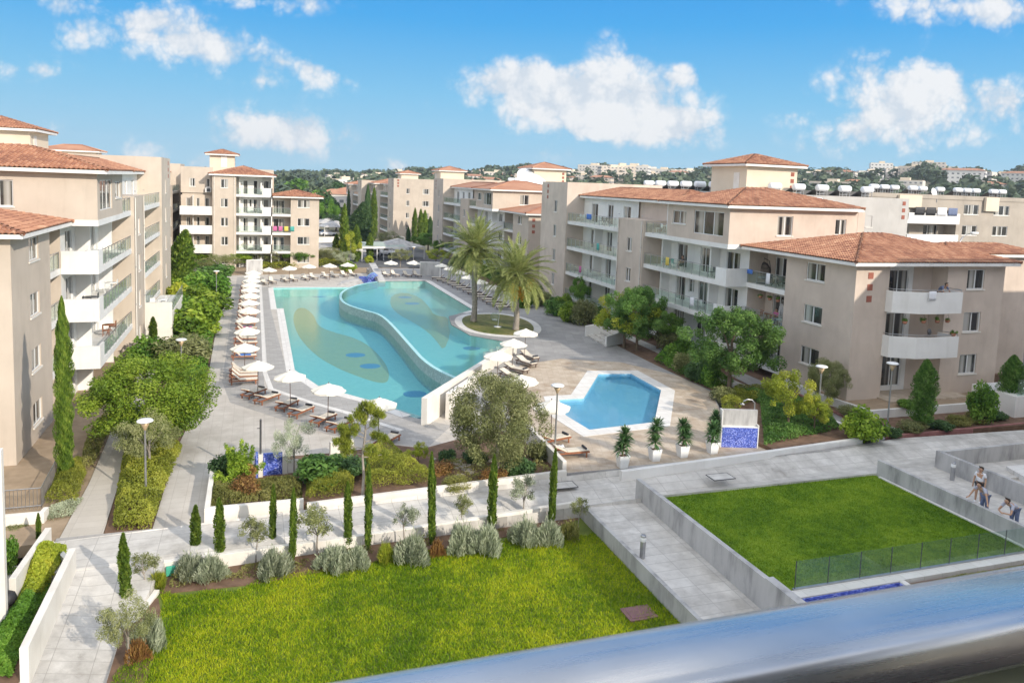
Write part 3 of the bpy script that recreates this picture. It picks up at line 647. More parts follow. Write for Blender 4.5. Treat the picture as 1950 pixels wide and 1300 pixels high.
class Bld:
    def __init__(s, name, label, cat, S, D, O, z0=0):
        s.S = Vector((*S, 0)); s.D = Vector((*D, 0)); s.O = Vector((*O, 0)); s.mb = {}
        s.root = empty(name, (O[0], O[1], 0), 0, label, cat); s.base = s.O.copy(); s.base.z = 0
    def W(s, a, d, z): return s.O+s.S*a+s.D*d+Vector((0, 0, z))-s.base
    def m(s, k):
        return s.mb.setdefault(k, MB())
    def box(s, k, a, b, mat): s.m(k).box(a, b, mat, lambda x, y, z: s.W(x, y, z))
    def panel(s, p0, p1, z0, z1, nrm, mat, ops=(), key='wall', kind=None):
        """wall skin between two plan points with real openings; ops = (u centre, z bottom, w, h, kind)"""
        A = s.W(p0[0], p0[1], 0); B = s.W(p1[0], p1[1], 0); Ud = (B-A); ln = Ud.length; Ud.normalize()
        nv = (s.S*nrm[0]+s.D*nrm[1]).normalized(); inn = -nv*.16
        us = {0, ln}; zs = {z0, z1}; H = []
        for (u, zb, w, h, kd) in ops:
            u0, u1, v0, v1 = max(0.02, u-w/2), min(ln-.02, u+w/2), max(z0+.01, zb), min(z1-.02, zb+h)
            if u1-u0 < .2 or v1-v0 < .2: continue
            H.append((u0, v0, u1, v1, kd)); us |= {u0, u1}; zs |= {v0, v1}
        us = sorted(us); zs = sorted(zs); m = s.m(key)
        pt = lambda u, z: A+Ud*u+Vector((0, 0, z))
        for u0, u1 in zip(us, us[1:]):
            for v0, v1 in zip(zs, zs[1:]):
                uc, vc = (u0+u1)/2, (v0+v1)/2
                if any(h[0] < uc < h[2] and h[1] < vc < h[3] for h in H): continue
                m.quad([pt(u0, v0), pt(u1, v0), pt(u1, v1), pt(u0, v1)], mat)
        X = (-(-nv)).cross(Vector((0, 0, 1))) if False else (-nv).cross(Vector((0, 0, 1)))
        for (u0, v0, u1, v1, kd) in H:
            c = [pt(u0, v0), pt(u1, v0), pt(u1, v1), pt(u0, v1)]
            for i in range(4):
                a, b = c[i], c[(i+1) % 4]; m.quad([a, b, b+inn, a+inn], mat)
            fm, pm = win_mesh(u1-u0, v1-v0, kd)
            o = part('door' if kd == 'd' else 'window', fm, s.root)
            Mx = Matrix.Identity(4); loc = pt((u0+u1)/2, v0)
            for i in range(3): Mx[i][0] = X[i]; Mx[i][1] = -nv[i]; Mx[i][2] = (0, 0, 1)[i]; Mx[i][3] = loc[i]
            o.matrix_local = Mx; part('pane', pm, o)
    def balcony(s, a0, a1, d0, d1, z, rail='glass', ends=(0, 0), th=.38, name='balcony'):
        """slab with a railing along its outer edge d0"""
        mb = MB(); mb.box((a0, d0, z-th), (a1, d1, z), 'white', lambda x, y, q: s.W(x, y, q))
        if rail == 'solid': mb.box((a0, d0, z+.002), (a1, d0+.13, z+1.0), 'white', lambda x, y, q: s.W(x, y, q))
        if ends[0]:
            mb.box((a0, d0, z+.002), (a0+.15, d1-.02, z+1.08), 'white', lambda x, y, q: s.W(x, y, q))
            if ends[0] > 1: mb.box((a0+.155, d0, z+.002), (a0+ends[0], d0+.14, z+1.08), 'white', lambda x, y, q: s.W(x, y, q))
        o = mb.build(name, s.root)
        if rail in ('glass', 'bars'):
            r = MB(); b0 = a0+(ends[0] if ends[0] > 1 else .16*bool(ends[0]))+.04; b1 = a1-.04; y = d0+.07
            X = lambda x, yy, q: s.W(x, yy, q)
            n = max(1, round((b1-b0)/1.25))
            for i in range(n+1):
                x = b0+(b1-b0)*i/n; r.box((x-.022, y-.022, z), (x+.022, y+.022, z+1.0), 'metal', X)
            r.box((b0, y-.025, z+1.0), (b1, y+.025, z+1.045), 'metal', X)
            if rail == 'glass':
                for i in range(n): r.box((b0+(b1-b0)*i/n+.04, y-.006, z+.08), (b0+(b1-b0)*(i+1)/n-.04, y+.006, z+.93), 'glass', X)
            else:
                k = int((b1-b0)/.12)
                for i in range(k): x = b0+(b1-b0)*(i+.5)/k; r.box((x-.009, y-.009, z+.06), (x+.009, y+.009, z+1.0), 'darkmetal', X)
            r.build('railing', o)
        return o
    def roof(s, a0, a1, d0, d1, z, pitch=.27, detail=True, name='roof', cut=None):
        """hip roof over a rectangle of the local plan; eave at z"""
        mb = MB(); w, l = d1-d0, a1-a0
        h = min(w, l)/2; rise = h*pitch
        if l >= w: R0, R1 = (a0+h, d0+h), (a1-h, d0+h)
        else: R0, R1 = (a0+h, d0+h), (a0+h, d1-h)
        c = [(a0, d0), (a1, d0), (a1, d1), (a0, d1)]
        P = [s.W(x, y, z) for x, y in c]; r0 = s.W(*R0, z+rise); r1 = s.W(*R1, z+rise)
        if l >= w: planes = [(P[0], P[1], [r1, r0]), (P[1], P[2], [r1]), (P[2], P[3], [r0, r1]), (P[3], P[0], [r0])]; caps = [(P[0], r0), (P[3], r0), (P[1], r1), (P[2], r1), (r0, r1)]
        else: planes = [(P[0], P[1], [r0]), (P[1], P[2], [r1, r0]), (P[2], P[3], [r1]), (P[3], P[0], [r0, r1])]; caps = [(P[0], r0), (P[1], r0), (P[2], r1), (P[3], r1), (r0, r1)]
        for A, B, top in planes:
            if (detail is True) or detail == 2:
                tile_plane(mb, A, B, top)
            else:
                mb.quad([A, B]+top, 'flattile')
        for a, b in caps:
            if (b-a).length > .3:
                n = max(2, int((b-a).length/.42)) if detail else 1
                for i in range(n):
                    q0 = a+(b-a)*(i/n); q1 = a+(b-a)*((i+1)/n)
                    up = Vector((0, 0, .035)); mb.tube([q0+up, q1+up*.5], [.13, .10], 'tile', 6, False)
                    mb.tint[-6:] = [rnd.random()*.8]*6
        o = mb.build(name, s.root)
        e = MB(); X = lambda x, y, q: s.W(x, y, q)
        zt = z-.03
        e.box((a0+.05, d0+.05, zt-.22), (a1-.05, d0+.2, zt), 'white', X); e.box((a0+.05, d1-.2, zt-.22), (a1-.05, d1-.05, zt), 'white', X)
        e.box((a0+.05, d0+.202, zt-.22), (a0+.2, d1-.202, zt), 'white', X); e.box((a1-.2, d0+.202, zt-.22), (a1-.05, d1-.202, zt), 'white', X)
        e.box((a0+.202, d0+.202, zt-.14), (a1-.202, d1-.202, zt-.02), 'white', X)
        e.build('eave', o); return o
    def squares(s, a, d, nrm, z, size=.42, gap=.75, n=3):
        mb = MB(); nv = s.S*nrm[0]+s.D*nrm[1]; c = s.W(a, d, 0); t = Vector((-nv.y, nv.x, 0))
        for i in range(n):
            mb = MB(); q = c+Vector((0, 0, z-i*gap)); o = nv*.03
            a_ = [q-t*size/2+o, q+t*size/2+o, q+t*size/2+Vector((0, 0, size))+o, q-t*size/2+Vector((0, 0, size))+o]
            mb.quad(a_, 'redsq')
            for k in range(4): mb.quad([a_[k], a_[(k+1) % 4], a_[(k+1) % 4]-nv*.06, a_[k]-nv*.06], 'redsq')
            mb.build('wall_ornament', s.root)
    def finish(s):
        for k, m in s.mb.items(): m.build(k, s.root)
def tile_plane(mb, A, B, top, tw=.26, row=.38):
    U_ = (B-A).normalized(); mid = sum(top, Vector())/len(top)
    V_ = (mid-A)-U_*(mid-A).dot(U_); Lv = V_.length; V_ = V_.normalized(); Nn = U_.cross(V_)
    if Nn.z < 0: Nn = -Nn
    W_ = (B-A).length; us = [(p-A).dot(U_) for p in top]; tl, tr = min(us), max(us)
    nr = max(1, round(Lv/row))
    prof = [0, .045, .075, .045]
    for j in range(nr):
        va, vb = Lv*j/nr, Lv*(j+1)/nr
        la, ra = tl*va/Lv, W_-(W_-tr)*va/Lv; lb, rb = tl*vb/Lv, W_-(W_-tr)*vb/Lv
        k0, k1 = int(min(la, lb)/(tw/4)), int(max(ra, rb)/(tw/4))+1
        t0 = None
        for k in range(k0, k1):
            u0, u1 = k*tw/4, (k+1)*tw/4; h0, h1 = prof[k % 4], prof[(k+1) % 4]
            if t0 is None or k % 4 == 0: t0 = rnd.random()*.75+(.25 if rnd.random() < .12 else 0)
            a0, a1 = min(max(u0, la), ra), min(max(u1, la), ra); b0, b1 = min(max(u0, lb), rb), min(max(u1, lb), rb)
            if a1-a0 < 1e-4 and b1-b0 < 1e-4: continue
            p = A+U_*a0+V_*va+Nn*(h0+.06); q = A+U_*a1+V_*va+Nn*(h1+.06)
            r = A+U_*b1+V_*vb+Nn*(h1+.012); t_ = A+U_*b0+V_*vb+Nn*(h0+.012)
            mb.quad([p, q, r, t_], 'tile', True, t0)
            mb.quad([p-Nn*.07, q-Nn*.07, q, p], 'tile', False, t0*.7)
def tank(parent_label, loc, rz, label, group):
    global TANK
    try: TANK
    except NameError:
        r = empty('water_tank', loc, rz, label, 'water tank', group)
        m = MB(); n = 14; rad = .42
        P = [(-.8, r_) for r_ in (0,)]
        for sx in (-1, 1):
            pass
        vs = []; prof = [(-.86, .05), (-.84, .26), (-.76, .39), (-.6, .42), (.6, .42), (.76, .39), (.84, .26), (.86, .05)]
        for x, q in prof:
            for k in range(n): vs.append((x, q*math.cos(2*math.pi*k/n), .95+q*math.sin(2*math.pi*k/n)))
        fs = [(i*n+k, i*n+(k+1) % n, (i+1)*n+(k+1) % n, (i+1)*n+k) for i in range(len(prof)-1) for k in range(n)]
        m.raw(vs, fs, 'tank', True); m.raw([vs[k] for k in range(n)], [tuple(range(n))[::-1]], 'tank'); m.raw([vs[-n+k] for k in range(n)], [tuple(range(n))], 'tank')
        m.build('tank', r)
        f = MB()
        for sx in (-.55, .55):
            f.box((sx-.03, -.3, 0), (sx+.03, -.24, .62), 'metal'); f.box((sx-.03, .24, 0), (sx+.03, .3, .62), 'metal'); f.box((sx-.03, -.3, .56), (sx+.03, .3, .6), 'metal')
        f.box((-.6, -.32, .2), (.6, -.22, .26), 'metal'); f.build('stand', r)
        p = MB(); p.raw([(-.95, -1.75, .1), (.95, -1.75, .1), (.95, -.45, .75), (-.95, -.45, .75), (-.95, -1.75, .04), (.95, -1.75, .04), (.95, -.45, .69), (-.95, -.45, .69)], [(0, 1, 2, 3), (7, 6, 5, 4), (0, 4, 5, 1), (1, 5, 6, 2), (2, 6, 7, 3), (3, 7, 4, 0)], 'darkmetal')
        p.build('solar_panel', r); r.scale = (.85, .85, .85); TANK = r; return r
    return copy_thing(TANK, loc, rz, label, group)
def block(name, label, S, D, O, z0, nst, zb, b2=13.7, p=5.5, b1=13.9, tw=8.5, pl=9.6, wl=11.8, lg=4.8, wd=1.9, dw=13.2, detail=True, rear=28, stair=(16, 22.5, 12.7, 19), bs=14, front=None, wallmat='beige', towerend=False, wing=True, tallpier=False, leftsolid=False, rearmat='beige', stairh=4.0):
    b = Bld(name, label, 'building', S, D, O); fh_ = 3.03; F = lambda k: z0+fh_*k
    nt_ = nst-1; E = F(nst)+.1; L_ = b2+p+b1+tw; X = b.box; fl = range(nst)
    core = 'core'
    X('wall', (.22, 2.32, zb), (L_-.2, 12.55, E-.32), wallmat)
    # far bay and tower and rear body
    if rear > 13: X('wall', (bs, 12.62, zb), (L_, rear, E+1.0), rearmat); X('wall', (0.02, 12.64, zb), (bs-.02, min(rear, 13.4)-.02, E-.3), wallmat)
    # bay 2 (the near bay): glazed white back wall behind balconies
    for k in range(nst):
        ztop = F(k+1)-.36 if k < nt_ else E-.2
        if k < nt_ or pl <= 0:
            q = b2/13.7
            ops = [(2.2*q, F(k)+.02, 1.9*q, 2.2, 'd'), (6.4*q, F(k)+.02, 1.5*q, 2.2, 'd'), (10.2*q, F(k)+.02, 1.7*q, 2.2, 'd')]
            if k % 2: ops.append((8.3*q, F(k)+1.0, .9*q, 1.2, 'n'))
            b.panel((0, 2.1), (b2, 2.1), F(k), ztop, (0, -1), 'white', ops)
            for a in (4.2*q, 12.4*q): X('wall', (a-.12, 1.2, F(k)), (a+.12, 2.098, ztop), 'white')
        if 1 <= k <= nt_ or (z0 > zb+.5 and k == 0):
            if k == nt_ and pl > 0:
                b.balcony(0, pl-.001, -.02, 2.1, F(k), None, (0, 0))
                b.balcony(pl, b2, 0, 2.4, F(k), 'glass')
            else: b.balcony(0, b2, 0, 2.1, F(k), 'glass', (1.5 if wing else .1, 0))
    if pl > 0:
        z = F(nt_)
        b.panel((0, 0), (pl, 0), z, E-.2, (0, -1), wallmat, [(3.0, z+.55, 4.4, 1.95, 'n'), (7.6, z+1.2, 2.2, 1.15, 'w')])
        b.panel((0, 0), (0, 12.6), z, E-.2, (-1, 0), wallmat, [(5.3, z+.75, 1.5, 1.6, 'w'), (10.9, z+.9, 1.1, 1.3, 'w')])
        b.panel((pl, 0), (pl, 2.5), z, E-.2, (1, 0), wallmat)
        X('wall', (.2, .2, z+.01), (pl-.2, 2.3, E-.25), wallmat)
        b.panel((pl, 2.28), (b2, 2.28), z, E-.2, (0, -1), 'white', [(2.0, z+.02, 2.9, 2.3, 'd')])
    b.panel((0, 2.1), (0, 12.6), zb, F(nt_) if pl > 0 else E-.2, (-1, 0), wallmat)
    if pl <= 0:
        X('wall', (0, 0, zb), (.16, 2.08, E-.22), 'white')
    # pier
    pt = E-.2 if tallpier else F(nt_)+1.12
    ops = [(p/2, F(k)+.95, 1.05, 1.35, 'w') for k in fl if F(k)+2.4 < pt or k < nt_]
    b.panel((b2, -.2), (b2+p, -.2), zb, pt, (0, -1), wallmat, ops)
    b.panel((b2, -.2), (b2, 2.3), zb, pt, (-1, 0), wallmat); b.panel((b2+p, -.2), (b2+p, 2.3), zb, pt, (1, 0), wallmat)
    X('wall', (b2+.2, 0, zb), (b2+p-.2, 2.4, pt-.02), wallmat); m = b.m('wall')
    m.quad([b.W(b2, -.2, pt), b.W(b2+p, -.2, pt), b.W(b2+p, 2.3, pt), b.W(b2, 2.3, pt)], wallmat)
    for q_, z1_ in ((b2+.25, pt-.1), (b2+p-.25, pt-.1)):
        dp = MB(); dp.tube([b.W(q_, -.27, zb+.1), b.W(q_, -.27, z1_)], .045, 'whitewall', 6)
        for k in fl: dp.box((q_-.07, -.30, F(k)+1.5), (q_+.07, -.2, F(k)+1.56), 'metal', lambda x, y, z: b.W(x, y, z))
        if detail: dp.build('downpipe', b.root)
    if detail:
        for k in range(1, nst):
            ac = MB(); ac.box((b2+p+.3, 1.5, F(k)+.15), (b2+p+1.15, 2.0, F(k)+.85), 'plastic', lambda x, y, z: b.W(x, y, z)); ac.box((b2+p+.42, 1.46, F(k)+.25), (b2+p+.98, 1.499, F(k)+.75), 'darkmetal', lambda x, y, z: b.W(x, y, z)); ac.build('air_conditioner', b.root)
    if not tallpier: b.panel((b2, 2.29), (b2+p, 2.29), pt-1.2, E-.2, (0, -1), wallmat)
    # bay 1
    a0, a1 = b2+p, b2+p+b1; q = b1/13.9
    for k in range(nst):
        ztop = F(k+1)-.36 if k < nt_ else E-.2
        ops = [(2.6*q, F(k)+.02, 1.7*q, 2.2, 'd'), (6.6*q, F(k)+.02, 1.4*q, 2.2, 'd'), (10.8*q, F(k)+.02, 1.7*q, 2.2, 'd')]
        b.panel((a0, 2.1), (a1, 2.1), F(k), ztop if not (leftsolid and k == nt_) else E+1.0, (0, -1), wallmat if leftsolid else 'white', ops if not (leftsolid and k == nt_) else [(2.2*q, F(k)+1.0, 1.4*q, 1.3, 'w'), (9*q, F(k)+1.0, 2.4*q, 1.3, 'w')])
        if k < nt_: X('wall', (a0+8.4*q, 1.1, F(k)), (a0+8.7*q, 2.098, ztop), 'white')
        if 1 <= k <= (nt_-1 if leftsolid else nt_) or (z0 > zb+.5 and k == 0):
            b.balcony(a0, a1, 0, 2.1, F(k), 'solid' if leftsolid else 'glass')
    if z0 > zb+.5:
        b.panel((0, 1.6), (b2, 1.6), zb, z0-.4, (0, -1), 'white'); b.panel((a0, 1.6), (a1, 1.6), zb, z0-.4, (0, -1), wallmat)
    # tower
    if tw > 0:
        tz = E+1.5
        b.panel((a1, -.2), (L_, -.2), zb, tz, (0, -1), wallmat, [(tw*.42, F(k)+.9, .95, 1.45, 'w') for k in fl])
        b.panel((a1, -.2), (a1, 12.6), zb, tz, (-1, 0), wallmat)
        dd = 10.0
        eo = []
        if towerend:
            for k in fl: eo += [(3.6, F(k)+.9, .8, 1.3, 'w'), (8.2, F(k)+.9, 1.7, 1.3, 'w')]
            b.squares(L_, .9, (1, 0), tz-.7, .45, .7)
        b.panel((L_, -.2), (L_, 12.6), zb, tz, (1, 0), wallmat, eo)
        X('wall', (a1+.2, 0, E-.3), (L_-.2, 12.6, tz-.02), wallmat)
        m.quad([b.W(a1, -.2, tz), b.W(L_, -.2, tz), b.W(L_, 12.6, tz), b.W(a1, 12.6, tz)], wallmat)
        b.squares(a1+tw*.75, -.2, (0, -1), tz-.75, .42, .7)
    # roofs
    if pl > 0:
        b.roof(-.7, pl+.75, -.7, 12.7, E, .25, detail)
        b.roof(pl+.8, a1-.05, 1.35, 8.4, E-.05, .30, detail)
        X('wall', (pl+.9, 8.45, E-.3), (L_-.25, 12.58, E+.85), wallmat)
    else:
        b.roof(-.65, b2+p+.6, -.7, 10.5, E, .27, detail)
    # stair house
    if stair:
        s0, s1, d0, d1 = stair; zz = E+stairh
        X('stair_house', (s0, d0, E-.5), (s1, d1, zz-.2), 'cream'); b.roof(s0-.75, s1+.75, d0-.75, d1+.75, zz, .30, detail)
        b.squares(s0, d1-.6, (-1, 0), zz-1.1, .42, .7)
        X('wall', (s0+1.2, d0-.06, E+1.1), (s0+2.2, d0+.01, E+3.1), 'whitewall')
    # low wing at the near end
    if wing:
        Ew = F(nst-1)-.1; nw = nst-1; e0 = -lg
        X('wall', (-wl+(1.5 if front else .2), wd+.2, zb), (e0-.2, wd+dw-.2, Ew-.3), wallmat); X('wall', (e0-.19, wd+2.15, zb), (-.25, wd+dw-.2, Ew-.3), wallmat)
        b.panel((-wl, wd), (e0, wd), zb, Ew-.2, (0, -1), wallmat, [((wl-lg)*.55, F(k)+1.15, 1.9, 1.25, 'w') for k in range(nw)])
        b.panel((e0, wd), (e0, wd+2.3), zb, Ew-.2, (1, 0), wallmat)
        # loggia cut: a recess in front of the core, so the core starts deeper there
        b.panel((e0, wd+1.95), (-.02, wd+1.95), zb, Ew-.2, (0, -1), 'pinkbeige', [(lg*.62, F(k)+.03, 1.7, 2.15, 'd') for k in range(nw)])
        for k in range(1 if z0 < zb+.5 else 0, nw):
            b.balcony(e0+.01, -.02, wd+.02, wd+1.94, F(k), 'glass')
        b.roof(-wl-.7, -.02, wd-.75, wd+dw+.7, Ew, .24, detail)
        if front is None:
            b.panel((-wl, wd), (-wl, wd+dw), zb, Ew-.2, (-1, 0), wallmat, [(9.5, F(k)+1.0, 1.5, 1.25, 'w') for k in range(nw)])
            b.squares(-wl, wd+.8, (-1, 0), Ew-1.2, .45, .85)
        else: front(b, F, Ew, zb)
        b.panel((-wl, wd+dw), (-.25, wd+dw), zb, Ew-.2, (0, 1), wallmat)
    b.finish(); return b, F, E
def rf_front(b, F, Ew, zb):
    """camera-facing end of the right wing: plain corner, curved white balconies, windowed end"""
    s0, wd = -11.8, 1.9
    b.panel((s0, wd), (s0, wd+2.8), zb, Ew-.2, (-1, 0), 'pinkbeige'); b.squares(s0, wd+1.2, (-1, 0), Ew-1.15, .42, .78)
    b.panel((s0, wd+7.9), (s0, wd+13.2), zb, Ew-.2, (-1, 0), 'pinkbeige', [(2.6, F(k)+1.0, 1.6, 1.4, 'w') for k in range(3)])
    # recess: white cheek and back wall with a door, beige return
    b.panel((s0, wd+2.8), (s0+1.3, wd+2.8), zb, Ew-.2, (0, 1), 'white')
    b.panel((s0+1.3, wd+2.8), (s0+1.3, wd+6.2), zb, Ew-.2, (-1, 0), 'white', [(2.1, F(k)+.03, 1.8, 2.2, 'd') for k in range(3)])
    b.panel((s0+1.3, wd+6.2), (s0+1.3, wd+7.9), zb, Ew-.2, (-1, 0), 'pinkbeige')
    b.panel((s0, wd+7.9), (s0+1.3, wd+7.9), zb, Ew-.2, (0, -1), 'pinkbeige')
    for k in (1, 2):
        mb = MB(); z = F(k)
        pl_ = [(s0+.16, wd+2.6), (s0-.55, wd+2.65), (s0-1.35, wd+4.2), (s0-1.5, wd+5.6), (s0-1.45, wd+7.75), (s0+.16, wd+7.75)]
        outer = [(p_[0], p_[1]) for p_ in pl_]
        pw = [b.W(x, y, 0) for x, y in outer]; mb.prism([(v.x, v.y) for v in pw], z-.42, z, 'white')
        inner = [(s0+.16, wd+2.75), (s0-.47, wd+2.8), (s0-1.22, wd+4.26), (s0-1.36, wd+5.6), (s0-1.31, wd+7.6), (s0+.16, wd+7.6)]
        for i in range(5):
            q = [b.W(*outer[i], 0), b.W(*outer[i+1], 0), b.W(*inner[i+1], 0), b.W(*inner[i], 0)]
            mb.prism([(v.x, v.y) for v in q], z+.003, z+1.02, 'white')
        o = mb.build('balcony', b.root)
        r = MB(); mid = [((a[0]+c[0])/2, (a[1]+c[1])/2) for a, c in zip(outer, inner)]
        r.tube([b.W(*m_, z+1.16) for m_ in mid], .025, 'metal', 6)
        for m_ in mid[1:5]: r.tube([b.W(*m_, z+1.0), b.W(*m_, z+1.16)], .018, 'metal', 6)
        r.build('railing', o)
RB, RF_, RE = block('apartment_building', 'long four-storey beige apartment block with white balconies along the right side of the pools', (0, 1), (1, 0), (35.7, 52.0), 1.78, 4, .6, front=rf_front, rearmat='greywall', wallmat='pinkbeige', rear=32.4)
RB.mb = {}
RB.roof(-6.2, -.8, 15.9, 27, RE-3.2, .24, True); RB.box('wing_wall', (-5.6, 15.3, .6), (-1, 26, RE-3.45), 'pinkbeige'); RB.panel((13.95, 19.6), (13.95, 32.4), 6, RE+.99, (-1, 0), 'greywall', [(2.6, RE-2.9, 1.7, 2.3, 'd'), (7.5, RE-2.2, .8, 1.2, 'w')], 'end_wall'); RB.squares(13.95, 31.7, (-1, 0), RE+.25, .42, .75); RB.finish()
LB, LF_, LE = block('apartment_building', 'tall beige apartment block with glass-railed balconies at the left edge beside the big cypress', (0, 1), (-1, 0), (-9.3, 53.6), -.3, 5, -.1, wl=10.2, lg=2.6, wd=2.1, stair=(33, 40, 11.5, 18), stairh=3.7)
block('apartment_building', 'second beige apartment block behind the left one, only its roofs showing', (0, 1), (-1, 0), (-12.5, 113), -.3, 5, -.1, wl=9, detail=False, stair=(36, 41, 13.4, 21.4), stairh=3.1)
C4, CF_, CE = block('apartment_building', 'beige apartment block with orange roofs seen behind the two palm trees', (0, 1), (1, 0), (35.7, 116.0), 1.9, 4, 0, detail=False)
FB, FF_, FE = block('apartment_building', 'beige apartment block facing the camera at the far left end of the pools', (-1, 0), (0, 1), (2.7, 130.0), -.3, 5, -.1, b2=5.5, p=3.5, b1=4.8, tw=0, pl=0, wl=7.4, lg=2.9, wd=0.05, dw=10, rear=26, stair=(6.0, 10.0, 11.5, 15.5), bs=-.5, tallpier=True, leftsolid=True, stairh=3.4, detail=True, rearmat='beige')
C3, _a, _b = block('apartment_building', 'beige apartment block with a tall plain end wall behind the far street', (0, -1), (1, 0), (32.9, 231.7), 1.7, 4, 0, detail=False, wing=False, towerend=True, stair=(30, 37, 12.7, 19))
C2, _a, _b = block('apartment_building', 'farthest beige apartment block of the street, left of the cypresses', (0, -1), (1, 0), (30.4, 273), .9, 4, -.2, detail=False, wing=False, stair=(30, 36, 12.7, 18))
# left block: ground terrace and the next block behind it
b = Bld('terrace', 'white walled ground-floor terrace with a glass railing in front of the left block', 'terrace', (0, 1), (-1, 0), (-9.3, 53.6))
X_ = lambda x, y, q: b.W(x, y, q)
b.box('wall', (19.4, -2.4, -.1), (30, -.25, 2.6), 'whitewall'); b.box('parapet', (19.4, -2.4, 2.603), (19.55, -.25, 3.5), 'whitewall'); b.finish()
r = MB(); r.box((19.6, -2.37, 3.55), (30, -2.33, 3.6), 'metal', X_)
for i in range(9): r.box((19.7+i*1.28, -2.37, 2.6), (19.74+i*1.28, -2.33, 3.55), 'metal', X_)
for i in range(8): r.box((19.76+i*1.28, -2.355, 2.68), (20.94+i*1.28, -2.345, 3.45), 'glass', X_)
r.build('railing', b.root)
# far right flat-roofed block
b = Bld('apartment_building', 'flat-roofed beige apartment block with long horizontal balconies at the far right', 'building', (1, 0), (0, 1), (80.5, 84))
for k in range(6):
    z = -2.9+k*3.0
    ops = [(3.0, z+.95, 3.0, 1.35, 'w'), (17.5, z+.95, 3.2, 1.4, 'w'), (24, z+.95, 3.0, 1.4, 'w'), (38, z+.9, 3, 1.4, 'w')]
    b.panel((-1, 0), (5.6, 0), z, z+3.0, (0, -1), 'flatbeige', [(3.0, z+.95, 3.0, 1.35, 'w')])
    b.panel((5.6, 2), (15.2, 2), z, z+3.0, (0, -1), 'flatbeige', [(2.0, z+.03, 2.2, 2.2, 'd'), (7, z+.03, 2.6, 2.2, 'd')])
    b.panel((15.2, 0), (45, 0), z, z+3.0, (0, -1), 'flatbeige', [(2.6, z+.95, 2.8, 1.4, 'w'), (8.5, z+.95, 3.0, 1.4, 'w'), (16, z+.9, 3, 1.4, 'w')])
    b.panel((5.6, 0), (5.6, 2), z, z+3, (1, 0), 'flatbeige'); b.panel((15.2, 0), (15.2, 2), z, z+3, (-1, 0), 'flatbeige')
    b.balcony(5.62, 15.18, -.55, 1.98, z, 'solid', (.1, 0), .5)
b.box('wall', (5.61, .0, 12.0), (15.19, 2.1, 15.1), 'flatbeige')
b.panel((-1, 0), (-1, 14), -2.9, 15.1, (-1, 0), 'flatbeige'); b.box('wall', (-.8, 2.3, -2.9), (45, 14, 15.0), 'flatbeige')
b.box('wall', (-1.1, -.1, 15.103), (45.1, .12, 15.7), 'flatbeige'); b.box('wall', (-1.1, .122, 15.103), (-.9, 14, 15.7), 'flatbeige')
b.box('wall', (4, -.5, 13.8), (8, -.12, 15.5), 'cream'); b.box('wall', (20, -.5, 13.6), (22.5, -.12, 15.6), 'cream'); b.finish()
# the photographer's own building: balcony floor, wall behind, and its taller wings out of frame (they shade the lawns)
b = Bld('apartment_building', 'beige balcony front of the building the photo is taken from', 'building', (1, 0), (0, 1), (0, 0))
b.panel((-6, -1.6), (3.6, -1.6), -1, 18, (0, 1), 'brownwall', [(4.0, 13.35, 2.4, 2.3, 'd'), (7.6, 13.35, 1.6, 2.3, 'd')])
b.box('wall', (-6, -14, -1), (3.6, -1.8, 18), 'pinkbeige'); b.box('balcony', (-4, -1.58, 13.0), (3.6, 1.0, 13.3), 'brownwall'); b.box('balcony_ceiling', (-4, -1.58, 16.2), (3.6, -.3, 16.45), 'brownwall'); b.finish()
mb = MB(); mb.box((31, -16, -1.5), (74, 2, 18.3), 'pinkbeige'); o = tag(mb.build('apartment_building'), 'beige wing of the photographer\'s building out of frame to the right', 'building')
mb = MB(); mb.box((49.5, 3, -1.5), (90, 24, 19.6), 'pinkbeige'); o = tag(mb.build('apartment_building'), 'beige apartment block beyond the right edge of the photo', 'building')
# tanks on the roofs
def tanks(bl, pts, z, txt, face):
    for i, (s_, d_) in enumerate(pts):
        p_ = bl.O+bl.S*s_+bl.D*d_
        tank('', (p_.x, p_.y, z), face, '%s white solar water tank in the row %s' % (ORD[i] if i else 'first', txt), 'solar water tanks on the roofs')
tanks(RB, [(6.5, 13.6), (9.0, 13.8), (11.6, 13.9)], RE-.35, 'in front of the right stair house', math.pi)
tanks(RB, [(24+i*3.1, 14.2) for i in range(6)], RE+1.0, 'left of the right stair house', math.pi)
tanks(RB, [(15.0, 15.5+i*3.0) for i in range(5)], RE+1.0, 'on the grey end of the right block', math.pi)
tanks(LB, [(22+i*3.2, 13.4) for i in range(5)], LE+1.0, 'behind the left tiled roofs', 2.0)
tanks(LB, [(3, 13.4), (6, 13.5)], LE+.6, 'beside the left stair house', 2.0)
tanks(C4, [(26, 14), (29, 14), (33, 14)], CE+1.0, 'on the block behind the palms', math.pi)
for i in range(11):
    tank('', (81.5+i*2.3+(i > 4)*1.5, 85.2+(i % 3)*.5, 15.7), math.pi, '%s white solar water tank along the flat roof at the far right' % (ORD[i] if i else 'first'), 'solar water tanks on the roofs')
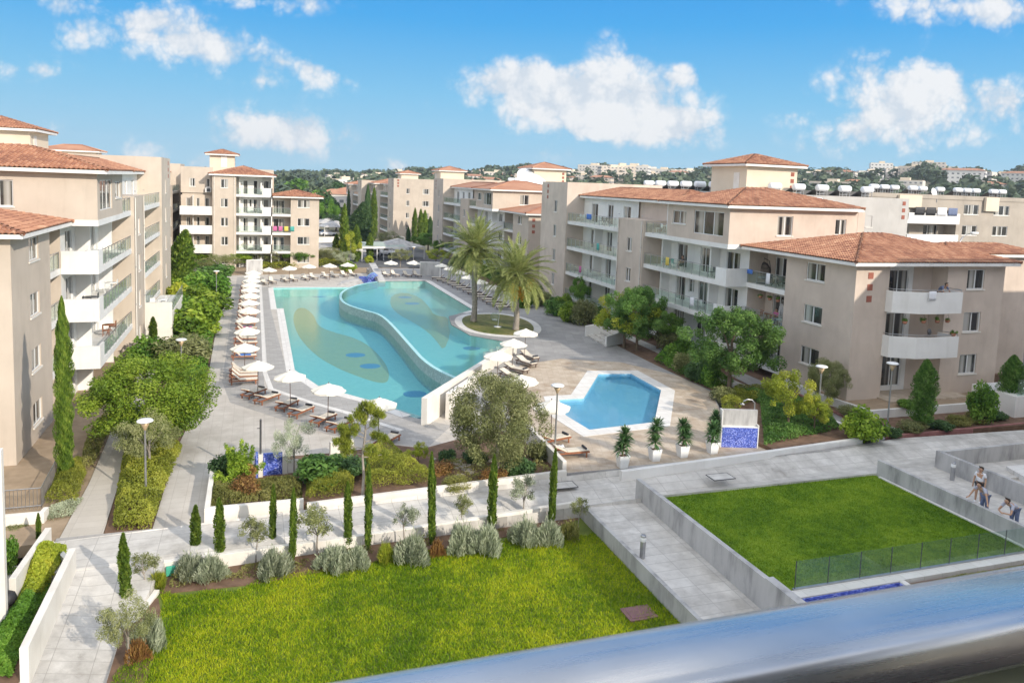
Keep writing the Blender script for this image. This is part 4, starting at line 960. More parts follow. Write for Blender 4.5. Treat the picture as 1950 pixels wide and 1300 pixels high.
for (x, y, z, r_, lab, rz, tilt) in [(48.2, 131.6, CE+2.6, 3.0, 'huge white satellite dish on the roof of the block behind the palms', .2, -.85), (91.6, 84.2, 16.0, .75, 'small white satellite dish on the flat roof at the far right', .3, -.3)]:
    t_ = empty('satellite_dish', (x, y, z), rz, lab, 'satellite dish'); m = MB()
    n = 28; rg = [(0, 0), (r_*.4, .05*r_), (r_*.75, .17*r_), (r_, .3*r_)]
    for sgn, off in ((1, 0), (-1, -.03)):
        vs = [(q*math.cos(2*math.pi*k/n), h_+off, q*math.sin(2*math.pi*k/n)*1.0) for q, h_ in rg for k in range(n)]
        m.raw(vs, [(i*n+k, i*n+(k+1) % n, (i+1)*n+(k+1) % n, (i+1)*n+k) for i in range(3) for k in range(n)], 'plastic', True)
    d_ = m.build('reflector', t_); d_.rotation_euler = (tilt, 0, 0)
    f = MB(); f.tube([(0, 0, 0), (0, -.3*r_, -r_*.8), (0, -.3*r_, -1.3*r_-.4)], .06, 'metal'); f.tube([(0, 0, -r_*.9), (0, r_*.9, 0)], .03, 'metal'); f.build('mount', t_)
# ---------------------------------------------------------------- garden walls, planters, lawns
def wall_thing(name, label, cat, pts, wid, z0, ztop, mat, bevel=.012):
    """a wall along a plan polyline; ztop number, list per point or function"""
    mb = MB(); n = len(pts); V = [Vector(p) for p in pts]; Lf, Rt = [], []
    for i in range(n):
        a = (V[i]-V[i-1]).normalized() if i else None; b = (V[i+1]-V[i]).normalized() if i < n-1 else None
        t_ = ((a or b)+(b or a)).normalized(); nn = Vector((-t_.y, t_.x)); k = 1/max(.4, nn.dot(Vector((-(a or b).y, (a or b).x))))
        Lf.append(V[i]+nn*wid/2*k); Rt.append(V[i]-nn*wid/2*k)
    zt = [ztop(p[0], p[1]) if callable(ztop) else (ztop[i] if isinstance(ztop, (list, tuple)) else ztop) for i, p in enumerate(pts)]
    zb = [z0(p[0], p[1]) if callable(z0) else z0 for p in pts]
    vs = []; 
    for i in range(n): vs += [(*Lf[i], zb[i]), (*Rt[i], zb[i]), (*Rt[i], zt[i]), (*Lf[i], zt[i])]
    fs = []
    for i in range(n-1):
        a, b = 4*i, 4*i+4; fs += [(a+1, b+1, b+2, a+2), (b, a, a+3, b+3), (a+2, b+2, b+3, a+3), (a, b, b+1, a+1)]
    fs += [(0, 1, 2, 3), (4*n-1, 4*n-2, 4*n-3, 4*n-4)]
    mb.raw(vs, fs, mat); o = mb.build(name, None, bevel); return tag(o, label, cat)
def zl(x, y=0): return -.60+.70*(min(14.5, max(-4.5, x))+4.5)/19
wall_thing('planter_wall', 'taller left section of white planter wall along the walkway', 'planter wall', [(-1.9, 39.3), (-1.9, 33.95), (2.1, 33.95)], .22, -.1, .74, 'whitewall')
wall_thing('planter_wall', 'lower right section of white planter wall along the walkway under the olive tree', 'planter wall', [(2.25, 33.95), (14.75, 33.95)], .22, -.1, [.52, .95], 'whitewall')
sheet('planter_soil', [(-1.78, 34.06), (-1.78, 39.3), (1.5, 41.1), (4.6, 40.9), (7.2, 41.5), (8.9, 40.25), (14.7, 43.0), (14.7, 34.06)], .3, 'soil', .4, (), lambda x, y: .38+.02*max(0, x)-(y-34)*.035)
wall_thing('garden_wall', 'low beige wall between the olive tree bed and the kids pool deck', 'garden wall', [(14.72, 34.1), (14.72, 39.5), (13.9, 43)], .22, .2, [1.35, 1.5, 1.3], 'whitewall')
wall_thing('pool_wall', 'tall white diagonal wall ending beside the lower pool', 'wall', [wall_a, wl(.5), (20.9, 60.2)], .42, -1.2, [1.72, 1.72, 1.72], 'whitewall', .02)
w2a = Vector((11.65, 46.1)); ev = Vector((wall_b[0]-wall_a[0], wall_b[1]-wall_a[1])).normalized(); pv = Vector((ev.y, -ev.x))
wall_thing('stair_wall', 'shorter white wall beside the steps up to the kids deck', 'wall', [tuple(w2a), tuple(w2a+ev*5.0)], .3, -.1, [1.7, 1.74], 'whitewall', .02)
mb = MB()
for k in range(5):
    o = w2a+ev*(.1+.42*k)+pv*.16
    o = o+pv*.005*k; mb.prism([tuple(o), tuple(o+pv*(3.4-.01*k)), tuple(o+pv*(3.4-.01*k)+ev*(3.0-.43*k)), tuple(o+ev*(3.0-.43*k))], -.1+.001*k, U/5*(k+1)-.002, 'coping')
struct('deck_steps', mb, .01)
mb = MB(); mb.prism([tuple(w2a+ev*.1+pv*3.6), (14.6, 43.1), (13.4, 42.4)], -.1, .1, 'whitewall')
struct('step_landing', mb)
wall_thing('deck_wall', 'low white wall in front of the potted yuccas along the walkway', 'wall', [(17.3, 33.0), (24.3, 33.5), (33.4, 34.3)], .26, .3, [1.05, 1.08, 1.12], 'white')
sheet('ground_cover_soil', [(27.2, 33.8), (33.4, 34.4), (34.1, 38.8), (34.2, 44.0), (31.3, 43.6), (27.9, 39.3), (26.9, 36.2)], U+.22, 'soil', .5)
wall_thing('planter_wall', 'low white wall edging the ground cover bed beside the lime green trees', 'planter wall', [(33.5, 34.45), (34.2, 36.2), (34.3, 40), (34.4, 44)], .22, .4, U+.34, 'white')
wall_thing('kerb', 'dark red kerb edging the bed in front of the right wing', 'kerb', [(36.8, 44), (36.4, 41.4), (35.75, 34.75), (47, 34.9), (60, 34.3)], .16, .5, U+.13, 'redkerb')
sheet('bed_soil', [(36.5, 41.4), (35.9, 34.9), (60, 34.4), (60, 38.1), (37.7, 38.1), (37.9, 42.2)], U+.07, 'soil', .4)
wall_thing('garden_wall', 'low white retaining wall in front of the right wing and its tall cypress', 'garden wall', [(37.4, 46), (37.0, 42.2), (37.55, 37.95), (46.4, 37.95), (54, 37.6)], .2, .6, 1.42, 'white')
sheet('upper_bed_soil', [(37.1, 43), (37.6, 38), (54, 37.7), (54, 41), (37.2, 44)], 1.4, 'drysoil', .5)
mb = MB(); mb.prism([(40.2, 39.0), (47, 39.0), (47, 42.5), (40.2, 42.5)], 1.2, 1.52, 'kidspave'); struct('terrace_paving', mb)
sheet('right_side_path', [(34.3, 34.0), (35.6, 34.7), (36.3, 41.4), (36.7, 50), (35.3, 50), (34.5, 44)], U+.016, 'rightpave', .2)
mb = MB(); mb.box((47.6, 36.0, .4), (56, 39.3, 2.3), 'white'); o = tag(mb.build('terrace_wall', None, .02), 'white raised terrace with a glass balustrade at the right edge of the photo', 'terrace')
gl_ = MB()
for i in range(3): gl_.box((47.8+i*2.2, 36.08, 2.32), (49.9+i*2.2, 36.1, 3.4), 'glass')
g_ = gl_.build('glass_panel', o); 
# lower lawn, its retaining wall, bed and ramp path
def lz(x, y): return zl(x)+.004
sheet('lawn', [(-4.3, 12), (14.05, 12), (14.05, 30.75), (-3.2, 30.75), (-4.1, 27)], 0, 'grassroot', .5, (), lz)
sheet('flower_bed_soil', [(-3.3, 29.5), (0, 29.1), (4, 29.3), (8, 29.6), (12.5, 29.9), (13.9, 30.3), (13.9, 30.8), (-3.25, 30.8)], 0, 'soil', .2, (), lambda x, y: zl(x)+.03)
sheet('flower_bed_soil', [(-4.3, 20), (-3.2, 23), (-2.9, 27), (-3.3, 29.2), (-4.2, 29.2)], 0, 'soil', .2, (), lambda x, y: zl(x)+.026)
wall_thing('retaining_wall', 'white retaining wall below the walkway behind the row of thin cypresses', 'retaining wall', [(-3.3, 30.92), (4, 30.92), (9, 30.92), (14.0, 30.92)], .2, -1.2, [.03, wz(4)+.03, wz(9)+.03, wz(14)+.05], 'whitewall')
mb = MB(); mb.box((-3.2, 30.68, -.5), (-2.0, 30.79, -.12), 'greencloth'); tag(mb.build('ground_box', None, .02), 'green box against the retaining wall by the small round olive', 'box')
sheet('lower_path', [(-6.3, 14), (-4.35, 14), (-4.15, 27), (-3.25, 30.8), (-3.25, 31.05), (-6.3, 31.05)], 0, 'walkpave', .4, (), lambda x, y: -.9+.9*min(1, max(0, (y-25.5)/5.4)))
wall_thing('path_kerb', 'white kerb between the lower left path and the lawn', 'kerb', [(-4.3, 14), (-4.15, 27), (-3.4, 29.6)], .2, -1.2, [-.75, -.62, -.4], 'whitewall')
wall_thing('path_wall', 'long white wall along the lower left path', 'wall', [(-6.42, 24.6), (-6.42, 31.0)], .24, -1.2, .9, 'whitewall')
wall_thing('path_wall', 'short white wall set back at the top of the lower left path', 'wall', [(-7.9, 29.2), (-7.7, 33.2)], .22, -.6, .85, 'whitewall')
wall_thing('path_wall', 'low white wall across the lower left path corner', 'wall', [(-7.6, 33.1), (-6.6, 31.3)], .2, -.6, .3, 'whitewall')
sheet('patio_paving', [(-20, 10), (-6.6, 10), (-6.6, 33.2), (-20, 33.6)], -.62, 'leftpave', .4)
mb = MB(); mb.prism([(-9.6, 24.2), (-6.56, 24.2), (-6.56, 30.6), (-7.6, 30.6)], -.65, -.15, 'whitewall', 'soil'); tag(mb.build('planter_box'), 'white walled planter of the yellow-green hedge at lower left', 'planter')
mb = MB(); mb.box((-14, 28.05, -.7), (-7.8, 28.3, 5.8), 'whitewall'); tag(mb.build('house_wall', None, .01), 'white wall edge of a house at the left edge of the photo', 'wall')
wall_thing('ramp_wall', 'low concrete wall between the lower lawn and the ramp', 'wall', [(14.12, 30.4), (14.12, 16)], .17, -1, [.76, .84], 'concrete', .01)
sheet('ramp', [(14.2, 30.5), (17.05, 30.5), (17.05, 14), (14.2, 14)], 0, 'walkpave', .5, (), lambda x, y: .56-.2*(30.5-y)/9)
wall_thing('lawn_wall', 'long concrete wall between the ramp and the upper lawn', 'wall', [(17.15, 30.95), (17.15, 21.3)], .22, -.6, [1.46, 1.55], 'concrete', .01)
wall_thing('lawn_wall', 'raised near end of the concrete wall beside the glass fence', 'wall', [(17.17, 21.28), (17.17, 14)], .34, -.6, [1.62, 1.62], 'concrete', .01)
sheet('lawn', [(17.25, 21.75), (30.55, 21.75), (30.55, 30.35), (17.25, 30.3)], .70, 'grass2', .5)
wall_thing('lawn_wall', 'concrete wall the two men lean on beside the upper lawn', 'wall', [(30.7, 30.2), (30.7, 18)], .2, -.2, [1.52, 1.52], 'concrete', .01)
wall_thing('lawn_kerb', 'thin pale kerb at the foot of the concrete wall right of the upper lawn', 'kerb', [(30.5, 29.9), (30.5, 21.8)], .14, .4, .76, 'coping')
sheet('lawn_edge', [(17.25, 21.25), (30.55, 21.25), (30.55, 21.7), (17.25, 21.7)], .70, 'coping', .5)
sheet('front_bed_soil', [(23.3, 17.2), (32, 17.2), (32, 21.1), (23.3, 21.1)], .62, 'soil', .5)
sheet('side_walk', [(30.85, 30.2), (34.5, 30.2), (34.7, 14), (30.85, 14)], U+.004, 'walkpave', .5)
wall_thing('side_wall', 'concrete wall behind the standing woman', 'wall', [(34.6, 30.2), (34.75, 18)], .22, .3, [1.72, 1.72], 'concrete', .01)
wall_thing('side_wall', 'dark concrete wall running right from the path corner', 'wall', [(34.9, 30.15), (42, 30.1), (52, 29.7)], .2, .3, [1.66, 1.7, 1.7], 'concrete', .01)
sheet('sunken_floor', [(34.86, 14), (55, 14), (55, 30.0), (34.86, 30.0)], U-.1, 'walkpave', .3)
mb = MB()
mb.prism([(36.4, 24.0), (38, 28.9), (55, 28.4), (55, 20)], U-.2, U+.22, 'coping'); struct('raised_paving', mb)
mb = MB()      # small blue mosaic basin below the rail
for a, b in (((17.4, 18.0), (23.2, 18.25)), ((17.4, 21.14), (23.2, 21.2)), ((17.4, 18.255), (17.65, 21.135)), ((22.95, 18.255), (23.2, 21.135))): mb.box((*a, -.3), (*b, .74), 'coping')
mb.box((17.66, 18.26, -.3), (22.94, 21.13, .1), 'mosaic')
for a, b in (((17.66, 21.09), (22.94, 21.135)), ((22.9, 18.26), (22.945, 21.08)), ((17.655, 18.26), (17.7, 21.08))): mb.box((*a, .101), (*b, .70), 'mosaic')
for i in range(4): mb.lathe([(.16, .0), (.18, .16), (.05, .2), (0, .2)], 'mosaic', 10, (18.9+i*.9, 20.3, .1))
tag(mb.build('mosaic_basin'), 'small blue mosaic basin below the glass fence', 'basin')
# glass fence of the upper lawn
t_ = empty('glass_fence', (18.6, 21.72, .7), 0, 'frameless glass fence along the near edge of the upper lawn', 'fence')
for i in range(8):
    m = MB(); x = .1+i*1.47; m.box((x, -.008, .06), (x+1.43, .008, 1.08), 'glass'); m.build('glass_panel', t_)
for i in range(9):
    m = MB(); x = .08+i*1.47; m.box((x-.01, -.015, 0), (x+.01, .015, 1.09), 'darkmetal'); m.build('post', t_)
m = MB(); m.box((0, -.05, 0.0), (11.95, .05, .05), 'metal'); m.build('base_channel', t_)
# manholes and covers
x, y = G(1217, 1168, .05); mb = MB(); mb.box((x-.55, y-.42, zl(x)-.1), (x+.55, y+.42, zl(x)+.06), 'manhole'); mb.box((x-.42, y-.3, zl(x)+.061), (x+.42, y+.3, zl(x)+.075), 'manhole'); tag(mb.build('manhole_cover', None, .015), 'brown square manhole cover set in the lower lawn', 'manhole cover')
for (px, py, lab) in [(1372, 912, 'square paved access cover in the walkway by the upper lawn'), (1073, 922, 'small square access cover in the walkway near the yucca deck')]:
    x, y = G(px, py, wz(15)); mb = MB(); z = wz(x)
    for a, b in (((-.62, -.4), (.62, -.37)), ((-.62, .37), (.62, .4)), ((-.62, -.365), (-.59, .365)), ((.59, -.365), (.62, .365))): mb.box((x+a[0], y+a[1], z-.02), (x+b[0], y+b[1], z+.018), 'darkmetal')
    mb.box((x-.58, y-.36, z-.02), (x+.58, y+.36, z+.014), 'walkpave'); tag(mb.build('access_cover'), lab, 'access cover')
# bollards
for (px, py, z, lab) in [(1223, 1062, .45, 'grey steel bollard on the ramp'), (1813, 914, U, 'grey steel bollard beside the path of the leaning men')]:
    x, y = G(px, py, z); t_ = empty('bollard', (x, y, z), 0, lab, 'bollard'); m = MB(); m.lathe([(.11, 0), (.11, .92), (.10, .95), (0, .95)], 'metal', 16); m.build('post', t_)
    m = MB(); m.lathe([(.112, .70), (.118, .71), (.118, .86), (.112, .87)], 'plastic', 16); m.build('lamp', t_)
# metal garden railing at the left block
t_ = empty('garden_railing', (-10.4, 37.3, 0), 0, 'low grey metal railing round the bed of the big cypress', 'railing'); m = MB()
P = [(0, 0), (1.5, 0), (1.3, 4.0)]
for a, b in zip(P, P[1:]):
    for z in (.15, .95): m.tube([(*a, z), (*b, z)], .025, 'metal', 6)
    n = int((Vector(b)-Vector(a)).length/.14)
    for i in range(n+1): q = Vector(a).lerp(Vector(b), i/n); m.tube([(q.x, q.y, 0), (q.x, q.y, .95)], .011, 'metal', 4)
m.build('bars', t_)
wall_thing('garden_wall', 'low white wall in front of the big left cypress bed', 'garden wall', [(-11, 35.9), (-8.55, 35.9), (-8.5, 36.4)], .2, -.1, .42, 'whitewall')
# grass blades
def blades(name, inside, x0, x1, y0, y1, n, zf, mat, h=.07, seed=1):
    r = np.random.default_rng(seed); X = r.uniform(x0, x1, n); Y = r.uniform(y0, y1, n)
    k = inside(X, Y); X, Y = X[k], Y[k]; n = len(X); Z = zf(X)
    a = r.uniform(0, 2*np.pi, n); ww = r.uniform(.006, .014, n)*1.4; hh = h*r.uniform(.5, 1.5, n); ln = r.normal(0, .5, (n, 2))*hh[:, None]
    V = np.empty((n, 3, 3)); V[:, 0] = np.stack([X-np.cos(a)*ww, Y-np.sin(a)*ww, Z], 1); V[:, 1] = np.stack([X+np.cos(a)*ww, Y+np.sin(a)*ww, Z], 1); V[:, 2] = np.stack([X+ln[:, 0], Y+ln[:, 1], Z+hh], 1)
    me = mesh_np(name, V.reshape(-1, 3), np.arange(3*n).reshape(-1, 3), mat, r.uniform(0, 1, n)); o = bpy.data.objects.new(name, me); COL.objects.link(o); return o
zln = lambda X: -.60+.70*(np.clip(X, -4.5, 14.5)+4.5)/19
tag(blades('grass', lambda X, Y: (Y < 29.3+.35*np.sin(X*1.3)+.2*np.sin(X*3.1)) & (X > -4.0+.9*np.sin(Y*.5)*(Y > 22)), -4.1, 14.0, 15, 30.5, 330000, zln, 'grass', .085, 2), 'bright green mown grass of the lower lawn', 'grass', kind='stuff')
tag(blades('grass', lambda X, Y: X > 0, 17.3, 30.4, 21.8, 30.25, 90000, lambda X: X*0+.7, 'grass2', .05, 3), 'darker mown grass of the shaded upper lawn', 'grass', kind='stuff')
# ---------------------------------------------------------------- vegetation
def unit(v): return v/np.maximum(np.linalg.norm(v, axis=1, keepdims=True), 1e-9)
def leaves(n, C, Rd, ll, lw, seed, up=.35, shell=.55, along=None, weight=None):
    """leaf-sized diamonds spread through ellipsoidal clumps; returns verts, quads, tint"""
    r = np.random.default_rng(seed); C = np.asarray(C, float); Rd = np.asarray(Rd, float)
    if Rd.ndim == 1: Rd = np.repeat(Rd[:, None], 3, 1)
    wt = (Rd.prod(1))**(2/3) if weight is None else np.asarray(weight, float); wt = wt/wt.sum()
    k = r.choice(len(C), n, p=wt); d = unit(r.normal(size=(n, 3))); rr = (shell+(1-shell)*r.random(n))**.8*np.where(r.random(n) < .25, r.random(n), 1)
    P_ = C[k]+d*Rd[k]*rr[:, None]
    nrm = unit(d*.55+r.normal(size=(n, 3))*.55+np.array([0, 0, up]))
    t = r.normal(size=(n, 3)) if along is None else np.asarray(along)[None]+d*.35+r.normal(size=(n, 3))*.25
    t = unit(t-nrm*(t*nrm).sum(1, keepdims=True)); b = np.cross(nrm, t)
    L_ = (ll*r.uniform(.6, 1.3, n)/2)[:, None]; W_ = (lw*r.uniform(.7, 1.3, n)/2)[:, None]
    V = np.stack([P_-t*L_, P_+b*W_, P_+t*L_, P_-b*W_], 1).reshape(-1, 3)
    ct = r.random(len(C)); tint = np.clip(ct[k]*.62+r.random(n)*.38, 0, 1)
    return V, np.arange(4*n).reshape(-1, 4), tint
def clumps(n, seed, shape, rmin, rmax):
    r = np.random.default_rng(seed); C = []; Rr = []
    while len(C) < n:
        p = r.uniform(-1, 1, 3)
        if (p**2).sum() > 1: continue
        q = shape(p, r)
        if q is None: continue
        C.append(q); Rr.append(r.uniform(rmin, rmax))
    return np.array(C), np.array(Rr)
def trunk_mesh(name, h, r0, mat, limbs=(), lean=(0, 0), n=8):
    m = MB(); pts = [(lean[0]*t*t, lean[1]*t*t, h*t) for t in (0, .25, .5, .75, 1)]; m.tube(pts, [r0*1.25, r0, r0*.85, r0*.7, r0*.5], mat, n)
    for (t, dx, dy, dz, rr) in limbs:
        a = Vector((lean[0]*t*t, lean[1]*t*t, h*t)); b = a+Vector((dx, dy, dz)); m.tube([a, a.lerp(b, .5)+Vector((0, 0, .08*dz)), b], [rr, rr*.7, rr*.35], mat, 6)
    return m.mesh(name)
PROTO = {}
def reg(key, crown, trunk): PROTO[key] = (crown, trunk)
def broad(key, mat, seed, nl=9000, ll=.17, lw=.085, nc=46, trunk='bark', flat=.8, base=.28, rag=.2, rc=(.28, .6)):
    # unit tree: height 1, crown radius ~.5 before scaling; leaf size is kept by building at a nominal 4.5 m
    H = 4.5
    def shp(p, r):
        z = base+(p[2]+1)/2*(1-base)
        rad = .47*(1+rag*math.sin(p[0]*7+seed)*math.cos(p[1]*5+seed))
        q = p*1.0; s = np.linalg.norm(q); q = q/max(s, 1e-6)*(s**.45)
        return np.array([q[0]*rad*H, q[1]*rad*H, (base+.08+(q[2]+1)/2*(.9-base))*H])
    C, Rr = clumps(nc, seed, shp, *rc)
    V, F, t = leaves(nl, C, Rr, ll, lw, seed+1)
    limbs = []
    rr = random.Random(seed)
    for i in range(7):
        a = rr.random()*6.28; limbs.append((.45+.5*rr.random(), math.cos(a)*.9, math.sin(a)*.9, .9+rr.random()*.7, .05))
    reg(key, mesh_np(key+'_crown', V, F, mat, t), trunk_mesh('trunk', H*.62, .10, trunk, limbs)); 
broad('bright', 'leaf_bright', 3, 40000, .12, .055, 150, base=.12, rc=(.3, .52), rag=.25); broad('mid', 'leaf_mid', 5, 11000); broad('mid2', 'leaf_mid', 8, 11000, rag=.35, nc=38)
broad('cool', 'leaf_cool', 9, 26000, .14, .06, 110, rag=.35, base=.16, rc=(.22, .48)); broad('yellow', 'leaf_yellow', 12, 8000, rag=.35, nc=34); broad('dark', 'leaf_dark', 14, 8000)
broad('olive', 'leaf_olive', 17, 42000, .12, .042, 160, 'greybark', rag=.35, base=.06, rc=(.27, .52)); broad('olive2', 'leaf_olive', 21, 9000, .16, .05, 40, 'greybark', rag=.4)
broad('silver', 'leaf_silver', 23, 9000, .13, .045, 36, 'greybark', rag=.35)
# thin little olives of the front row: small sparse head on a bent stem
def small_olive(key, seed, mat='leaf_olive'):
    r = random.Random(seed); C, Rr = clumps(16, seed, lambda p, g: np.array([p[0]*.52, p[1]*.52, 1.25+p[2]*.42]), .12, .26)
    V, F, t = leaves(2300, C, Rr, .085, .026, seed, shell=.2)
    lb = [(.7+.3*r.random(), r.uniform(-.4, .4), r.uniform(-.4, .4), .35+.3*r.random(), .018) for _ in range(6)]
    reg(key, mesh_np(key, V, F, mat, t), trunk_mesh('trunk', .95, .028, 'greybark', lb, (r.uniform(-.15, .15), 0)))
small_olive('solive', 31); small_olive('solive2', 33); small_olive('solive3', 37, 'leaf_silver')
# cypress columns, unit height 4
def cypress(key, seed, H=4.0, rad=.17, nl=5200, mat='leaf_cypress', rag=.25, ll=.13, lw=.05):
    r = np.random.default_rng(seed); n = nl; t = r.random(n)**.9; z = t*H
    env = rad*np.minimum(1, (t*6+.35))*np.clip((1-t)*3.2, 0, 1)**.7
    a = r.uniform(0, 2*np.pi, n); lump = 1+rag*np.sin(a*3+z*2.3+seed)*np.sin(z*3.1)
    rr = env*lump*np.sqrt(r.uniform(.15, 1, n)); d = np.stack([np.cos(a), np.sin(a), np.zeros(n)], 1)
    P_ = d*rr[:, None]; P_[:, 2] = z
    tt = unit(np.array([0, 0, 1.0])[None]+d*.45+r.normal(size=(n, 3))*.22); nrm = unit(d+r.normal(size=(n, 3))*.5); nrm = unit(nrm-tt*(nrm*tt).sum(1, keepdims=True)); b = np.cross(nrm, tt)
    L_ = (ll*r.uniform(.7, 1.4, n)/2)[:, None]; W_ = (lw*r.uniform(.7, 1.3, n)/2)[:, None]
    V = np.stack([P_-tt*L_, P_+b*W_, P_+tt*L_, P_-b*W_], 1).reshape(-1, 3)
    tint = np.clip(.5+.35*np.sin(a*4+z*5)*np.sin(z*7+a)+r.normal(size=n)*.18, 0, 1)
    reg(key, mesh_np(key, V, np.arange(4*n).reshape(-1, 4), mat, tint), trunk_mesh('trunk', H*.9, .03, 'bark'))
cypress('cyp_thin', 41); cypress('cyp_thin2', 43, rag=.4); cypress('cyp_big', 45, 9.0, .62, 42000, rag=.45, ll=.15, lw=.045); cypress('cyp_far', 47, 8.0, .75, 5000, ll=.4, lw=.16)
cypress('cyp_dark', 49, 4.4, .55, 9000, 'leaf_cool', .3, .14, .055); cypress('cyp_far2', 48, 8.0, .95, 5000, 'leaf_dark', ll=.4, lw=.16)
# spiky grey lavender mounds
def lavender(key, seed, mat='leaf_silver', n=3000, R=.62, H=.62, ll=.20, lw=.03, fan=1.0):
    r = np.random.default_rng(seed); a = r.uniform(0, 2*np.pi, n); q = np.sqrt(r.random(n)); rr = q*R*(1+.28*np.sin(a*3+seed)+.15*np.sin(a*7+seed*2))
    zt = H*np.sqrt(np.clip(1-(q*.95)**2, 0, 1))*r.uniform(.3, 1, n)*(1+.22*np.sin(a*4+seed*3)*q+.35*(r.random(n) < .05))
    P_ = np.stack([np.cos(a)*rr, np.sin(a)*rr, zt], 1); d = unit(np.stack([np.cos(a)*q*.8*fan, np.sin(a)*q*.8*fan, np.ones(n)*.75], 1)+r.normal(size=(n, 3))*.28)
    nr = unit(r.normal(size=(n, 3))); nr = unit(nr-d*(nr*d).sum(1, keepdims=True)); b = np.cross(nr, d)
    L_ = (ll*r.uniform(.6, 1.3, n)/2)[:, None]; W_ = (lw*r.uniform(.7, 1.3, n)/2)[:, None]
    V = np.stack([P_-d*L_, P_+b*W_, P_+d*L_, P_-b*W_], 1).reshape(-1, 3)
    reg(key, mesh_np(key, V, np.arange(4*n).reshape(-1, 4), mat, np.clip(.45+.3*np.sin(a*6+q*9+seed)+r.normal(size=n)*.2, 0, 1)), None)
lavender('lav', 51); lavender('lav2', 53); lavender('rust', 55, 'leaf_rust', 1800, .45, .5, .16); lavender('heath', 57, 'leaf_heath', 2500, .6, .5, .13, .03); lavender('grassclump', 59, 'leaf_yellow', 1500, .4, .5, .3, .02)
# rounded shrubs
def shrub(key, mat, seed, n=3600, ll=.13, lw=.065, nc=18, R=.6, H=1.0):
    C, Rr = clumps(nc, seed, lambda p, r: np.array([p[0]*R*.75, p[1]*R*.75, H*.42+p[2]*H*.34]), .2, .34)
    V, F, t = leaves(n, C, Rr, ll, lw, seed+2); reg(key, mesh_np(key, V, F, mat, t), trunk_mesh('stem', H*.5, .03, 'bark', [(.5, .2, .1, .3, .015), (.6, -.2, .1, .3, .015)]))
shrub('sh_mid', 'leaf_mid', 61); shrub('sh_bright', 'leaf_bright', 63); shrub('sh_cool', 'leaf_cool', 65); shrub('sh_olive', 'leaf_olive', 67, 4200, .1, .035); shrub('sh_yellow', 'leaf_yellow', 69); shrub('sh_heath', 'leaf_heath', 71, 4200, .09, .03); shrub('sh_dark', 'leaf_dark', 73)
shrub('sh_rust', 'leaf_rust', 75, 2500, .09, .05)
def plant(key, name, cat, X, Y, Z, h, wdt, label, group=None, rz=None, nominal=None, trunk_name='trunk', crown_name='crown', lean=None):
    """place one plant; h = height, wdt = crown width, prototypes scaled to it"""
    cm, tm = PROTO[key]; bb = key
    z0 = 0; xs_ = NOM[key]
    o = empty(name, (X, Y, Z), rnd.uniform(0, 6.28) if rz is None else rz, label, cat, group); o.scale = (wdt/xs_[0], wdt/xs_[0], h/xs_[1])
    if lean: o.rotation_euler = (lean[0], lean[1], o.rotation_euler.z)
    part(crown_name, cm, o)
    if tm: part(trunk_name, tm, o)
    return o
NOM = {}
for k_, (c_, t_) in PROTO.items():
    co = np.empty(len(c_.vertices)*3, np.float32); c_.vertices.foreach_get('co', co); co = co.reshape(-1, 3); ext = np.percentile(co, 99, axis=0)-np.percentile(co, 1, axis=0)
    NOM[k_] = (float(max(ext[0], ext[1])), float(np.percentile(co[:, 2], 99.7)))
def PB(key, name, cat, px, py, z, topy, wpx, label, group=None, **k):
    """plant from photo measurements: base pixel, ground level, top pixel row, crown width in pixels"""
    X, Y = G(px, py, z); d = depth(X, Y, z+1); lo, hi = 0, 30
    for _ in range(40):
        m_ = (lo+hi)/2; c = CR @ (np.array([X, Y, z+m_])-CAM0); yy = PCY+FPX*c[1]/c[2]
        lo, hi = (m_, hi) if yy > topy else (lo, m_)
    return plant(key, name, cat, X, Y, z, max(.2, lo), wpx*d/FPX, label, group, **k)
T_, S_ = 'tree', 'shrub'
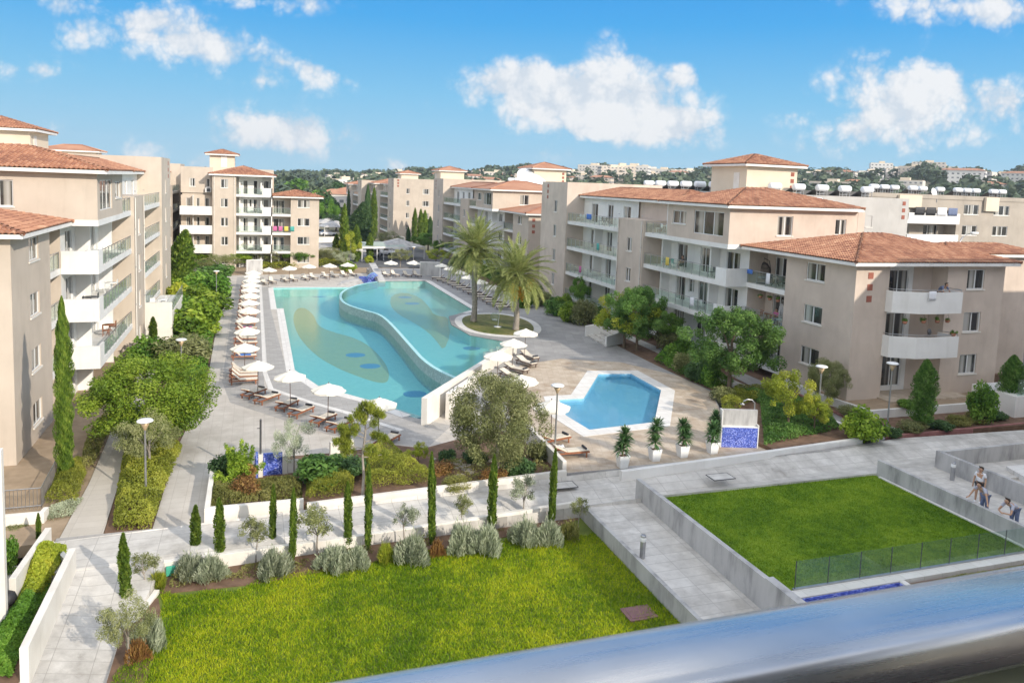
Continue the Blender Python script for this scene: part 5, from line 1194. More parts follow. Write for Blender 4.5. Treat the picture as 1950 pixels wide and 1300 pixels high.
# ---- left side
PB('cyp_big', 'cypress_tree', T_, 125, 918, 0, 566, 30, 'tall slender cypress rising beside the left apartment block', rz=1)
PB('bright', 'bushy_tree', T_, 292, 850, 0, 678, 225, 'big bright green bushy tree spreading over the left garden strip', rz=2)
PB('olive2', 'olive_tree', T_, 285, 905, 0, 785, 125, 'grey-green olive bush below the big bright tree on the left')
PB('cyp_thin', 'cypress_tree', T_, 292, 662, 0, 603, 15, 'small thin cypress against the white terrace of the left block')
PB('cyp_far', 'cypress_tree', T_, 340, 560, 0, 437, 42, 'leaning ragged cypress near the far end of the left block', lean=(0, .12), rz=.5)
strip = [(340, 690, 640, 90, 'sh_olive', 'grey-green olive shrub behind the lamp on the left strip'), (285, 690, 640, 50, 'sh_mid', 'round clipped shrub at the foot of the white terrace'),
 (372, 640, 575, 85, 'sh_bright', 'bright shrub beside the deck, level with the white terrace'), (385, 600, 545, 75, 'sh_bright', 'second bright shrub beside the deck beyond the terrace'), (345, 610, 565, 50, 'sh_mid', 'dark leafy shrub next to the white terrace wall'),
 (395, 572, 520, 70, 'sh_mid', 'mid green shrub beside the deck, behind the bright shrubs'), (405, 545, 505, 62, 'sh_cool', 'shrub by the slim lamp at the far end of the left strip'), (350, 560, 515, 60, 'sh_bright', 'yellowish shrub left of the garden path'),
 (340, 590, 540, 46, 'sh_yellow', 'lime shrub against the left block beyond the terrace'), (415, 520, 485, 70, 'olive2', 'olive tree at the far end of the left strip'), (335, 530, 490, 40, 'sh_mid', 'dark shrub at the far corner of the left block'),
 (430, 505, 472, 90, 'bright', 'wide bright green tree in front of the far left block'), (395, 500, 476, 60, 'mid', 'dense green tree left of the wide bright one at the far block'), (463, 505, 450, 52, 'silver', 'tall pale silver tree before the balconies of the far block'),
 (522, 508, 474, 50, 'olive2', 'grey olive tree right of the pale silver tree'), (570, 507, 469, 68, 'mid', 'dense green tree before the low wing of the far block'), (625, 500, 472, 62, 'olive', 'grey olive tree right of the far block'),
 (665, 500, 440, 42, 'yellow', 'yellow-green conifer bush between the far cypresses'), (655, 508, 478, 40, 'silver', 'grey tree below the far cypresses'), (762, 508, 474, 46, 'olive2', 'small round olive tree behind the back parasols'),
 (830, 502, 474, 42, 'yellow', 'lime green bush at the right end of the back deck'), (662, 517, 497, 28, 'sh_bright', 'green shrub left of the blue fountain'), (702, 500, 487, 16, 'sh_yellow', 'small lime shrub behind the fountain wall')]
for i, (px, py, ty, wp, k_, lab) in enumerate(strip):
    PB(k_, 'shrub' if k_.startswith('sh_') else 'tree', S_ if k_.startswith('sh_') else T_, px, py, 0, ty, wp*(1.25 if i < 12 else 1), lab, crown_name='foliage' if k_.startswith('sh_') else 'crown', trunk_name='stem' if k_.startswith('sh_') else 'trunk')
for i, (px, py, ty, wp, lab) in enumerate([(655, 500, 388, 16, 'tallest cypress right of the far left block'), (678, 498, 428, 18, 'second cypress right of the far left block'), (640, 498, 445, 14, 'short cypress nearest the far left block'), (704, 495, 444, 13, 'narrow cypress by the parking canopy')]):
    PB('cyp_far', 'cypress_tree', T_, px, py, 0, ty, wp, lab, 'cypresses behind the back deck')
for i, (px, py, ty, wp, k_, lab) in enumerate([(711, 458, 358, 13, 'cyp_far', 'tall pale cypress at the corner of the far end wall'), (699, 458, 352, 12, 'cyp_far2', 'tall cypress left of the pale one at the far street'), (690, 462, 385, 30, 'cyp_far2', 'wide dark conifer at the far street'), (678, 462, 400, 26, 'cyp_far2', 'dark conifer left of the wide dark one'), (789, 462, 396, 10, 'cyp_far', 'thin cypress left in the group before the far end wall'), (800, 462, 398, 11, 'cyp_far', 'second cypress in the group before the far end wall'), (808, 462, 400, 11, 'cyp_far', 'third cypress in the group before the far end wall'), (818, 462, 412, 12, 'cyp_far2', 'dark cypress right in the group before the far end wall'), (777, 475, 432, 9, 'cyp_far2', 'small dark cypress by the parking canopy roof'), (663, 430, 360, 7, 'cyp_far2', 'slim dark cypress before the farthest block')]):
    PB(k_, 'cypress_tree', T_, px, py, 0, ty, wp, lab)
for (px, py, ty, wp, k_, lab) in [(640, 440, 408, 60, 'dark', 'dark spreading tree in front of the farthest block'), (625, 436, 380, 40, 'mid', 'tree at the left end of the far street'), (740, 472, 440, 55, 'olive2', 'pale olive tree over the parking canopy'), (815, 478, 444, 66, 'mid2', 'dense dark green tree right of the parking canopy'), (842, 488, 455, 40, 'mid', 'green tree under the left palm'), (660, 440, 415, 35, 'mid2', 'green tree left of the dark conifers')]:
    PB(k_, 'tree', T_, px, py, 0, ty, wp, lab)
# ---- right garden
for (px, py, z, ty, wp, k_, nm, lab) in [(1188, 662, U, 560, 115, 'yellow', 'tree', 'yellow-green leafy tree at the steps beside the right path'), (1212, 668, U, 548, 110, 'cool', 'tree', 'dark green tree growing into the yellow-green one'), (1252, 664, U, 580, 95, 'mid', 'tree', 'green tree under the balconies right of the yellow-green one'),
 (1388, 742, U+.2, 588, 168, 'cool', 'tree', 'largest green tree in front of the right block balconies'), (1500, 818, U+.2, 706, 92, 'yellow', 'tree', 'lime green sapling with pale trunk in the ground cover bed'), (1550, 822, U+.2, 752, 68, 'yellow', 'tree', 'smaller lime green sapling beside the white bed edging'),
 (1103, 592, U, 527, 42, 'mid', 'tree', 'round clipped green tree before the right block'), (1575, 765, 1.4, 685, 70, 'olive', 'olive_tree', 'dark olive tree against the corner of the right wing'), (1645, 838, U+.1, 776, 72, 'sh_bright', 'shrub', 'bright green shrub beside the street lamp at the red kerb'), 
 (1755, 806, 1.3, 684, 44, 'cyp_dark', 'cypress_tree', 'stout dark cypress in front of the right wing balconies'), (1922, 775, 1.2, 676, 44, 'cyp_dark', 'cypress_tree', 'dark cypress at the right edge behind the glass balustrade'), (1870, 795, 1.3, 730, 46, 'sh_mid', 'shrub', 'loose green shrub near the right corner of the wing')]:
    PB(k_, nm, S_ if nm == 'shrub' else T_, px, py, z, ty, wp, lab)
bush = [(1000, 585, 560, 36), (1030, 583, 553, 40), (1055, 600, 572, 36), (1085, 612, 575, 38), (1112, 618, 570, 46), (1140, 615, 585, 40), (1075, 585, 560, 30), (1040, 560, 540, 34), (1005, 555, 535, 34), (975, 548, 528, 30), (950, 535, 512, 30), (925, 525, 505, 30), (900, 516, 490, 34), (875, 508, 484, 34), (1280, 690, 655, 44), (1305, 710, 672, 44), (1330, 725, 688, 46), (1352, 735, 690, 40), (1375, 762, 735, 40), (1340, 700, 660, 50), (1300, 680, 640, 46), (1270, 668, 620, 60)]
kinds = ['sh_mid', 'sh_cool', 'sh_dark', 'sh_olive', 'sh_bright']
for i, (px, py, ty, wp) in enumerate(bush):
    k_ = kinds[(i*3+i//4) % 5]; kn = {'sh_mid': 'mid green', 'sh_cool': 'bluish green', 'sh_dark': 'dark green', 'sh_olive': 'grey-green', 'sh_bright': 'bright green'}[k_]
    where = 'beside the largest tree of the right garden' if i >= 14 else ('between the palms and the right block' if i < 8 else 'along the far right path behind the palms')
    PB(k_, 'shrub', S_, px, py, U, ty, wp, '%s %s shrub %s' % (ORD[[0, 1, 2, 3, 4, 5, 6, 7, 0, 1, 2, 3, 4, 5, 0, 1, 2, 3, 4, 5, 6, 7][i]], kn, where), 'garden shrubs on the right', crown_name='foliage', trunk_name='stem')
for i, (px, py, ty, wp, k_) in enumerate([(1612, 790, 772, 40, 'sh_olive'), (1700, 830, 815, 34, 'sh_dark'), (1735, 820, 800, 50, 'sh_olive'), (1790, 815, 800, 50, 'sh_dark'), (1825, 808, 790, 46, 'sh_heath'), (1860, 803, 783, 46, 'sh_heath'), (1725, 775, 760, 36, 'sh_mid'), (1895, 798, 780, 40, 'sh_dark')]):
    PB(k_, 'shrub', S_, px, py, U+.1 if i != 6 else 1.4, ty, wp, '%s low shrub from the left in the red-kerbed bed of the right wing' % ORD[i].replace('nearest', 'first'), 'low shrubs in the red-kerbed bed', crown_name='foliage', trunk_name='stem')
# ---- front planter
PB('olive', 'olive_tree', T_, 946, 903, .5, 712, 166, 'large grey-green olive tree in front of the kids pool deck', rz=.4)
PB('yellow', 'tree', T_, 797, 885, .3, 842, 38, 'small lime lollipop tree beside the rock garden')
PB('silver', 'slender_tree', T_, 560, 905, .3, 800, 78, 'slender sparse tree in front of the blue shower wall')
for i, (px, py, ty, wp, k_, lab) in enumerate([(610, 920, 865, 100, 'sh_cool', 'dark green shrub behind the blue shower wall'), (660, 905, 868, 80, 'sh_dark', 'dark shrub left of the pine trunk'), (425, 905, 862, 50, 'sh_dark', 'dark shrub at the left end of the front planter'), (470, 940, 910, 60, 'sh_rust', 'rust-coloured low shrub under the cascading plant'), (990, 905, 870, 60, 'sh_dark', 'dark shrub under the large olive tree'), (1020, 880, 840, 44, 'sh_olive', 'grey shrub at the beige wall of the kids deck'), (840, 905, 880, 50, 'sh_rust', 'reddish low plant among the rocks'), (905, 880, 858, 44, 'sh_dark', 'dark low plant behind the rocks'), (870, 930, 905, 60, 'sh_heath', 'low olive-brown plant along the planter wall by the rocks'), (940, 920, 892, 50, 'sh_rust', 'rust brown plant left of the leaning olive trunk'), (850, 878, 855, 34, 'sh_dark', 'dark tuft at the top of the rock garden')]):
    PB(k_, 'shrub', S_, px, py, .4, ty, wp, lab, crown_name='foliage', trunk_name='stem')
def hedge(label, poly, z, h, n, mat, ll, lw, seed, upd=.5, lump=.12, name='hedge'):
    """dense hedge filling a plan polygon: lumpy core and leaves over its surface"""
    r = np.random.default_rng(seed); P_ = np.array(poly); x0, y0 = P_.min(0); x1, y1 = P_.max(0)
    X = r.uniform(x0, x1, n*4); Y = r.uniform(y0, y1, n*4); ins = np.zeros(len(X), bool); m = len(poly); dist = np.full(len(X), 9.0)
    for i in range(m):
        a, b = P_[i], P_[(i+1) % m]
        c = ((a[1] > Y) != (b[1] > Y)) & (X < (b[0]-a[0])*(Y-a[1])/(b[1]-a[1]+1e-12)+a[0]); ins ^= c
        t = np.clip(((X-a[0])*(b[0]-a[0])+(Y-a[1])*(b[1]-a[1]))/((b-a)**2).sum(), 0, 1); dist = np.minimum(dist, np.hypot(X-a[0]-t*(b[0]-a[0]), Y-a[1]-t*(b[1]-a[1])))
    X, Y, dist = X[ins][:n], Y[ins][:n], dist[ins][:n]; n = len(X)
    hz = h*(1+lump*2*np.sin(X*2.1+seed)*np.sin(Y*1.7+seed*2)+lump*np.sin(X*5.3)*np.sin(Y*4.7))*np.clip(.45+dist*1.6, 0, 1)
    side = r.random(n) < .22; Z = np.where(side, r.random(n), 1-.3*r.random(n)**2)*hz
    nrm = unit(r.normal(size=(n, 3))*.6+np.array([0, 0, .7])); t = unit(r.normal(size=(n, 3))+np.array([0, 0, upd])); t = unit(t-nrm*(t*nrm).sum(1, keepdims=True)); b = np.cross(nrm, t)
    Q = np.stack([X, Y, Z], 1); L_ = (ll*r.uniform(.6, 1.3, n)/2)[:, None]; W_ = (lw*r.uniform(.7, 1.3, n)/2)[:, None]
    V = np.stack([Q-t*L_, Q+b*W_, Q+t*L_, Q-b*W_], 1).reshape(-1, 3)
    tint = np.clip(.42+.26*np.sin(X*1.9+seed)*np.sin(Y*1.6+seed)+.12*np.sin(X*5.1)*np.sin(Y*4.3)+r.normal(size=n)*.13, 0, 1)
    c = P_.mean(0); V[:, 0] -= c[0]; V[:, 1] -= c[1]
    o = bpy.data.objects.new(name, mesh_np(name, V, np.arange(4*n).reshape(-1, 4), mat, tint)); COL.objects.link(o); o.location = (c[0], c[1], z); return tag(o, label, 'hedge')
hedge('long leafy hedge bed between the two paths with a street lamp in it', GP([(215, 1008), (288, 1008), (318, 925), (347, 855), (300, 820), (240, 850), (225, 930)], 0), -.03, .75, 26000, 'leaf_hedge', .13, .07, 3, lump=.16)
hedge('feathery yellow-green hedge at the foot of the big left cypress', GP([(85, 960), (145, 962), (165, 905), (155, 880), (110, 905)], 0), -.05, .75, 9000, 'leaf_hedge', .14, .03, 5, 1.2)
hedge('dark hedge along the left path behind the big cypress', GP([(150, 905), (178, 890), (215, 810), (200, 790), (165, 840)], 0), -.05, .7, 7000, 'leaf_heath', .12, .04, 7)
hedge('grey dry groundcover patch beside the left path corner', GP([(90, 990), (135, 982), (160, 950), (95, 965)], 0), -.05, .3, 2500, 'leaf_silver', .1, .03, 8)
hedge('olive-green heath hedge right of the pine in the front planter', GP([(690, 935), (815, 925), (822, 912), (780, 880), (735, 850), (690, 868)], .4), .38, .72, 17000, 'leaf_hedge', .12, .03, 9, 1.1, .14)
hedge('olive-green heath hedge left of the pine in the front planter', GP([(582, 955), (672, 945), (676, 905), (640, 890), (585, 905)], .4), .38, .7, 11000, 'leaf_hedge', .13, .028, 10, 1.3, .14)
hedge('mixed low hedge along the left section of the planter wall', GP([(395, 965), (575, 950), (575, 915), (500, 915), (400, 925)], .4), .3, .42, 10000, 'leaf_heath', .12, .05, 11, .8, .2)
hedge('yellow-green hedge in the white planter at the lower left', GP([(30, 1160), (75, 1140), (128, 1060), (95, 1052), (60, 1075)], -.1), -.16, .85, 12000, 'leaf_yellow', .12, .07, 12, lump=.2)
hedge('dark green leafy hedge in the lower left corner', GP([(-30, 1300), (20, 1300), (60, 1200), (95, 1120), (60, 1120), (0, 1200)], -.3), -.3, .6, 12000, 'leaf_mid', .15, .08, 13, lump=.2)
hedge('dense low groundcover under the lime green saplings', GP([(1400, 744), (1448, 768), (1456, 846), (1600, 815), (1570, 775), (1480, 742)], U+.3), U+.2, .38, 22000, 'leaf_cool', .16, .07, 14, lump=.18)
hedge('olive groundcover strip beside the right path below the largest tree', GP([(1372, 765), (1380, 800), (1420, 770), (1480, 745), (1400, 738)], U+.3), U+.25, .45, 7000, 'leaf_hedge', .12, .05, 15)
hedge('leafy hedge along the far right path behind the palms', GP([(905, 520), (985, 560), (1010, 562), (920, 510)], U), U-.05, .7, 7000, 'leaf_mid', .22, .11, 16)
hedge('dark hedge along the path edge before the right block', GP([(1015, 572), (1090, 600), (1140, 628), (1150, 622), (1105, 590), (1030, 566)], U), U-.05, .8, 9000, 'leaf_cool', .18, .09, 17)
hedge('leafy hedge below the largest tree along the kids deck', GP([(1245, 688), (1310, 722), (1360, 742), (1400, 735), (1340, 708), (1270, 676)], U), U-.05, .75, 9000, 'leaf_mid', .15, .08, 18)
hedge('clipped dark hedge below the right block balconies', GP([(1095, 575), (1130, 598), (1230, 650), (1260, 640), (1160, 590)], U), U-.05, .9, 9000, 'leaf_mid', .18, .09, 19)
hedge('olive green ground hedge in the bed below the rail', [(24.2, 17.4), (31.5, 17.4), (31.5, 20.8), (24.2, 20.8)], .62, .4, 9000, 'leaf_heath', .12, .04, 20)
hedge('low shrub border along the back deck behind the parasols', GP([(480, 516), (600, 508), (660, 506), (660, 500), (600, 503), (480, 510)], 0), 0, .9, 8000, 'leaf_hedge', .28, .12, 21)
hedge('leafy ground cover filling the left garden strip between the path and the deck', [(-6.3, 47), (-3.9, 46), (-3.4, 58), (-3.55, 75), (-3.7, 116), (-7.4, 118), (-7.0, 75), (-6.8, 60)], -.03, .55, 26000, 'leaf_mid', .26, .13, 23, lump=.3)
hedge('low planting along the foot of the left block beyond the big cypress', [(-9.2, 54), (-8.3, 56), (-8.6, 70), (-9.1, 100), (-9.9, 100), (-9.6, 72)], -.05, .6, 9000, 'leaf_bright', .22, .11, 24, lump=.3)
hedge('patchy low plants covering the lawn-edge bed between the lavender mounds', [(-3.0, 29.7), (4, 29.5), (9, 29.8), (13.6, 30.4), (13.6, 30.75), (-3.0, 30.75)], -.5, .3, 7000, 'leaf_heath', .11, .04, 25, .8, .5)
hedge('low rust and olive plants covering the bed under the large olive tree', [(8.6, 34.3), (14.4, 34.3), (14.4, 38.5), (11, 38.5), (9.2, 37)], .42, .3, 6000, 'leaf_heath', .11, .045, 26, .6, .5)
hedge('green hedge of the garden under the far left block', GP([(345, 520), (420, 515), (430, 500), (360, 500)], 0), 0, 1.1, 6000, 'leaf_mid', .28, .14, 22)
# ---- front row of thin cypresses, little olives and lavender
row = [(240, 1148, 1014, 24), (373, 1063, 961, 22), (420, 1072, 948, 23), (519, 1048, 922, 15), (557, 1066, 928, 16), (663, 1042, 916, 18), (700, 1047, 884, 16), (822, 1036, 860, 17), (936, 1012, 866, 20), (1050, 1002, 853, 16)]
def zlp(px, py):
    z = -.4
    for _ in range(8): z = zl(G(px, py, z)[0])+.02
    return z
for i, (px, py, ty, wp) in enumerate(row):
    wp *= .85
    PB('cyp_thin' if i % 2 else 'cyp_thin2', 'cypress_tree', T_, px, py, zlp(px, py), ty, wp, 'pencil cypress of the lawn-edge row, %s from the left' % ORD[i].replace('nearest', 'first'), 'pencil cypresses along the lawn', rz=i*1.3, lean=(.0, .012*((i*7) % 5-2)))
for i, (px, py, ty, wp, k_) in enumerate([(277, 1122, 1055, 48, 'solive'), (487, 1070, 988, 54, 'solive2'), (603, 1056, 966, 76, 'solive'), (770, 1040, 962, 46, 'solive3'), (880, 1010, 940, 34, 'solive2'), (996, 990, 910, 56, 'solive3'), (1100, 1008, 948, 34, 'solive2')]):
    PB(k_, 'olive_tree', T_, px, py, zlp(px, py), ty, wp, 'little olive tree in the lawn-edge bed, %s from the left' % ORD[i].replace('nearest', 'first'), 'little olive trees along the lawn', rz=i*.9)
for i, (px, py, ty, wp, k_) in enumerate([(360, 1100, 1052, 52, 'lav'), (402, 1102, 1055, 56, 'lav2'), (520, 1095, 1044, 62, 'lav'), (635, 1083, 1036, 62, 'lav2'), (680, 1080, 1036, 52, 'lav'), (785, 1068, 1015, 66, 'lav2'), (880, 1050, 994, 62, 'lav'), (925, 1052, 996, 62, 'lav2'), (1000, 1035, 985, 56, 'lav2'), (1045, 1035, 988, 56, 'lav'), (832, 1058, 1025, 30, 'rust'), (735, 1070, 1030, 34, 'grassclump'), (300, 1118, 1085, 34, 'grassclump'), (1085, 1025, 990, 44, 'heath'), (455, 1062, 1040, 26, 'heath')]):
    nm = {'lav': 'grey-green lavender mound', 'lav2': 'pale silvery lavender mound', 'rust': 'rust brown shrub', 'grassclump': 'tuft of yellowing grass', 'heath': 'low olive-brown shrub'}[k_]
    PB(k_, 'lavender_bush' if k_.startswith('lav') else 'low_plant', S_, px, py, zlp(px, py), ty, wp, '%s in the lawn-edge bed, %s' % (nm, ['beside the second cypress', 'under the third cypress', 'under the fourth and fifth cypress', 'left of the sixth cypress', 'under the sixth and seventh cypress', 'left of the eighth cypress', 'left of the ninth cypress', 'right of the ninth cypress', 'below the sixth olive', 'under the tenth cypress', 'at the eighth cypress foot', 'right of the seventh cypress', 'right of the first olive', 'at the ramp wall', 'right of the third cypress'][i]), 'low plants along the lawn edge', crown_name='foliage')
x, y = G(240, 1240, -.5)
PB('olive2', 'olive_shrub', S_, 245, 1262, -.5, 1135, 108, 'big rounded olive shrub at the lower left beside the lawn', trunk_name='stem')
PB('lav2', 'lavender_bush', S_, 285, 1235, -.5, 1168, 60, 'silver shrub leaning on the big rounded olive shrub', crown_name='foliage')
PB('rust', 'low_plant', S_, 262, 1255, -.5, 1215, 46, 'dark red low plant under the big olive shrub', crown_name='foliage')
PB('cyp_thin', 'cypress_tree', T_, 74, 1035, -.3, 976, 9, 'tiny cypress beside the short white wall at the lower left')
PB('sh_mid', 'shrub', S_, 14, 1085, -.55, 1022, 40, 'feathery shrub beside the white house wall at the left edge', crown_name='foliage', trunk_name='stem')
PB('sh_olive', 'shrub', S_, 35, 1010, -.3, 995, 44, 'small grey shrub on the low wall near the left edge', crown_name='foliage', trunk_name='stem')
# ---- pine: sparse layered needle tufts on a crooked trunk
def pine():
    r = np.random.default_rng(77); X, Y = G(690, 946, .45); o = empty('pine_tree', (X, Y, .45), 0, 'young pine with sparse needle tufts in the front planter', T_)
    tip = [(0, 0, 0), (.05, .02, 1.0), (-.03, 0, 2.0), (.1, .05, 3.0), (.05, 0, 4.3)]
    C = []; Rr = []; m = MB(); m.tube(tip, [.075, .06, .05, .04, .02], 'greybark', 8)
    for (z, dx, dy, dz, k) in [(2.3, -1.25, .2, .35, 3), (2.0, -.8, .5, .15, 2), (2.6, .9, .2, .2, 2), (3.0, -.6, -.2, .55, 2), (3.1, .8, .1, .7, 2), (3.4, -.35, .2, .6, 2), (3.7, .3, 0, .6, 2), (2.2, .4, -.5, .1, 1), (2.8, -1.0, .3, .5, 2), (1.9, .9, .4, -.1, 2)]:
        a = Vector((.02, 0, z)); b = a+Vector((dx, dy, dz)); m.tube([a, a.lerp(b, .5)+Vector((0, 0, -.05)), b], [.03, .022, .01], 'greybark', 5)
        for j in range(k*3): q = a.lerp(b, .45+.6*r.random()); C.append([q.x+r.normal()*.14, q.y+r.normal()*.14, q.z+.06+r.normal()*.12]); Rr.append(r.uniform(.15, .30))
    for j in range(6): C.append([.05+r.normal()*.12, r.normal()*.12, 3.6+.16*j]); Rr.append(.2)
    V, F, t = leaves(16000, C, Rr, .19, .024, 78, up=.1, shell=.1, along=(0, 0, .7))
    part('crown', mesh_np('crown', V, F, 'leaf_pine', t), o); m.build('trunk', o); return o
pine()
# ---- cascading bright plant with upright plumes
def plume():
    r = np.random.default_rng(81); X, Y = G(455, 925, .35); o = empty('plumed_shrub', (X, Y, .3), 0, 'bright shrub with upright leafy plumes at the left of the front planter', S_)
    C = []; Rr = []
    for (dx, dy, h) in [(-.55, 0, 2.1), (-.3, .1, 1.9), (.1, 0, 2.25), (.35, .1, 2.0), (.62, 0, 1.9), (-.05, -.1, 1.7)]:
        for k in range(14): t = k/13; C.append([dx*(.5+.5*t)+r.normal()*.03, dy, .7+(h-.7)*t]); Rr.append(.17*(1-.6*t)+.04)
    for k in range(26): C.append([r.normal()*.5, r.normal()*.35, .45+r.random()*.75]); Rr.append(r.uniform(.15, .28))
    V, F, t = leaves(6500, C, Rr, .15, .05, 82); part('foliage', mesh_np('foliage', V, F, 'leaf_bright', t), o)
    C2 = [[.42+r.normal()*.16, -.2+r.normal()*.1, .75+r.normal()*.2] for _ in range(8)]; V, F, t = leaves(900, C2, [.16]*8, .12, .05, 83); part('dry_foliage', mesh_np('dry_foliage', V, F, 'leaf_rust', t), o)
    m = MB()
    for dx in (-.3, 0, .3): m.tube([(dx*.3, 0, 0), (dx, 0, 1.0)], [.05, .03], 'bark', 6)
    m.build('stem', o)
plume()
# ---- date palms
def palm(px, py, z, h, lab, seed, dates, nf=46, fl=3.6, sc=1.0):
    r = np.random.default_rng(seed); X, Y = G(px, py, z); o = empty('date_palm', (X, Y, z), 0, lab, 'palm tree'); o.scale = (sc, sc, sc)
    m = MB(); n = 26; pts = [(.05*math.sin(k*.3), .05*math.cos(k*.4), h*k/n) for k in range(n+1)]
    rad = [(.30 if k % 2 else .255)*(1.25-.25*min(1, k/5))*(1+.25*max(0, (k-20)/6)) for k in range(n+1)]
    m.tube(pts, rad, 'greybark', 12); m.build('trunk', o)
    bt = MB()                              # ragged leaf-base collar
    for k in range(46):
        a = k*2.4; z_ = h-.9+.9*k/46; bt.tube([(.22*math.cos(a), .22*math.sin(a), z_), (.42*math.cos(a), .42*math.sin(a), z_+.28)], [.06, .03], 'bark', 5)
    bt.build('leaf_bases', o)
    Vs = []; tn = []; st = MB()
    for k in range(nf):
        a = k*2.39996+r.normal()*.15; el = 1.45-1.72*((k+.5)/nf)**1.0+r.normal()*.07; L_ = fl*r.uniform(.82, 1.08)
        p = np.array([0, 0, h+.1]); d = np.array([math.cos(a)*math.cos(el), math.sin(a)*math.cos(el), math.sin(el)]); seg = 22; ax = []
        for s in range(seg):
            ax.append(p.copy()); p = p+d*L_/seg; d = d+np.array([0, 0, -.058-.028*(el < .5)]); d /= np.linalg.norm(d)
        st.tube([tuple(q) for q in ax[::3]]+[tuple(p)], [.035*(1-i/8.5)+.005 for i in range(len(ax[::3])+1)], 'leaf_palm', 4, False)
        tk = r.random()
        for s in range(2, seg):
            q = ax[s]; dd = (ax[s]-ax[s-1]); dd /= np.linalg.norm(dd); sd = np.cross(dd, [0, 0, 1]); sd /= np.linalg.norm(sd)+1e-9; upv = np.cross(sd, dd)
            ll = .62*math.sin(math.pi*min(1, (s+1.5)/seg*.92+.06))**.6+.06
            for sg in (-1, 1):
                for j in range(2):
                    q2 = q+dd*(L_/seg)*(j*.5); e_ = unit((sd*sg*.8+dd*.75+upv*.22+r.normal(size=3)*.1)[None])[0]; tipp = q2+e_*ll+np.array([0, 0, -.10*ll]); wv = np.cross(e_, upv)*.028+dd*.014
                    Vs += [q2-wv, q2+e_*ll*.5+wv*1.2+np.array([0, 0, .01]), tipp, q2+e_*ll*.5-wv*1.2]; tn.append(min(1, max(0, .35*tk+.45*r.random()+.15)))
    V = np.array(Vs); part('crown', mesh_np('crown', V, np.arange(len(V)).reshape(-1, 4), 'leaf_palm', np.array(tn)), o); st.build('frond_stems', o)
    for (a, dr_, dz_) in dates:
        C = []; c0 = np.array([math.cos(a)*dr_, math.sin(a)*dr_, h+dz_]); C = [c0+np.array([r.normal()*.12, r.normal()*.12, r.uniform(-.4, .3)]) for _ in range(9)]
        V, F, t = leaves(900, C, [[.18, .18, .32]]*9, .12, .07, seed+5); part('date_cluster', mesh_np('date_cluster', V, F, 'dates', t), o)
    return o
palm(902, 612, U+.06, 7.0, 'taller date palm on the island lawn beside the upper pool', 91, [(.5, .6, -.5)], 92, 4.4)
palm(982, 628, U+.06, 5.1, 'shorter date palm with orange date clusters on the island lawn', 95, [(-1.6, .8, -1.2), (-2.5, .9, -.9), (-.5, 1.2, -.7), (-1.1, .75, -1.5), (-.9, 1.35, -.6), (-.1, 1.35, -.5), (-2.1, .8, -1.5)], 92, 4.4)
palm(758, 455, 0, 4.6, 'distant palm in front of the far plain end wall', 97, [], 40, 3.0, 1.0)
# potted yuccas
def yucca(px, py, h, seed, lab):
    r = np.random.default_rng(seed); X, Y = G(px, py, U); o = empty('potted_yucca', (X, Y, U), 0, lab, 'potted plant', 'potted yuccas on the kids pool deck')
    m = MB(); a, b = .20, .29; hh = .66
    vs = [(-a, -a, 0), (a, -a, 0), (a, a, 0), (-a, a, 0), (-b, -b, hh), (b, -b, hh), (b, b, hh), (-b, b, hh)]; i_ = .04
    vs += [(-b+i_, -b+i_, hh), (b-i_, -b+i_, hh), (b-i_, b-i_, hh), (-b+i_, b-i_, hh), (-b+i_, -b+i_, hh-.08), (b-i_, -b+i_, hh-.08), (b-i_, b-i_, hh-.08), (-b+i_, b-i_, hh-.08)]
    fs = [(3, 2, 1, 0)]+[(k, (k+1) % 4, 4+(k+1) % 4, 4+k) for k in range(4)]+[(4+k, 4+(k+1) % 4, 8+(k+1) % 4, 8+k) for k in range(4)]+[(8+k, 8+(k+1) % 4, 12+(k+1) % 4, 12+k) for k in range(4)]
    m.raw(vs, fs, 'plastic'); m.raw(vs[12:16], [(0, 1, 2, 3)], 'soil'); m.build('pot', o); Vs = []; tn = []
    for (cz, n) in [(hh+h*.55, 150), (hh+h*.85, 120), (hh+h*.25, 100)]:
        cx, cy = r.normal()*.07, r.normal()*.07
        for k in range(n):
            a = r.random()*6.28; el = r.uniform(-.5, 1.4); L_ = r.uniform(.42, .66); d = np.array([math.cos(a)*math.cos(el), math.sin(a)*math.cos(el), math.sin(el)]); sd = np.array([-math.sin(a), math.cos(a), 0])*.028
            c = np.array([cx, cy, cz]); Vs += [c-sd, c+d*L_*.55+sd*1.4+np.array([0, 0, .03]), c+d*L_+np.array([0, 0, -.06]), c+d*L_*.55-sd*1.4+np.array([0, 0, .03])]; tn.append(r.random())
    V = np.array(Vs); part('foliage', mesh_np('foliage', V, np.arange(len(V)).reshape(-1, 4), 'leaf_yucca', np.array(tn)), o); s = MB(); s.tube([(0, 0, hh-.1), (.02, 0, hh+h*.85)], [.04, .025], 'bark', 6); s.build('stem', o)
for i, (px, py, h, lab) in enumerate([(1185, 889, 1.25, 'leftmost potted yucca, at the end of the low white wall'), (1246, 876, 1.45, 'second potted yucca from the left, the fullest one'), (1299, 869, 1.2, 'third potted yucca from the left'), (1356, 862, .9, 'lower potted yucca in front of the shower wall'), (1362, 845, 1.0, 'yucca standing behind the lower one by the shower wall')]):
    yucca(px, py, h, 101+i, lab)
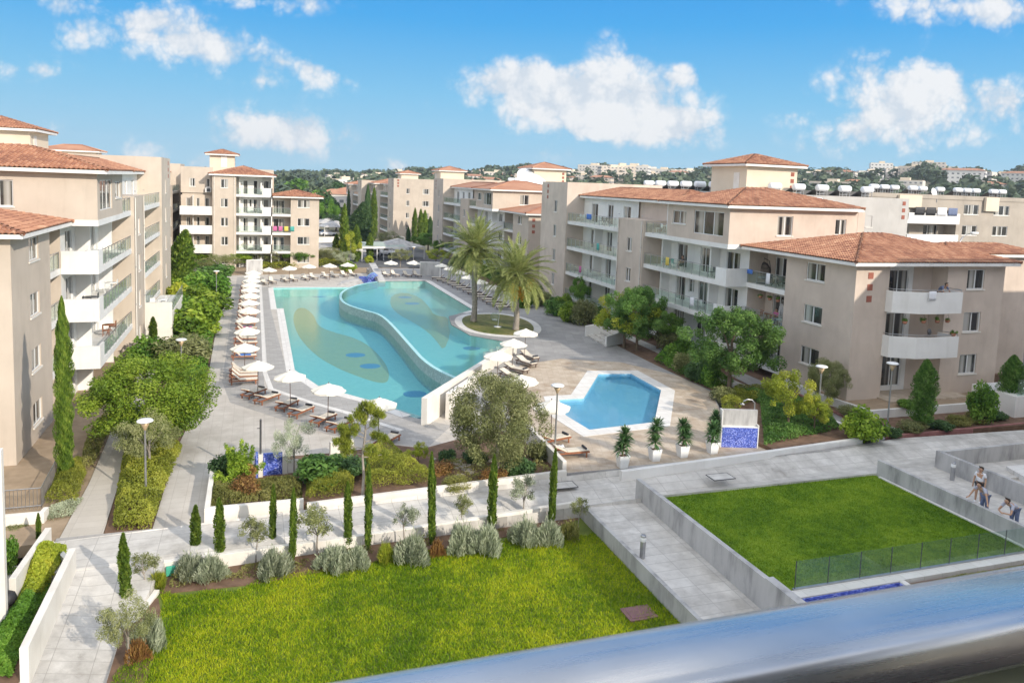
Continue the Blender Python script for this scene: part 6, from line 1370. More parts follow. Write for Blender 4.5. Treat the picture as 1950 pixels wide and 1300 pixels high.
# rocks of the rock garden
for i in range(22):
    px, py = rnd.uniform(825, 945), rnd.uniform(868, 925); X, Y = G(px, py, .4); r0 = rnd.uniform(.12, .3); bm = bmesh.new(); bmesh.ops.create_icosphere(bm, subdivisions=2, radius=r0)
    for v in bm.verts: v.co = v.co*rnd.uniform(.78, 1.15); v.co.z *= .55
    me = bpy.data.meshes.new('rock'); bm.to_mesh(me); bm.free(); me.materials.append(MATS['rock']); o = bpy.data.objects.new('rock', me); COL.objects.link(o); o.location = (X, Y, .45); o.rotation_euler = (0, 0, rnd.random()*6); tag(o, 'pale rough rock in the bed left of the large olive tree', 'rock', 'rocks of the rock garden')
for i, (px, py) in enumerate([(868, 880), (885, 888), (900, 895), (913, 903)]):
    X, Y = G(px, py, .42); mb = MB(); mb.prism([(X-.35, Y-.2), (X+.3, Y-.24), (X+.36, Y+.2), (X-.28, Y+.23)], .3, .5, 'rock'); tag(mb.build('stepping_stone', None, .03), 'flat pale stepping stone among the rocks, %s from the top' % ['first', 'second', 'third', 'fourth'][i], 'stone', 'stepping stones')
# bulrush of planting on the island and back garden bushes under the right block done above
# ---------------------------------------------------------------- parasols and loungers
def make_parasol():
    r = empty('parasol', (0, 0, 0)); m = MB(); m.tube([(0, 0, 0), (0, 0, 2.46)], .024, 'darkwood', 8); m.build('pole', r)
    m = MB(); m.prism([(.26*math.cos(k*math.pi/4+.39), .26*math.sin(k*math.pi/4+.39)) for k in range(8)], 0, .07, 'concrete'); m.build('base', r)
    m = MB(); n = 8; prof = [(0.03, 2.50), (.36, 2.39), (.72, 2.265), (1.06, 2.12)]; vs = []
    for j, (q, z) in enumerate(prof):
        for k in range(n*2):
            a = math.pi*k/n; sag = 0 if k % 2 == 0 else 1
            rr = q*(1 if not sag else math.cos(math.pi/8)*1.0); vs.append((rr*math.cos(a), rr*math.sin(a), z-(.018*j*sag)))
    N2 = n*2; fs = [(i*N2+k, i*N2+(k+1) % N2, (i+1)*N2+(k+1) % N2, (i+1)*N2+k) for i in range(3) for k in range(N2)]
    m.raw(vs, fs, 'canvas'); b = len(vs)-N2; last = vs[b:]
    m.raw(last+[(x*1.0, y*1.0, z-.09) for x, y, z in last], [(k, (k+1) % N2, N2+(k+1) % N2, N2+k) for k in range(N2)], 'canvas'); m.build('canopy', r)
    m = MB()
    m.lathe([(.20, 2.43), (.13, 2.49), (.03, 2.54), (0, 2.55)], 'canvas', 12); m.build('vent', r); m = MB(); m.lathe([(.028, 2.53), (.035, 2.58), (0, 2.63)], 'darkwood', 8); m.build('finial', r)
    m = MB()
    for k in range(8): a = math.pi*k/4; m.tube([(.02, 0, 2.44) if False else (.03*math.cos(a), .03*math.sin(a), 2.44), (1.0*math.cos(a), 1.0*math.sin(a), 2.10)], .011, 'darkwood', 4)
    for k in range(8): a = math.pi*k/4; m.tube([(.03*math.cos(a), .03*math.sin(a), 1.85), (.5*math.cos(a), .5*math.sin(a), 2.25)], .009, 'darkwood', 4)
    m.build('ribs', r); return r
PAR0 = None
def parasol(px, py, z, label, group, rz=0):
    global PAR0
    X, Y = G(px, py, z+2.52)
    if PAR0 is None:
        PAR0 = make_parasol(); PAR0.location = (X, Y, z); PAR0.rotation_euler = (0, 0, rz); tag(PAR0, label, 'parasol', group)
    else:
        o_ = copy_thing(PAR0, (X, Y, z), rz, label, group); o_.rotation_euler = (rnd.uniform(-.035, .035), rnd.uniform(-.035, .035), rz)
    return X, Y
def make_lounger(mat, back, roll):
    """head at -X end; back = raised angle"""
    r = empty('sun_lounger', (0, 0, 0)); m = MB()
    m.box((-1.0, -.33, .25), (1.0, -.27, .33), mat); m.box((-1.0, .27, .25), (1.0, .33, .33), mat); m.box((.94, -.268, .255), (1.0, .268, .325), mat); m.box((-1.0, -.268, .255), (-.94, .268, .325), mat)
    for i in range(9): m.box((-.25+i*.135, -.266, .285), (-.15+i*.135, .266, .315), mat)
    m.build('frame', r, .006)
    for sx in (-.82, .82):
        for sy in (-.30, .30):
            l = MB(); l.box((sx-.035, sy-.028, 0), (sx+.035, sy+.028, .249), mat); l.build('leg', r)
    c, s = math.cos(back), math.sin(back)
    X = lambda x, y, z: (-.28-(x*c-z*-s*0)-0*z+z*s*1.0, y, .33+x*s+z*c)
    cu = 'cushion'
    m = MB(); m.box((-.26, -.28, .335), (.98, .28, .40), cu); m.build('mattress', r, .02)
    m = MB(); m.box((0.02, -.28, .01), (.74, .28, .07), cu, X); b = m.build('backrest', r, .015)
    m = MB(); m.box((0.0, -.28, -.03), (.76, -.24, .005), mat, X); m.box((0.0, .24, -.03), (.76, .28, .005), mat, X)
    for i in range(5): m.box((.06+i*.15, -.238, -.025), (.14+i*.15, .238, .003), mat, X)
    m.build('back_frame', b)
    if roll:
        m = MB(); m.tube([(.80, -.24, .46), (.80, .24, .46)], .065, 'roll', 10); m.build('towel_roll', r)
    return r
LP = {}
def lounger(kind, X, Y, z, rz, label, group):
    if kind not in LP:
        LP[kind] = {'wood': lambda: make_lounger('wood', .75, False), 'dark': lambda: make_lounger('darkwood', .75, False), 'roll': lambda: make_lounger('wood', .45, True), 'droll': lambda: make_lounger('darkwood', .35, True)}[kind]()
        o = LP[kind]; o.location = (X, Y, z); o.rotation_euler = (0, 0, rz); tag(o, label, 'sun lounger', group); return o
    return copy_thing(LP[kind], (X+rnd.uniform(-.07, .07), Y+rnd.uniform(-.06, .06), z), rz+rnd.uniform(-.05, .05), label, group)
G1 = 'parasols round the pools'; G2 = 'sun loungers round the pools'
left = [(466, 653), (471.5, 622), (473, 601), (474, 584), (475, 570), (475.5, 557), (476, 546), (477, 537), (478.5, 528.5), (480, 521), (481, 514.5)]
ys = []
for i, (px, py) in enumerate(left):
    X, Y = parasol(px, py, 0, '%s cream parasol from the near end of the straight row left of the pool' % ORD[i], G1, i*.21); ys.append((X, Y))
for i, (X, Y) in enumerate(ys):
    for j, dy in enumerate((-.95, .95)):
        lounger('wood', -.75, Y+dy, 0, 0, 'lounger on the %s side of the %s parasol in the left row' % (('near', 'far')[j], ORD[i]), G2)
near = [(491, 687), (554, 706.5), (625, 730), (722, 757)]
for i, (px, py) in enumerate(near):
    parasol(px, py, 0, ['white parasol at the left corner of the lower pool deck', 'second white parasol along the diagonal near edge of the pool', 'third white parasol along the diagonal near edge of the pool', 'white parasol half hidden behind the young pine'][i], G1, .3*i)
c1 = GP([(440, 722), (452, 700)], .3)
lounger('wood', -.75, c1[0][1]-.3, 0, 0.02, 'orange-brown wooden lounger under the white parasol at the left corner', G2)
lounger('wood', -.75, c1[0][1]+1.9, 0, 0.02, 'lounger with raised back just beyond the white corner parasol', G2)
for i, ((ax, ay), (bx, by)) in enumerate([((466, 752), (500, 737)), ((489, 763), (527, 747)), ((525, 777), (563, 757)), ((555, 790), (594, 769)), ((597, 803), (636, 784)), ((628, 815), (668, 795)), ((718, 845), (757, 822))]):
    a, b = G(ax, ay, .3), G(bx, by, .4); lounger('roll', (a[0]+b[0])/2, (a[1]+b[1])/2, 0, math.atan2(b[1]-a[1], b[0]-a[0]), '%s lounger with a dark towel roll along the diagonal pool edge' % ORD[i].replace('nearest', 'leftmost'), G2)
back = [(512, 509), (552, 506), (589, 503), (628, 501.5), (662, 500), (744, 496), (787, 496)]
for i, (px, py) in enumerate(back):
    z = 0 if i < 5 else U; X, Y = parasol(px, py, z, ('%s parasol from the left along the back deck' % ORD[i].replace('nearest', 'first')) if i < 5 else ['parasol right of the blue fountain wall', 'parasol beside the small olive at the right of the back deck'][i-5], G1, i*.2)
seats = [(503, 538), (518, 536), (543, 533), (559, 532), (581, 530), (597, 528.5), (619, 526.5), (636, 525), (656, 523.5), (671, 522), (735, 523), (752, 523), (775, 524), (795, 524)]
for i, (px, py) in enumerate(seats):
    z = 0 if i < 10 else U; X, Y = G(px, py, z+.3); lounger('dark', X, Y+.4, z, -1.2, '%s lounger from the left along the back deck' % ORD[i].replace('nearest', 'first'), G2)
right = [(841, 501.5), (858, 507), (875, 514), (894, 523), (915, 531.5), (940, 541.5)]
for i, (px, py) in enumerate(right):
    parasol(px, py, U, '%s parasol from the far end of the row right of the upper pool' % ORD[i].replace('nearest', 'first'), G1, i*.3)
for i in range(14):
    t_ = i/13; px = 835+(961-835)*t_; py = 528.5+(584-528.5)*t_**1.12; X, Y = G(px, py, U+.3)
    lounger('dark', X, Y, U, math.pi-.25, '%s lounger from the far end of the row right of the upper pool' % ORD[i].replace('nearest', 'first'), G2)
up = [(1000.5, 626), (977, 645), (948, 667), (996, 713), (1053, 762)]
for i, (px, py) in enumerate(up):
    parasol(px, py, U, ['parasol at the far end of the white diagonal wall', 'shaded parasol between the two at the white diagonal wall', 'parasol nearest the top of the white diagonal wall', 'parasol behind the top of the large olive tree', 'large-looking cream parasol at the kids pool beside the street lamp'][i], G1, i*.35)
for i, ((ax, ay), (bx, by)) in enumerate([((988, 668), (1030, 683)), ((980, 680), (1024, 693)), ((960, 694), (1008, 705)), ((950, 706), (1000, 717)), ((932, 716), (975, 734))]):
    a, b = G(ax, ay, U+.4), G(bx, by, U+.4); m_ = ((a[0]+b[0])/2, (a[1]+b[1])/2); lounger('droll', *m_, U, math.atan2(b[1]-a[1], b[0]-a[0]), '%s lounger with a dark towel roll beside the white diagonal wall' % ['farthest', 'second farthest', 'third farthest', 'fourth farthest', 'nearest'][i], G2)
for i, ((ax, ay), (bx, by)) in enumerate([((1030, 835), (1078, 826)), ((1058, 857), (1110, 852))]):
    a, b = G(ax, ay, U+.4), G(bx, by, U+.4); lounger('roll', (a[0]+b[0])/2, (a[1]+b[1])/2, U, math.atan2(b[1]-a[1], b[0]-a[0]), ['lounger under the cream parasol at the kids pool', 'lounger with a crumpled white towel beside the street lamp at the kids pool'][i], G2)
X, Y = G(1068, 850, U+.4); mb = MB(); vs = []; 
for i in range(6):
    for j in range(6): vs.append((i*.07-.18, j*.07-.18, .41+.05*rnd.random()+.03*math.sin(i*2+j)))
mb.raw(vs, [(i*6+j, (i+1)*6+j, (i+1)*6+j+1, i*6+j+1) for i in range(5) for j in range(5)], 'shirtwhite', True); o = tag(mb.build('towel'), 'crumpled white towel on the lounger beside the street lamp', 'towel'); o.location = (X, Y, U); s_ = o.modifiers.new('thick', 'SOLIDIFY'); s_.thickness = .02
# ---------------------------------------------------------------- lamps, showers, fountain, screens
def make_lamp(h, mat='metal'):
    r = empty('street_lamp', (0, 0, 0)); m = MB(); m.tube([(0, 0, 0), (0, 0, h-.4)], [.055, .042], mat, 10); m.build('post', r)
    m = MB(); m.lathe([(.045, h-.45), (.06, h-.40), (.23, h-.06), (.20, h-.06), (.05, h-.36)], 'bronze', 20); m.build('lamp_cone', r)
    m = MB(); m.lathe([(0, h-.055), (.34, h-.05), (.36, h-.02), (.30, h+.03), (.15, h+.055), (0, h+.06)], 'plastic', 24); m.build('lamp_disc', r)
    m = MB(); m.box((-.16, -.16, -.05), (.16, .16, .06), 'concrete'); m.build('foot', r, .01); return r
L0 = make_lamp(3.9); x, y = G(276, 800, 3.9); L0.location = (x, y, 0); tag(L0, 'street lamp rising from the leafy hedge between the left paths', 'street lamp', 'street lamps')
for (px, py, z, h, lab) in [(345, 646, 0, 3.9, 'street lamp among the olive shrubs of the left strip'), (1062, 733, .75, 3.9, 'street lamp at the corner of the kids pool deck'), (1565, 697, U+.1, 3.9, 'street lamp behind the lime green saplings'), (1700, 691, U+.1, 4.2, 'street lamp at the red kerb by the right wing'), (412, 516, 0, 3.9, 'distant street lamp at the far end of the left strip'), (788, 470, .3, 3.9, 'distant street lamp behind the back deck parasols'), (700, 421, 0, 5.0, 'distant street lamp before the far street cypresses'), (616, 385, 0, 6.0, 'tall distant street lamp beside the farthest block')]:
    x, y = G(px, py, z+h); copy_thing(L0, (x, y, z), 0, lab, 'street lamps', (1, 1, h/3.9))
x, y = G(1690, 824, U); mb = MB(); mb.prism([(x-.45, y-.4), (x+.45, y-.4), (x+.45, y+.4), (x-.45, y+.4)], U-.1, U+.32, 'coping'); tag(mb.build('lamp_plinth', None, .02), 'square stone plinth at the red kerb corner', 'plinth')
t_ = empty('road_lamp', (70.5, 61.5, 0), 0, 'tall curved road lamp rising behind the right wing roof', 'street lamp'); m = MB()
m.tube([(0, 0, 0), (0, 0, 9.2), (.1, .05, 10.2), (.7, .1, 11.1), (1.6, .2, 11.5), (2.3, .25, 11.6)], [.1, .08, .07, .06, .05, .05], 'metal', 8); m.build('post', t_); m = MB(); m.box((2.1, .1, 11.5), (3.0, .42, 11.72), 'plastic'); m.build('lamp_head', t_, .05)
# shower wall at the kids pool
(ax, ay), (bx, by) = G(1373, 851, U), G(1441, 853, U); d = Vector((bx-ax, by-ay)).normalized(); nn = Vector((-d.y, d.x)); t_ = empty('shower_wall', ((ax+bx)/2, (ay+by)/2, U), 0, 'shower wall with blue mosaic lower half and pale upper half by the kids pool', 'shower')
W2 = (Vector((bx, by))-Vector((ax, ay))).length/2; Xf = lambda x, y, z: (d.x*x+nn.x*y, d.y*x+nn.y*y, z)
m = MB(); m.box((-W2, 0, 1.15), (W2, .22, 1.2), 'white', Xf); m.box((-W2, .22, 1.1), (W2, .42, 2.1), 'concrete', Xf); m.box((-W2-.05, -.02, 0), (-W2-.002, .44, 2.12), 'white', Xf); m.box((W2+.002, -.02, 0), (W2+.05, .44, 1.3), 'white', Xf); m.build('wall', t_)
m = MB(); m.box((-W2, 0, 0), (W2, .2, 1.149), 'mosaic', Xf); m.build('mosaic_panel', t_)
m = MB(); pts = [(W2-.1, .5, 0), (W2-.1, .5, 2.2), (W2-.12, .5, 2.45), (W2-.28, .48, 2.62), (W2-.55, .45, 2.66), (W2-.78, .42, 2.55), (W2-.82, .42, 2.42)]; m.tube([Xf(*p) for p in pts], .04, 'metal', 8); m.build('pipe', t_)
m = MB(); c = Xf(W2-.82, .42, 2.36); m.lathe([(0, .06), (.12, .05), (.13, 0), (0, 0)], 'metal', 14, c); m.build('shower_head', t_)
# shower blocks at the left of the planter
(ax, ay), (bx, by) = G(487, 918, .2), G(562, 918, .2); t_ = empty('shower_wall', (ax, ay+.3, .1), 0, 'blue mosaic shower wall in the front planter behind the slender tree', 'shower'); Wd = bx-ax
m = MB(); m.box((.0, 0, 0), (.1, .8, 1.25), 'mosaic'); m.box((.35, .3, 0), (1.25, .42, 1.28), 'mosaic'); m.box((-.05, .82, 0), (.3, .9, 1.0), 'mosaic'); m.build('mosaic_panel', t_)
m = MB(); m.box((.12, .12, 0), (.33, .42, 1.3), 'whitewall'); m.box((1.26, .25, 0), (1.5, .45, 1.1), 'whitewall'); m.box((1.52, .3, 0), (2.1, .4, .85), 'whitewall'); m.build('wall', t_)
m = MB(); m.tube([(.22, .27, 1.3), (.22, .27, 2.9), (.22, .2, 3.05)], .05, 'darkmetal', 8); m.tube([(.22, .27, 2.6), (.05, .27, 2.6)], .02, 'darkmetal', 6); m.build('shower_post', t_)
wall_thing('garden_wall', 'white wall stub behind the pine trunk', 'garden wall', [G(628, 868, .4), G(672, 862, .4)], .25, .2, 1.15, 'whitewall')
# fountain with blue fan and white sloped wall, screens at the back
x, y = G(705, 533, .1); t_ = empty('fountain', (17.0, 110.0, 0), 0, 'sloping white fountain wall with blue mosaic fan at the back of the pools', 'fountain')
m = MB(); m.raw([(-.5, -3.2, 0), (.5, -3.2, 0), (.5, 6.5, 0), (-.5, 6.5, 0), (-.5, -3.2, .9), (.5, -3.2, .9), (.5, 6.5, 2.3), (-.5, 6.5, 2.3)], [(3, 2, 1, 0), (4, 5, 6, 7), (0, 1, 5, 4), (1, 2, 6, 5), (2, 3, 7, 6), (3, 0, 4, 7)], 'concrete'); m.build('wall', t_, .02)
for k in range(4):
    m = MB(); pts = [(-.55-1.0*math.sin(a)*(1+.1*k), -2.9+k*1.0, .1+1.5*math.cos(a)) for a in (0, .3, .6, .9, 1.2, 1.45)]; m.tube(pts, .09, 'bluetile' if k % 2 else 'mosaic', 6); m.build('fan_blade', t_)
m = MB()
for k in range(5): m.prism([(-.52, -2.8+k*.9), (-.52, -2.0+k*.9), (-2.2-.1*k, -2.0+k*.9), (-1.6-.1*k, -2.8+k*.9)], 0, .25+.16*k, 'mosaic')
m.build('cascade', t_)
mb = MB()
for k in range(5): mb.prism([(11.0+.6*k, 108.4+.5*k), (16.3-.01*k, 108.4+.5*k), (16.3-.01*k, 113-.01*k), (11.0+.6*k+1.2, 113-.01*k)], -.01+.001*k, .11*(k+1), 'concrete')
struct('fountain_steps', mb)
def screen(px0, py0, px1, py1, z, h, lab):
    (ax, ay), (bx, by) = G(px0, py0, z), G(px1, py1, z); m = MB(); t_ = empty('screen_wall', (ax, ay, z), math.atan2(by-ay, bx-ax), lab, 'screen'); l = math.hypot(bx-ax, by-ay)
    m.box((.1, -.06, .12), (l-.1, .06, h-.1), 'concrete'); m.build('panel', t_); m = MB(); m.box((0, -.1, 0), (.098, .1, h), 'white'); m.box((l-.098, -.1, 0), (l, .1, h), 'white'); m.box((.1, -.1, h-.098), (l-.1, .1, h), 'white'); m.build('frame', t_)
screen(469, 524, 499, 522, 0, 2.3, 'pale framed screen wall at the far left corner of the deck')
screen(799, 526, 838, 527, U, 2.2, 'pale framed screen wall at the far right corner of the deck')
# hanging chair on the island, small steps on the right path
x, y = G(948, 622, U+.06); t_ = empty('swing_seat', (x, y, U+.06), .6, 'glass bubble hanging seat on a thin white stand on the island lawn', 'swing seat'); m = MB()
m.tube([(0, 0, 0), (.15, 0, .9), (.1, 0, 1.7), (-.25, 0, 2.1), (-.55, 0, 2.0)], .03, 'plastic', 8); m.lathe([(.4, 0), (.4, .03), (0, .04)], 'plastic', 16); m.build('stand', t_)
m = MB(); n = 16; prof = [(.02, -.42), (.25, -.36), (.40, -.18), (.44, .05), (.36, .28), (.2, .4)]; m.lathe(prof, 'glass', n, (-.55, 0, 1.05)); m.build('bubble', t_); m = MB(); m.tube([(-.55, 0, 1.44), (-.55, 0, 2.0)], .012, 'metal', 5); m.lathe([(0, -.34), (.26, -.3), (.3, -.22), (0, -.2)], 'greycushion', 14, (-.55, 0, 1.05)); m.build('cushion', t_)
a_, b_ = G(1113, 632, U), G(1150, 608, U); wall_thing('step_wall', 'white cheek wall of the steps leading off the right path', 'wall', [G(1114, 640, U), G(1148, 622, U+.9)], .2, U-.1, [U+1.0, U+1.3], 'white')
wall_thing('step_wall', 'second white cheek wall of the right path steps, by the leafy tree', 'wall', [G(1153, 660, U), G(1190, 640, U+.6)], .2, U-.1, [U+.9, U+1.2], 'white')
mb = MB(); p0, p1, p2, p3 = G(1118, 640, U), G(1152, 660, U), G(1186, 638, U+.6), G(1150, 620, U+.6)
for k in range(4):
    f = k/4; q0 = Vector(p0).lerp(Vector(p3), f); q1 = Vector(p1).lerp(Vector(p2), f); e_ = .01*k; mb.prism([tuple(q0.lerp(q1, e_)), tuple(q1.lerp(q0, e_)), tuple(Vector(p2).lerp(Vector(p3), e_)+(q1-Vector(p2))*e_), tuple(Vector(p3).lerp(Vector(p2), e_)+(q0-Vector(p3))*e_)], U-.1+.001*k, U+.15*(k+1), 'walkpave')
struct('garden_steps', mb)
# barbecue at the lower left
x, y = G(14, 1178, -.55); t_ = empty('barbecue', (x, y, -.62), .3, 'black kettle barbecue on the patio at the left edge', 'barbecue'); m = MB(); m.lathe([(0, .55), (.2, .6), (.3, .75), (.31, .82), (.25, 1.0), (.1, 1.07), (0, 1.08)], 'black', 18); m.build('kettle', t_)
m = MB()
for a in (0, 2.1, 4.2): m.tube([(.12*math.cos(a), .12*math.sin(a), .6), (.3*math.cos(a), .3*math.sin(a), 0)], .015, 'metal', 6)
m.tube([(0, 0, .3), (.2, 0, .3)], .012, 'metal', 5); m.build('stand', t_)
# ---------------------------------------------------------------- balcony furniture and laundry
def make_chair(mat):
    r = empty('balcony_chair', (0, 0, 0)); m = MB(); m.box((-.22, -.22, .42), (.22, .22, .46), mat); m.build('seat', r, .01)
    m = MB(); m.box((-.22, .2, .5), (.22, .24, .88), mat); m.build('backrest', r, .01)
    for sx in (-.2, .2):
        for sy in (-.19, .19): l = MB(); l.tube([(sx, sy, 0), (sx, sy+(.03 if sy > 0 else 0), .5 if sy > 0 else .42)], .018, mat, 6); l.build('leg', r)
    return r
def make_table(mat):
    r = empty('balcony_table', (0, 0, 0)); m = MB(); m.lathe([(0, .70), (.44, .70), (.45, .72), (.44, .74), (0, .745)], mat, 18); m.build('tabletop', r); m = MB()
    for k in range(3): a = k*2.09; m.tube([(0, 0, .7), (.1*math.cos(a), .1*math.sin(a), .35), (.34*math.cos(a), .34*math.sin(a), 0)], .022, mat, 6)
    m.build('legs', r); return r
FC = {}
def furn(kind, mat, bl, s_, d_, z, rz, label, group):
    p = bl.O+bl.S*s_+bl.D*d_; k = (kind, mat)
    if k not in FC:
        FC[k] = make_chair(mat) if kind == 'chair' else make_table(mat); o = FC[k]; o.location = (p.x, p.y, z); o.rotation_euler = (0, 0, rz); return tag(o, label, kind, group)
    return copy_thing(FC[k], (p.x, p.y, z), rz, label, group)
sets = [(RB, 2.6, 1.0, RF_(2), 'darkmetal', 'dark', 'on the second-floor balcony by the white corner'), (RB, 10.6, 1.0, RF_(2), 'teal', 'teal', 'on the second-floor balcony beside the sitter'), (RB, 5.5, 1.0, RF_(1), 'plastic', 'white', 'on the first-floor balcony of the right block'), (RB, 20.3, 1.0, RF_(1), 'bluecloth', 'blue', 'on the first-floor balcony left of the plain pier'),
        (RB, 20.5, 1.0, RF_(2), 'plastic', 'white', 'on the second-floor balcony left of the plain pier'), (RB, 31.0, 1.0, RF_(3), 'plastic', 'white', 'on the top terrace at the left tower of the right block'), (RB, 12.2, 1.2, RF_(3), 'plastic', 'white', 'on the small top terrace beside the penthouse'), (LB, 4.5, 1.0, LF_(3), 'plastic', 'white', 'on the third-floor balcony of the left block'), (LB, 3.4, 1.1, LF_(2), 'darkmetal', 'dark', 'on the second-floor balcony of the left block'),
        (FB, 2.6, 1.0, FF_(3), 'plastic', 'white', 'on the third-floor balcony of the far left block'), (RB, -2.4, 2.9, RF_(2), 'darkmetal', 'dark', 'on the upper wing balcony with the hanging chair'), (RB, -1.6, 2.9, RF_(1), 'wood', 'wooden', 'on the lower wing balcony with people'),
        (LB, 10.5, 1.0, LF_(2), 'plastic', 'white', 'at the far end of the second-floor left balcony'), (LB, 9.5, 1.0, LF_(1), 'wood', 'wooden', 'on the first-floor balcony of the left block'), (LB, 24, 1.0, LF_(3), 'darkmetal', 'dark', 'on the third-floor balcony beyond the left pier'), (LB, 12, 1.2, LF_(4), 'darkmetal', 'dark', 'on the top terrace of the left block'), (RB, 25, 1.0, RF_(3), 'darkmetal', 'dark', 'in the middle of the top right terrace'), (C4, 22, 1.0, CF_(3), 'plastic', 'white', 'on the top terrace behind the palms'), (C4, 5, 1.0, CF_(2), 'plastic', 'white', 'on the balcony behind the palms'), (FB, 2.4, 1.0, FF_(1), 'darkmetal', 'dark', 'on the first-floor balcony of the far left block')]
for bl, s_, d_, z, mat, cn, where in sets:
    furn('table', mat, bl, s_, d_, z, 0, '%s round table %s' % (cn, where), 'balcony tables')
    for j, (ds, dd, rz) in enumerate([(-.75, .1, math.pi/2), (.75, -.1, -math.pi/2)]):
        furn('chair', mat, bl, s_+ds, d_+dd, z, rz*(1) if True else 0, '%s %s chair %s' % (('nearer', 'farther')[j], cn, where), 'balcony chairs')
tz = 2.6
furn('table', 'plastic', LB, 22.5, -1.3, tz, 0, 'white round table on the white terrace of the left block', 'balcony tables')
for j, (ds, dd, rz) in enumerate([(-.8, 0, 1.57), (.8, 0, -1.57), (0, .8, 3.1)]): furn('chair', 'plastic', LB, 22.5+ds, -1.3+dd, tz, rz, '%s white chair at the table on the left terrace' % ['nearest', 'farthest', 'inner'][j], 'balcony chairs')
def cloth(name, label, P0, U_, w_, h_, mat, nrm):
    m = MB(); n = 8; U_ = Vector(U_); nv = Vector(nrm); vs = []
    for i in range(n+1):
        for j in range(4): vs.append(Vector(P0)+U_*(w_*i/n)+Vector((0, 0, -h_*j/3))+nv*(.04+.02*math.sin(i*1.9)*j/3))
    m.raw(vs, [(i*4+j, (i+1)*4+j, (i+1)*4+j+1, i*4+j+1) for i in range(n) for j in range(3)], mat, True); o = m.build(name); s = o.modifiers.new('thick', 'SOLIDIFY'); s.thickness = .012; return tag(o, label, 'laundry')
for i, (x, mat, lab) in enumerate([(2.75, 'pink', 'pink towel'), (3.6, 'pink', 'second pink towel'), (4.5, 'yellow', 'yellow towel'), (5.45, 'teal', 'green towel')]):
    p = FB.O; cloth('towel', lab+' hung over the railing of the far left block loggia', (x+.1, 130+.02, FF_(2)+1.06), (1, 0, 0), .62, .8, mat, (0, -1, 0))
wx = 35.7+1.9-.02
cloth('towel', 'white towel over the upper wing balcony railing', (wx+.04, 49.0, RF_(2)+1.06), (0, 1, 0), .45, .85, 'shirtwhite', (-1, 0, 0))
cloth('towel', 'purple towel at the left end of the upper wing balcony', (wx+.04, 51.2, RF_(2)+1.08), (0, 1, 0), .7, .35, 'bluecloth', (-1, 0, 0))
cloth('towel', 'white cloth over the rounded upper balcony of the right wing', (42.3, 38.72, RF_(2)+1.12), (1, -.03, 0), .6, .6, 'shirtwhite', (0, -1, 0))
for i, (yy, k_, mat, lab) in enumerate([(61.0, 2, 'yellow', 'yellow towel over the second-floor railing of the right block'), (56.5, 1, 'shirtwhite', 'white towel over the first-floor railing of the right block'), (76.0, 2, 'teal', 'green towel over the railing left of the plain pier'), (80.5, 1, 'pink', 'pink towel over the lowest railing left of the plain pier')]): cloth('towel', lab, (35.76, yy, RF_(k_)+1.06), (0, 1, 0), .6, .75, mat, (-1, 0, 0))
cloth('flag', 'small blue and white striped towel on the top terrace railing', (35.78, 78.4, RF_(3)+1.1), (0, 1, 0), 1.3, .6, 'bluecloth', (-1, 0, 0))
for i in range(4): cloth('laundry', ['dark sheet', 'black shirt', 'white sheet', 'blue sheet'][i]+' drying on the top balcony of the far right flat-roofed block', (87.3+i*2.0, 83.4, 13.9), (1, 0, 0), 1.7, 1.1, ['black', 'black', 'shirtwhite', 'denim'][i], (0, -1, 0))
def egg(s_, d_, z, mat, lab):
    p = RB.O+RB.S*s_+RB.D*d_; t_ = empty('hanging_chair', (p.x, p.y, z), -2.2, lab, 'hanging chair'); m = MB(); pts = [(.0, .5, 0), (0, .55, 1.1), (0, .4, 1.85), (0, 0, 2.05)]; m.tube(pts, .03, mat, 6); m.lathe([(.45, 0), (.45, .03), (0, .04)], mat, 16); m.build('stand', t_)
    m = MB(); n = 22
    for k in range(n):
        a = math.pi*(-.62)+math.pi*1.24*k/(n-1)+math.pi/2
        m.tube([(q*.52*math.cos(a), q*.52*math.sin(a), 1.0+.75*hh) for q, hh in ((.1, -.85), (.7, -.7), (1, -.2), (.95, .35), (.6, .8), (.05, 1.0))], .016, mat, 4)
    for hh, q in ((-.7, .7), (-.2, 1), (.35, .95), (.75, .65)): m.tube([(q*.52*math.cos(math.pi*(-.12+1.24*k/14)), q*.52*math.sin(math.pi*(-.12+1.24*k/14)), 1+.75*hh) for k in range(15)], .016, mat, 4)
    m.tube([(0, 0, 1.74), (0, 0, 2.06)], .012, mat, 4); m.build('basket', t_); m = MB(); m.lathe([(0, .42), (.36, .46), (.4, .56), (0, .62)], 'greycushion', 14); m.build('cushion', t_)
egg(-1.0, 2.75, RF_(2), 'rattan', 'black rattan hanging egg chair on the upper wing balcony'); egg(-3.2, 3.0, RF_(1), 'plastic', 'white hanging egg chair on the lower wing balcony')
def flowerpot(x, y, z, lab, hang):
    t_ = empty('flower_basket', (x, y, z), 0, lab, 'flower pot'); m = MB(); m.lathe([(0, 0), (.11, .01), (.17, .2), (.15, .2), (.13, .15), (0, .15)], 'terracotta', 14)
    if hang:
        for a in (0, 2.1, 4.2): m.tube([(.16*math.cos(a), .16*math.sin(a), .2), (0, 0, .62)], .006, 'darkmetal', 4)
    m.build('pot', t_); C = [[rnd.uniform(-.14, .14), rnd.uniform(-.14, .14), .26+rnd.uniform(-.1, .1)] for _ in range(6)]; V, F, t = leaves(260, C, [.1]*6, .08, .04, int(x*100)); part('foliage', mesh_np('foliage', V, F, 'leaf_mid', t), t_)
for i, (x, hang) in enumerate([(41.0, 1), (42.6, 1), (43.8, 1), (44.7, 1)]): flowerpot(x, 39.2, RF_(1)+1.9, '%s hanging flower basket over the lower rounded balcony' % ['first', 'second', 'third', 'fourth'][i], True)
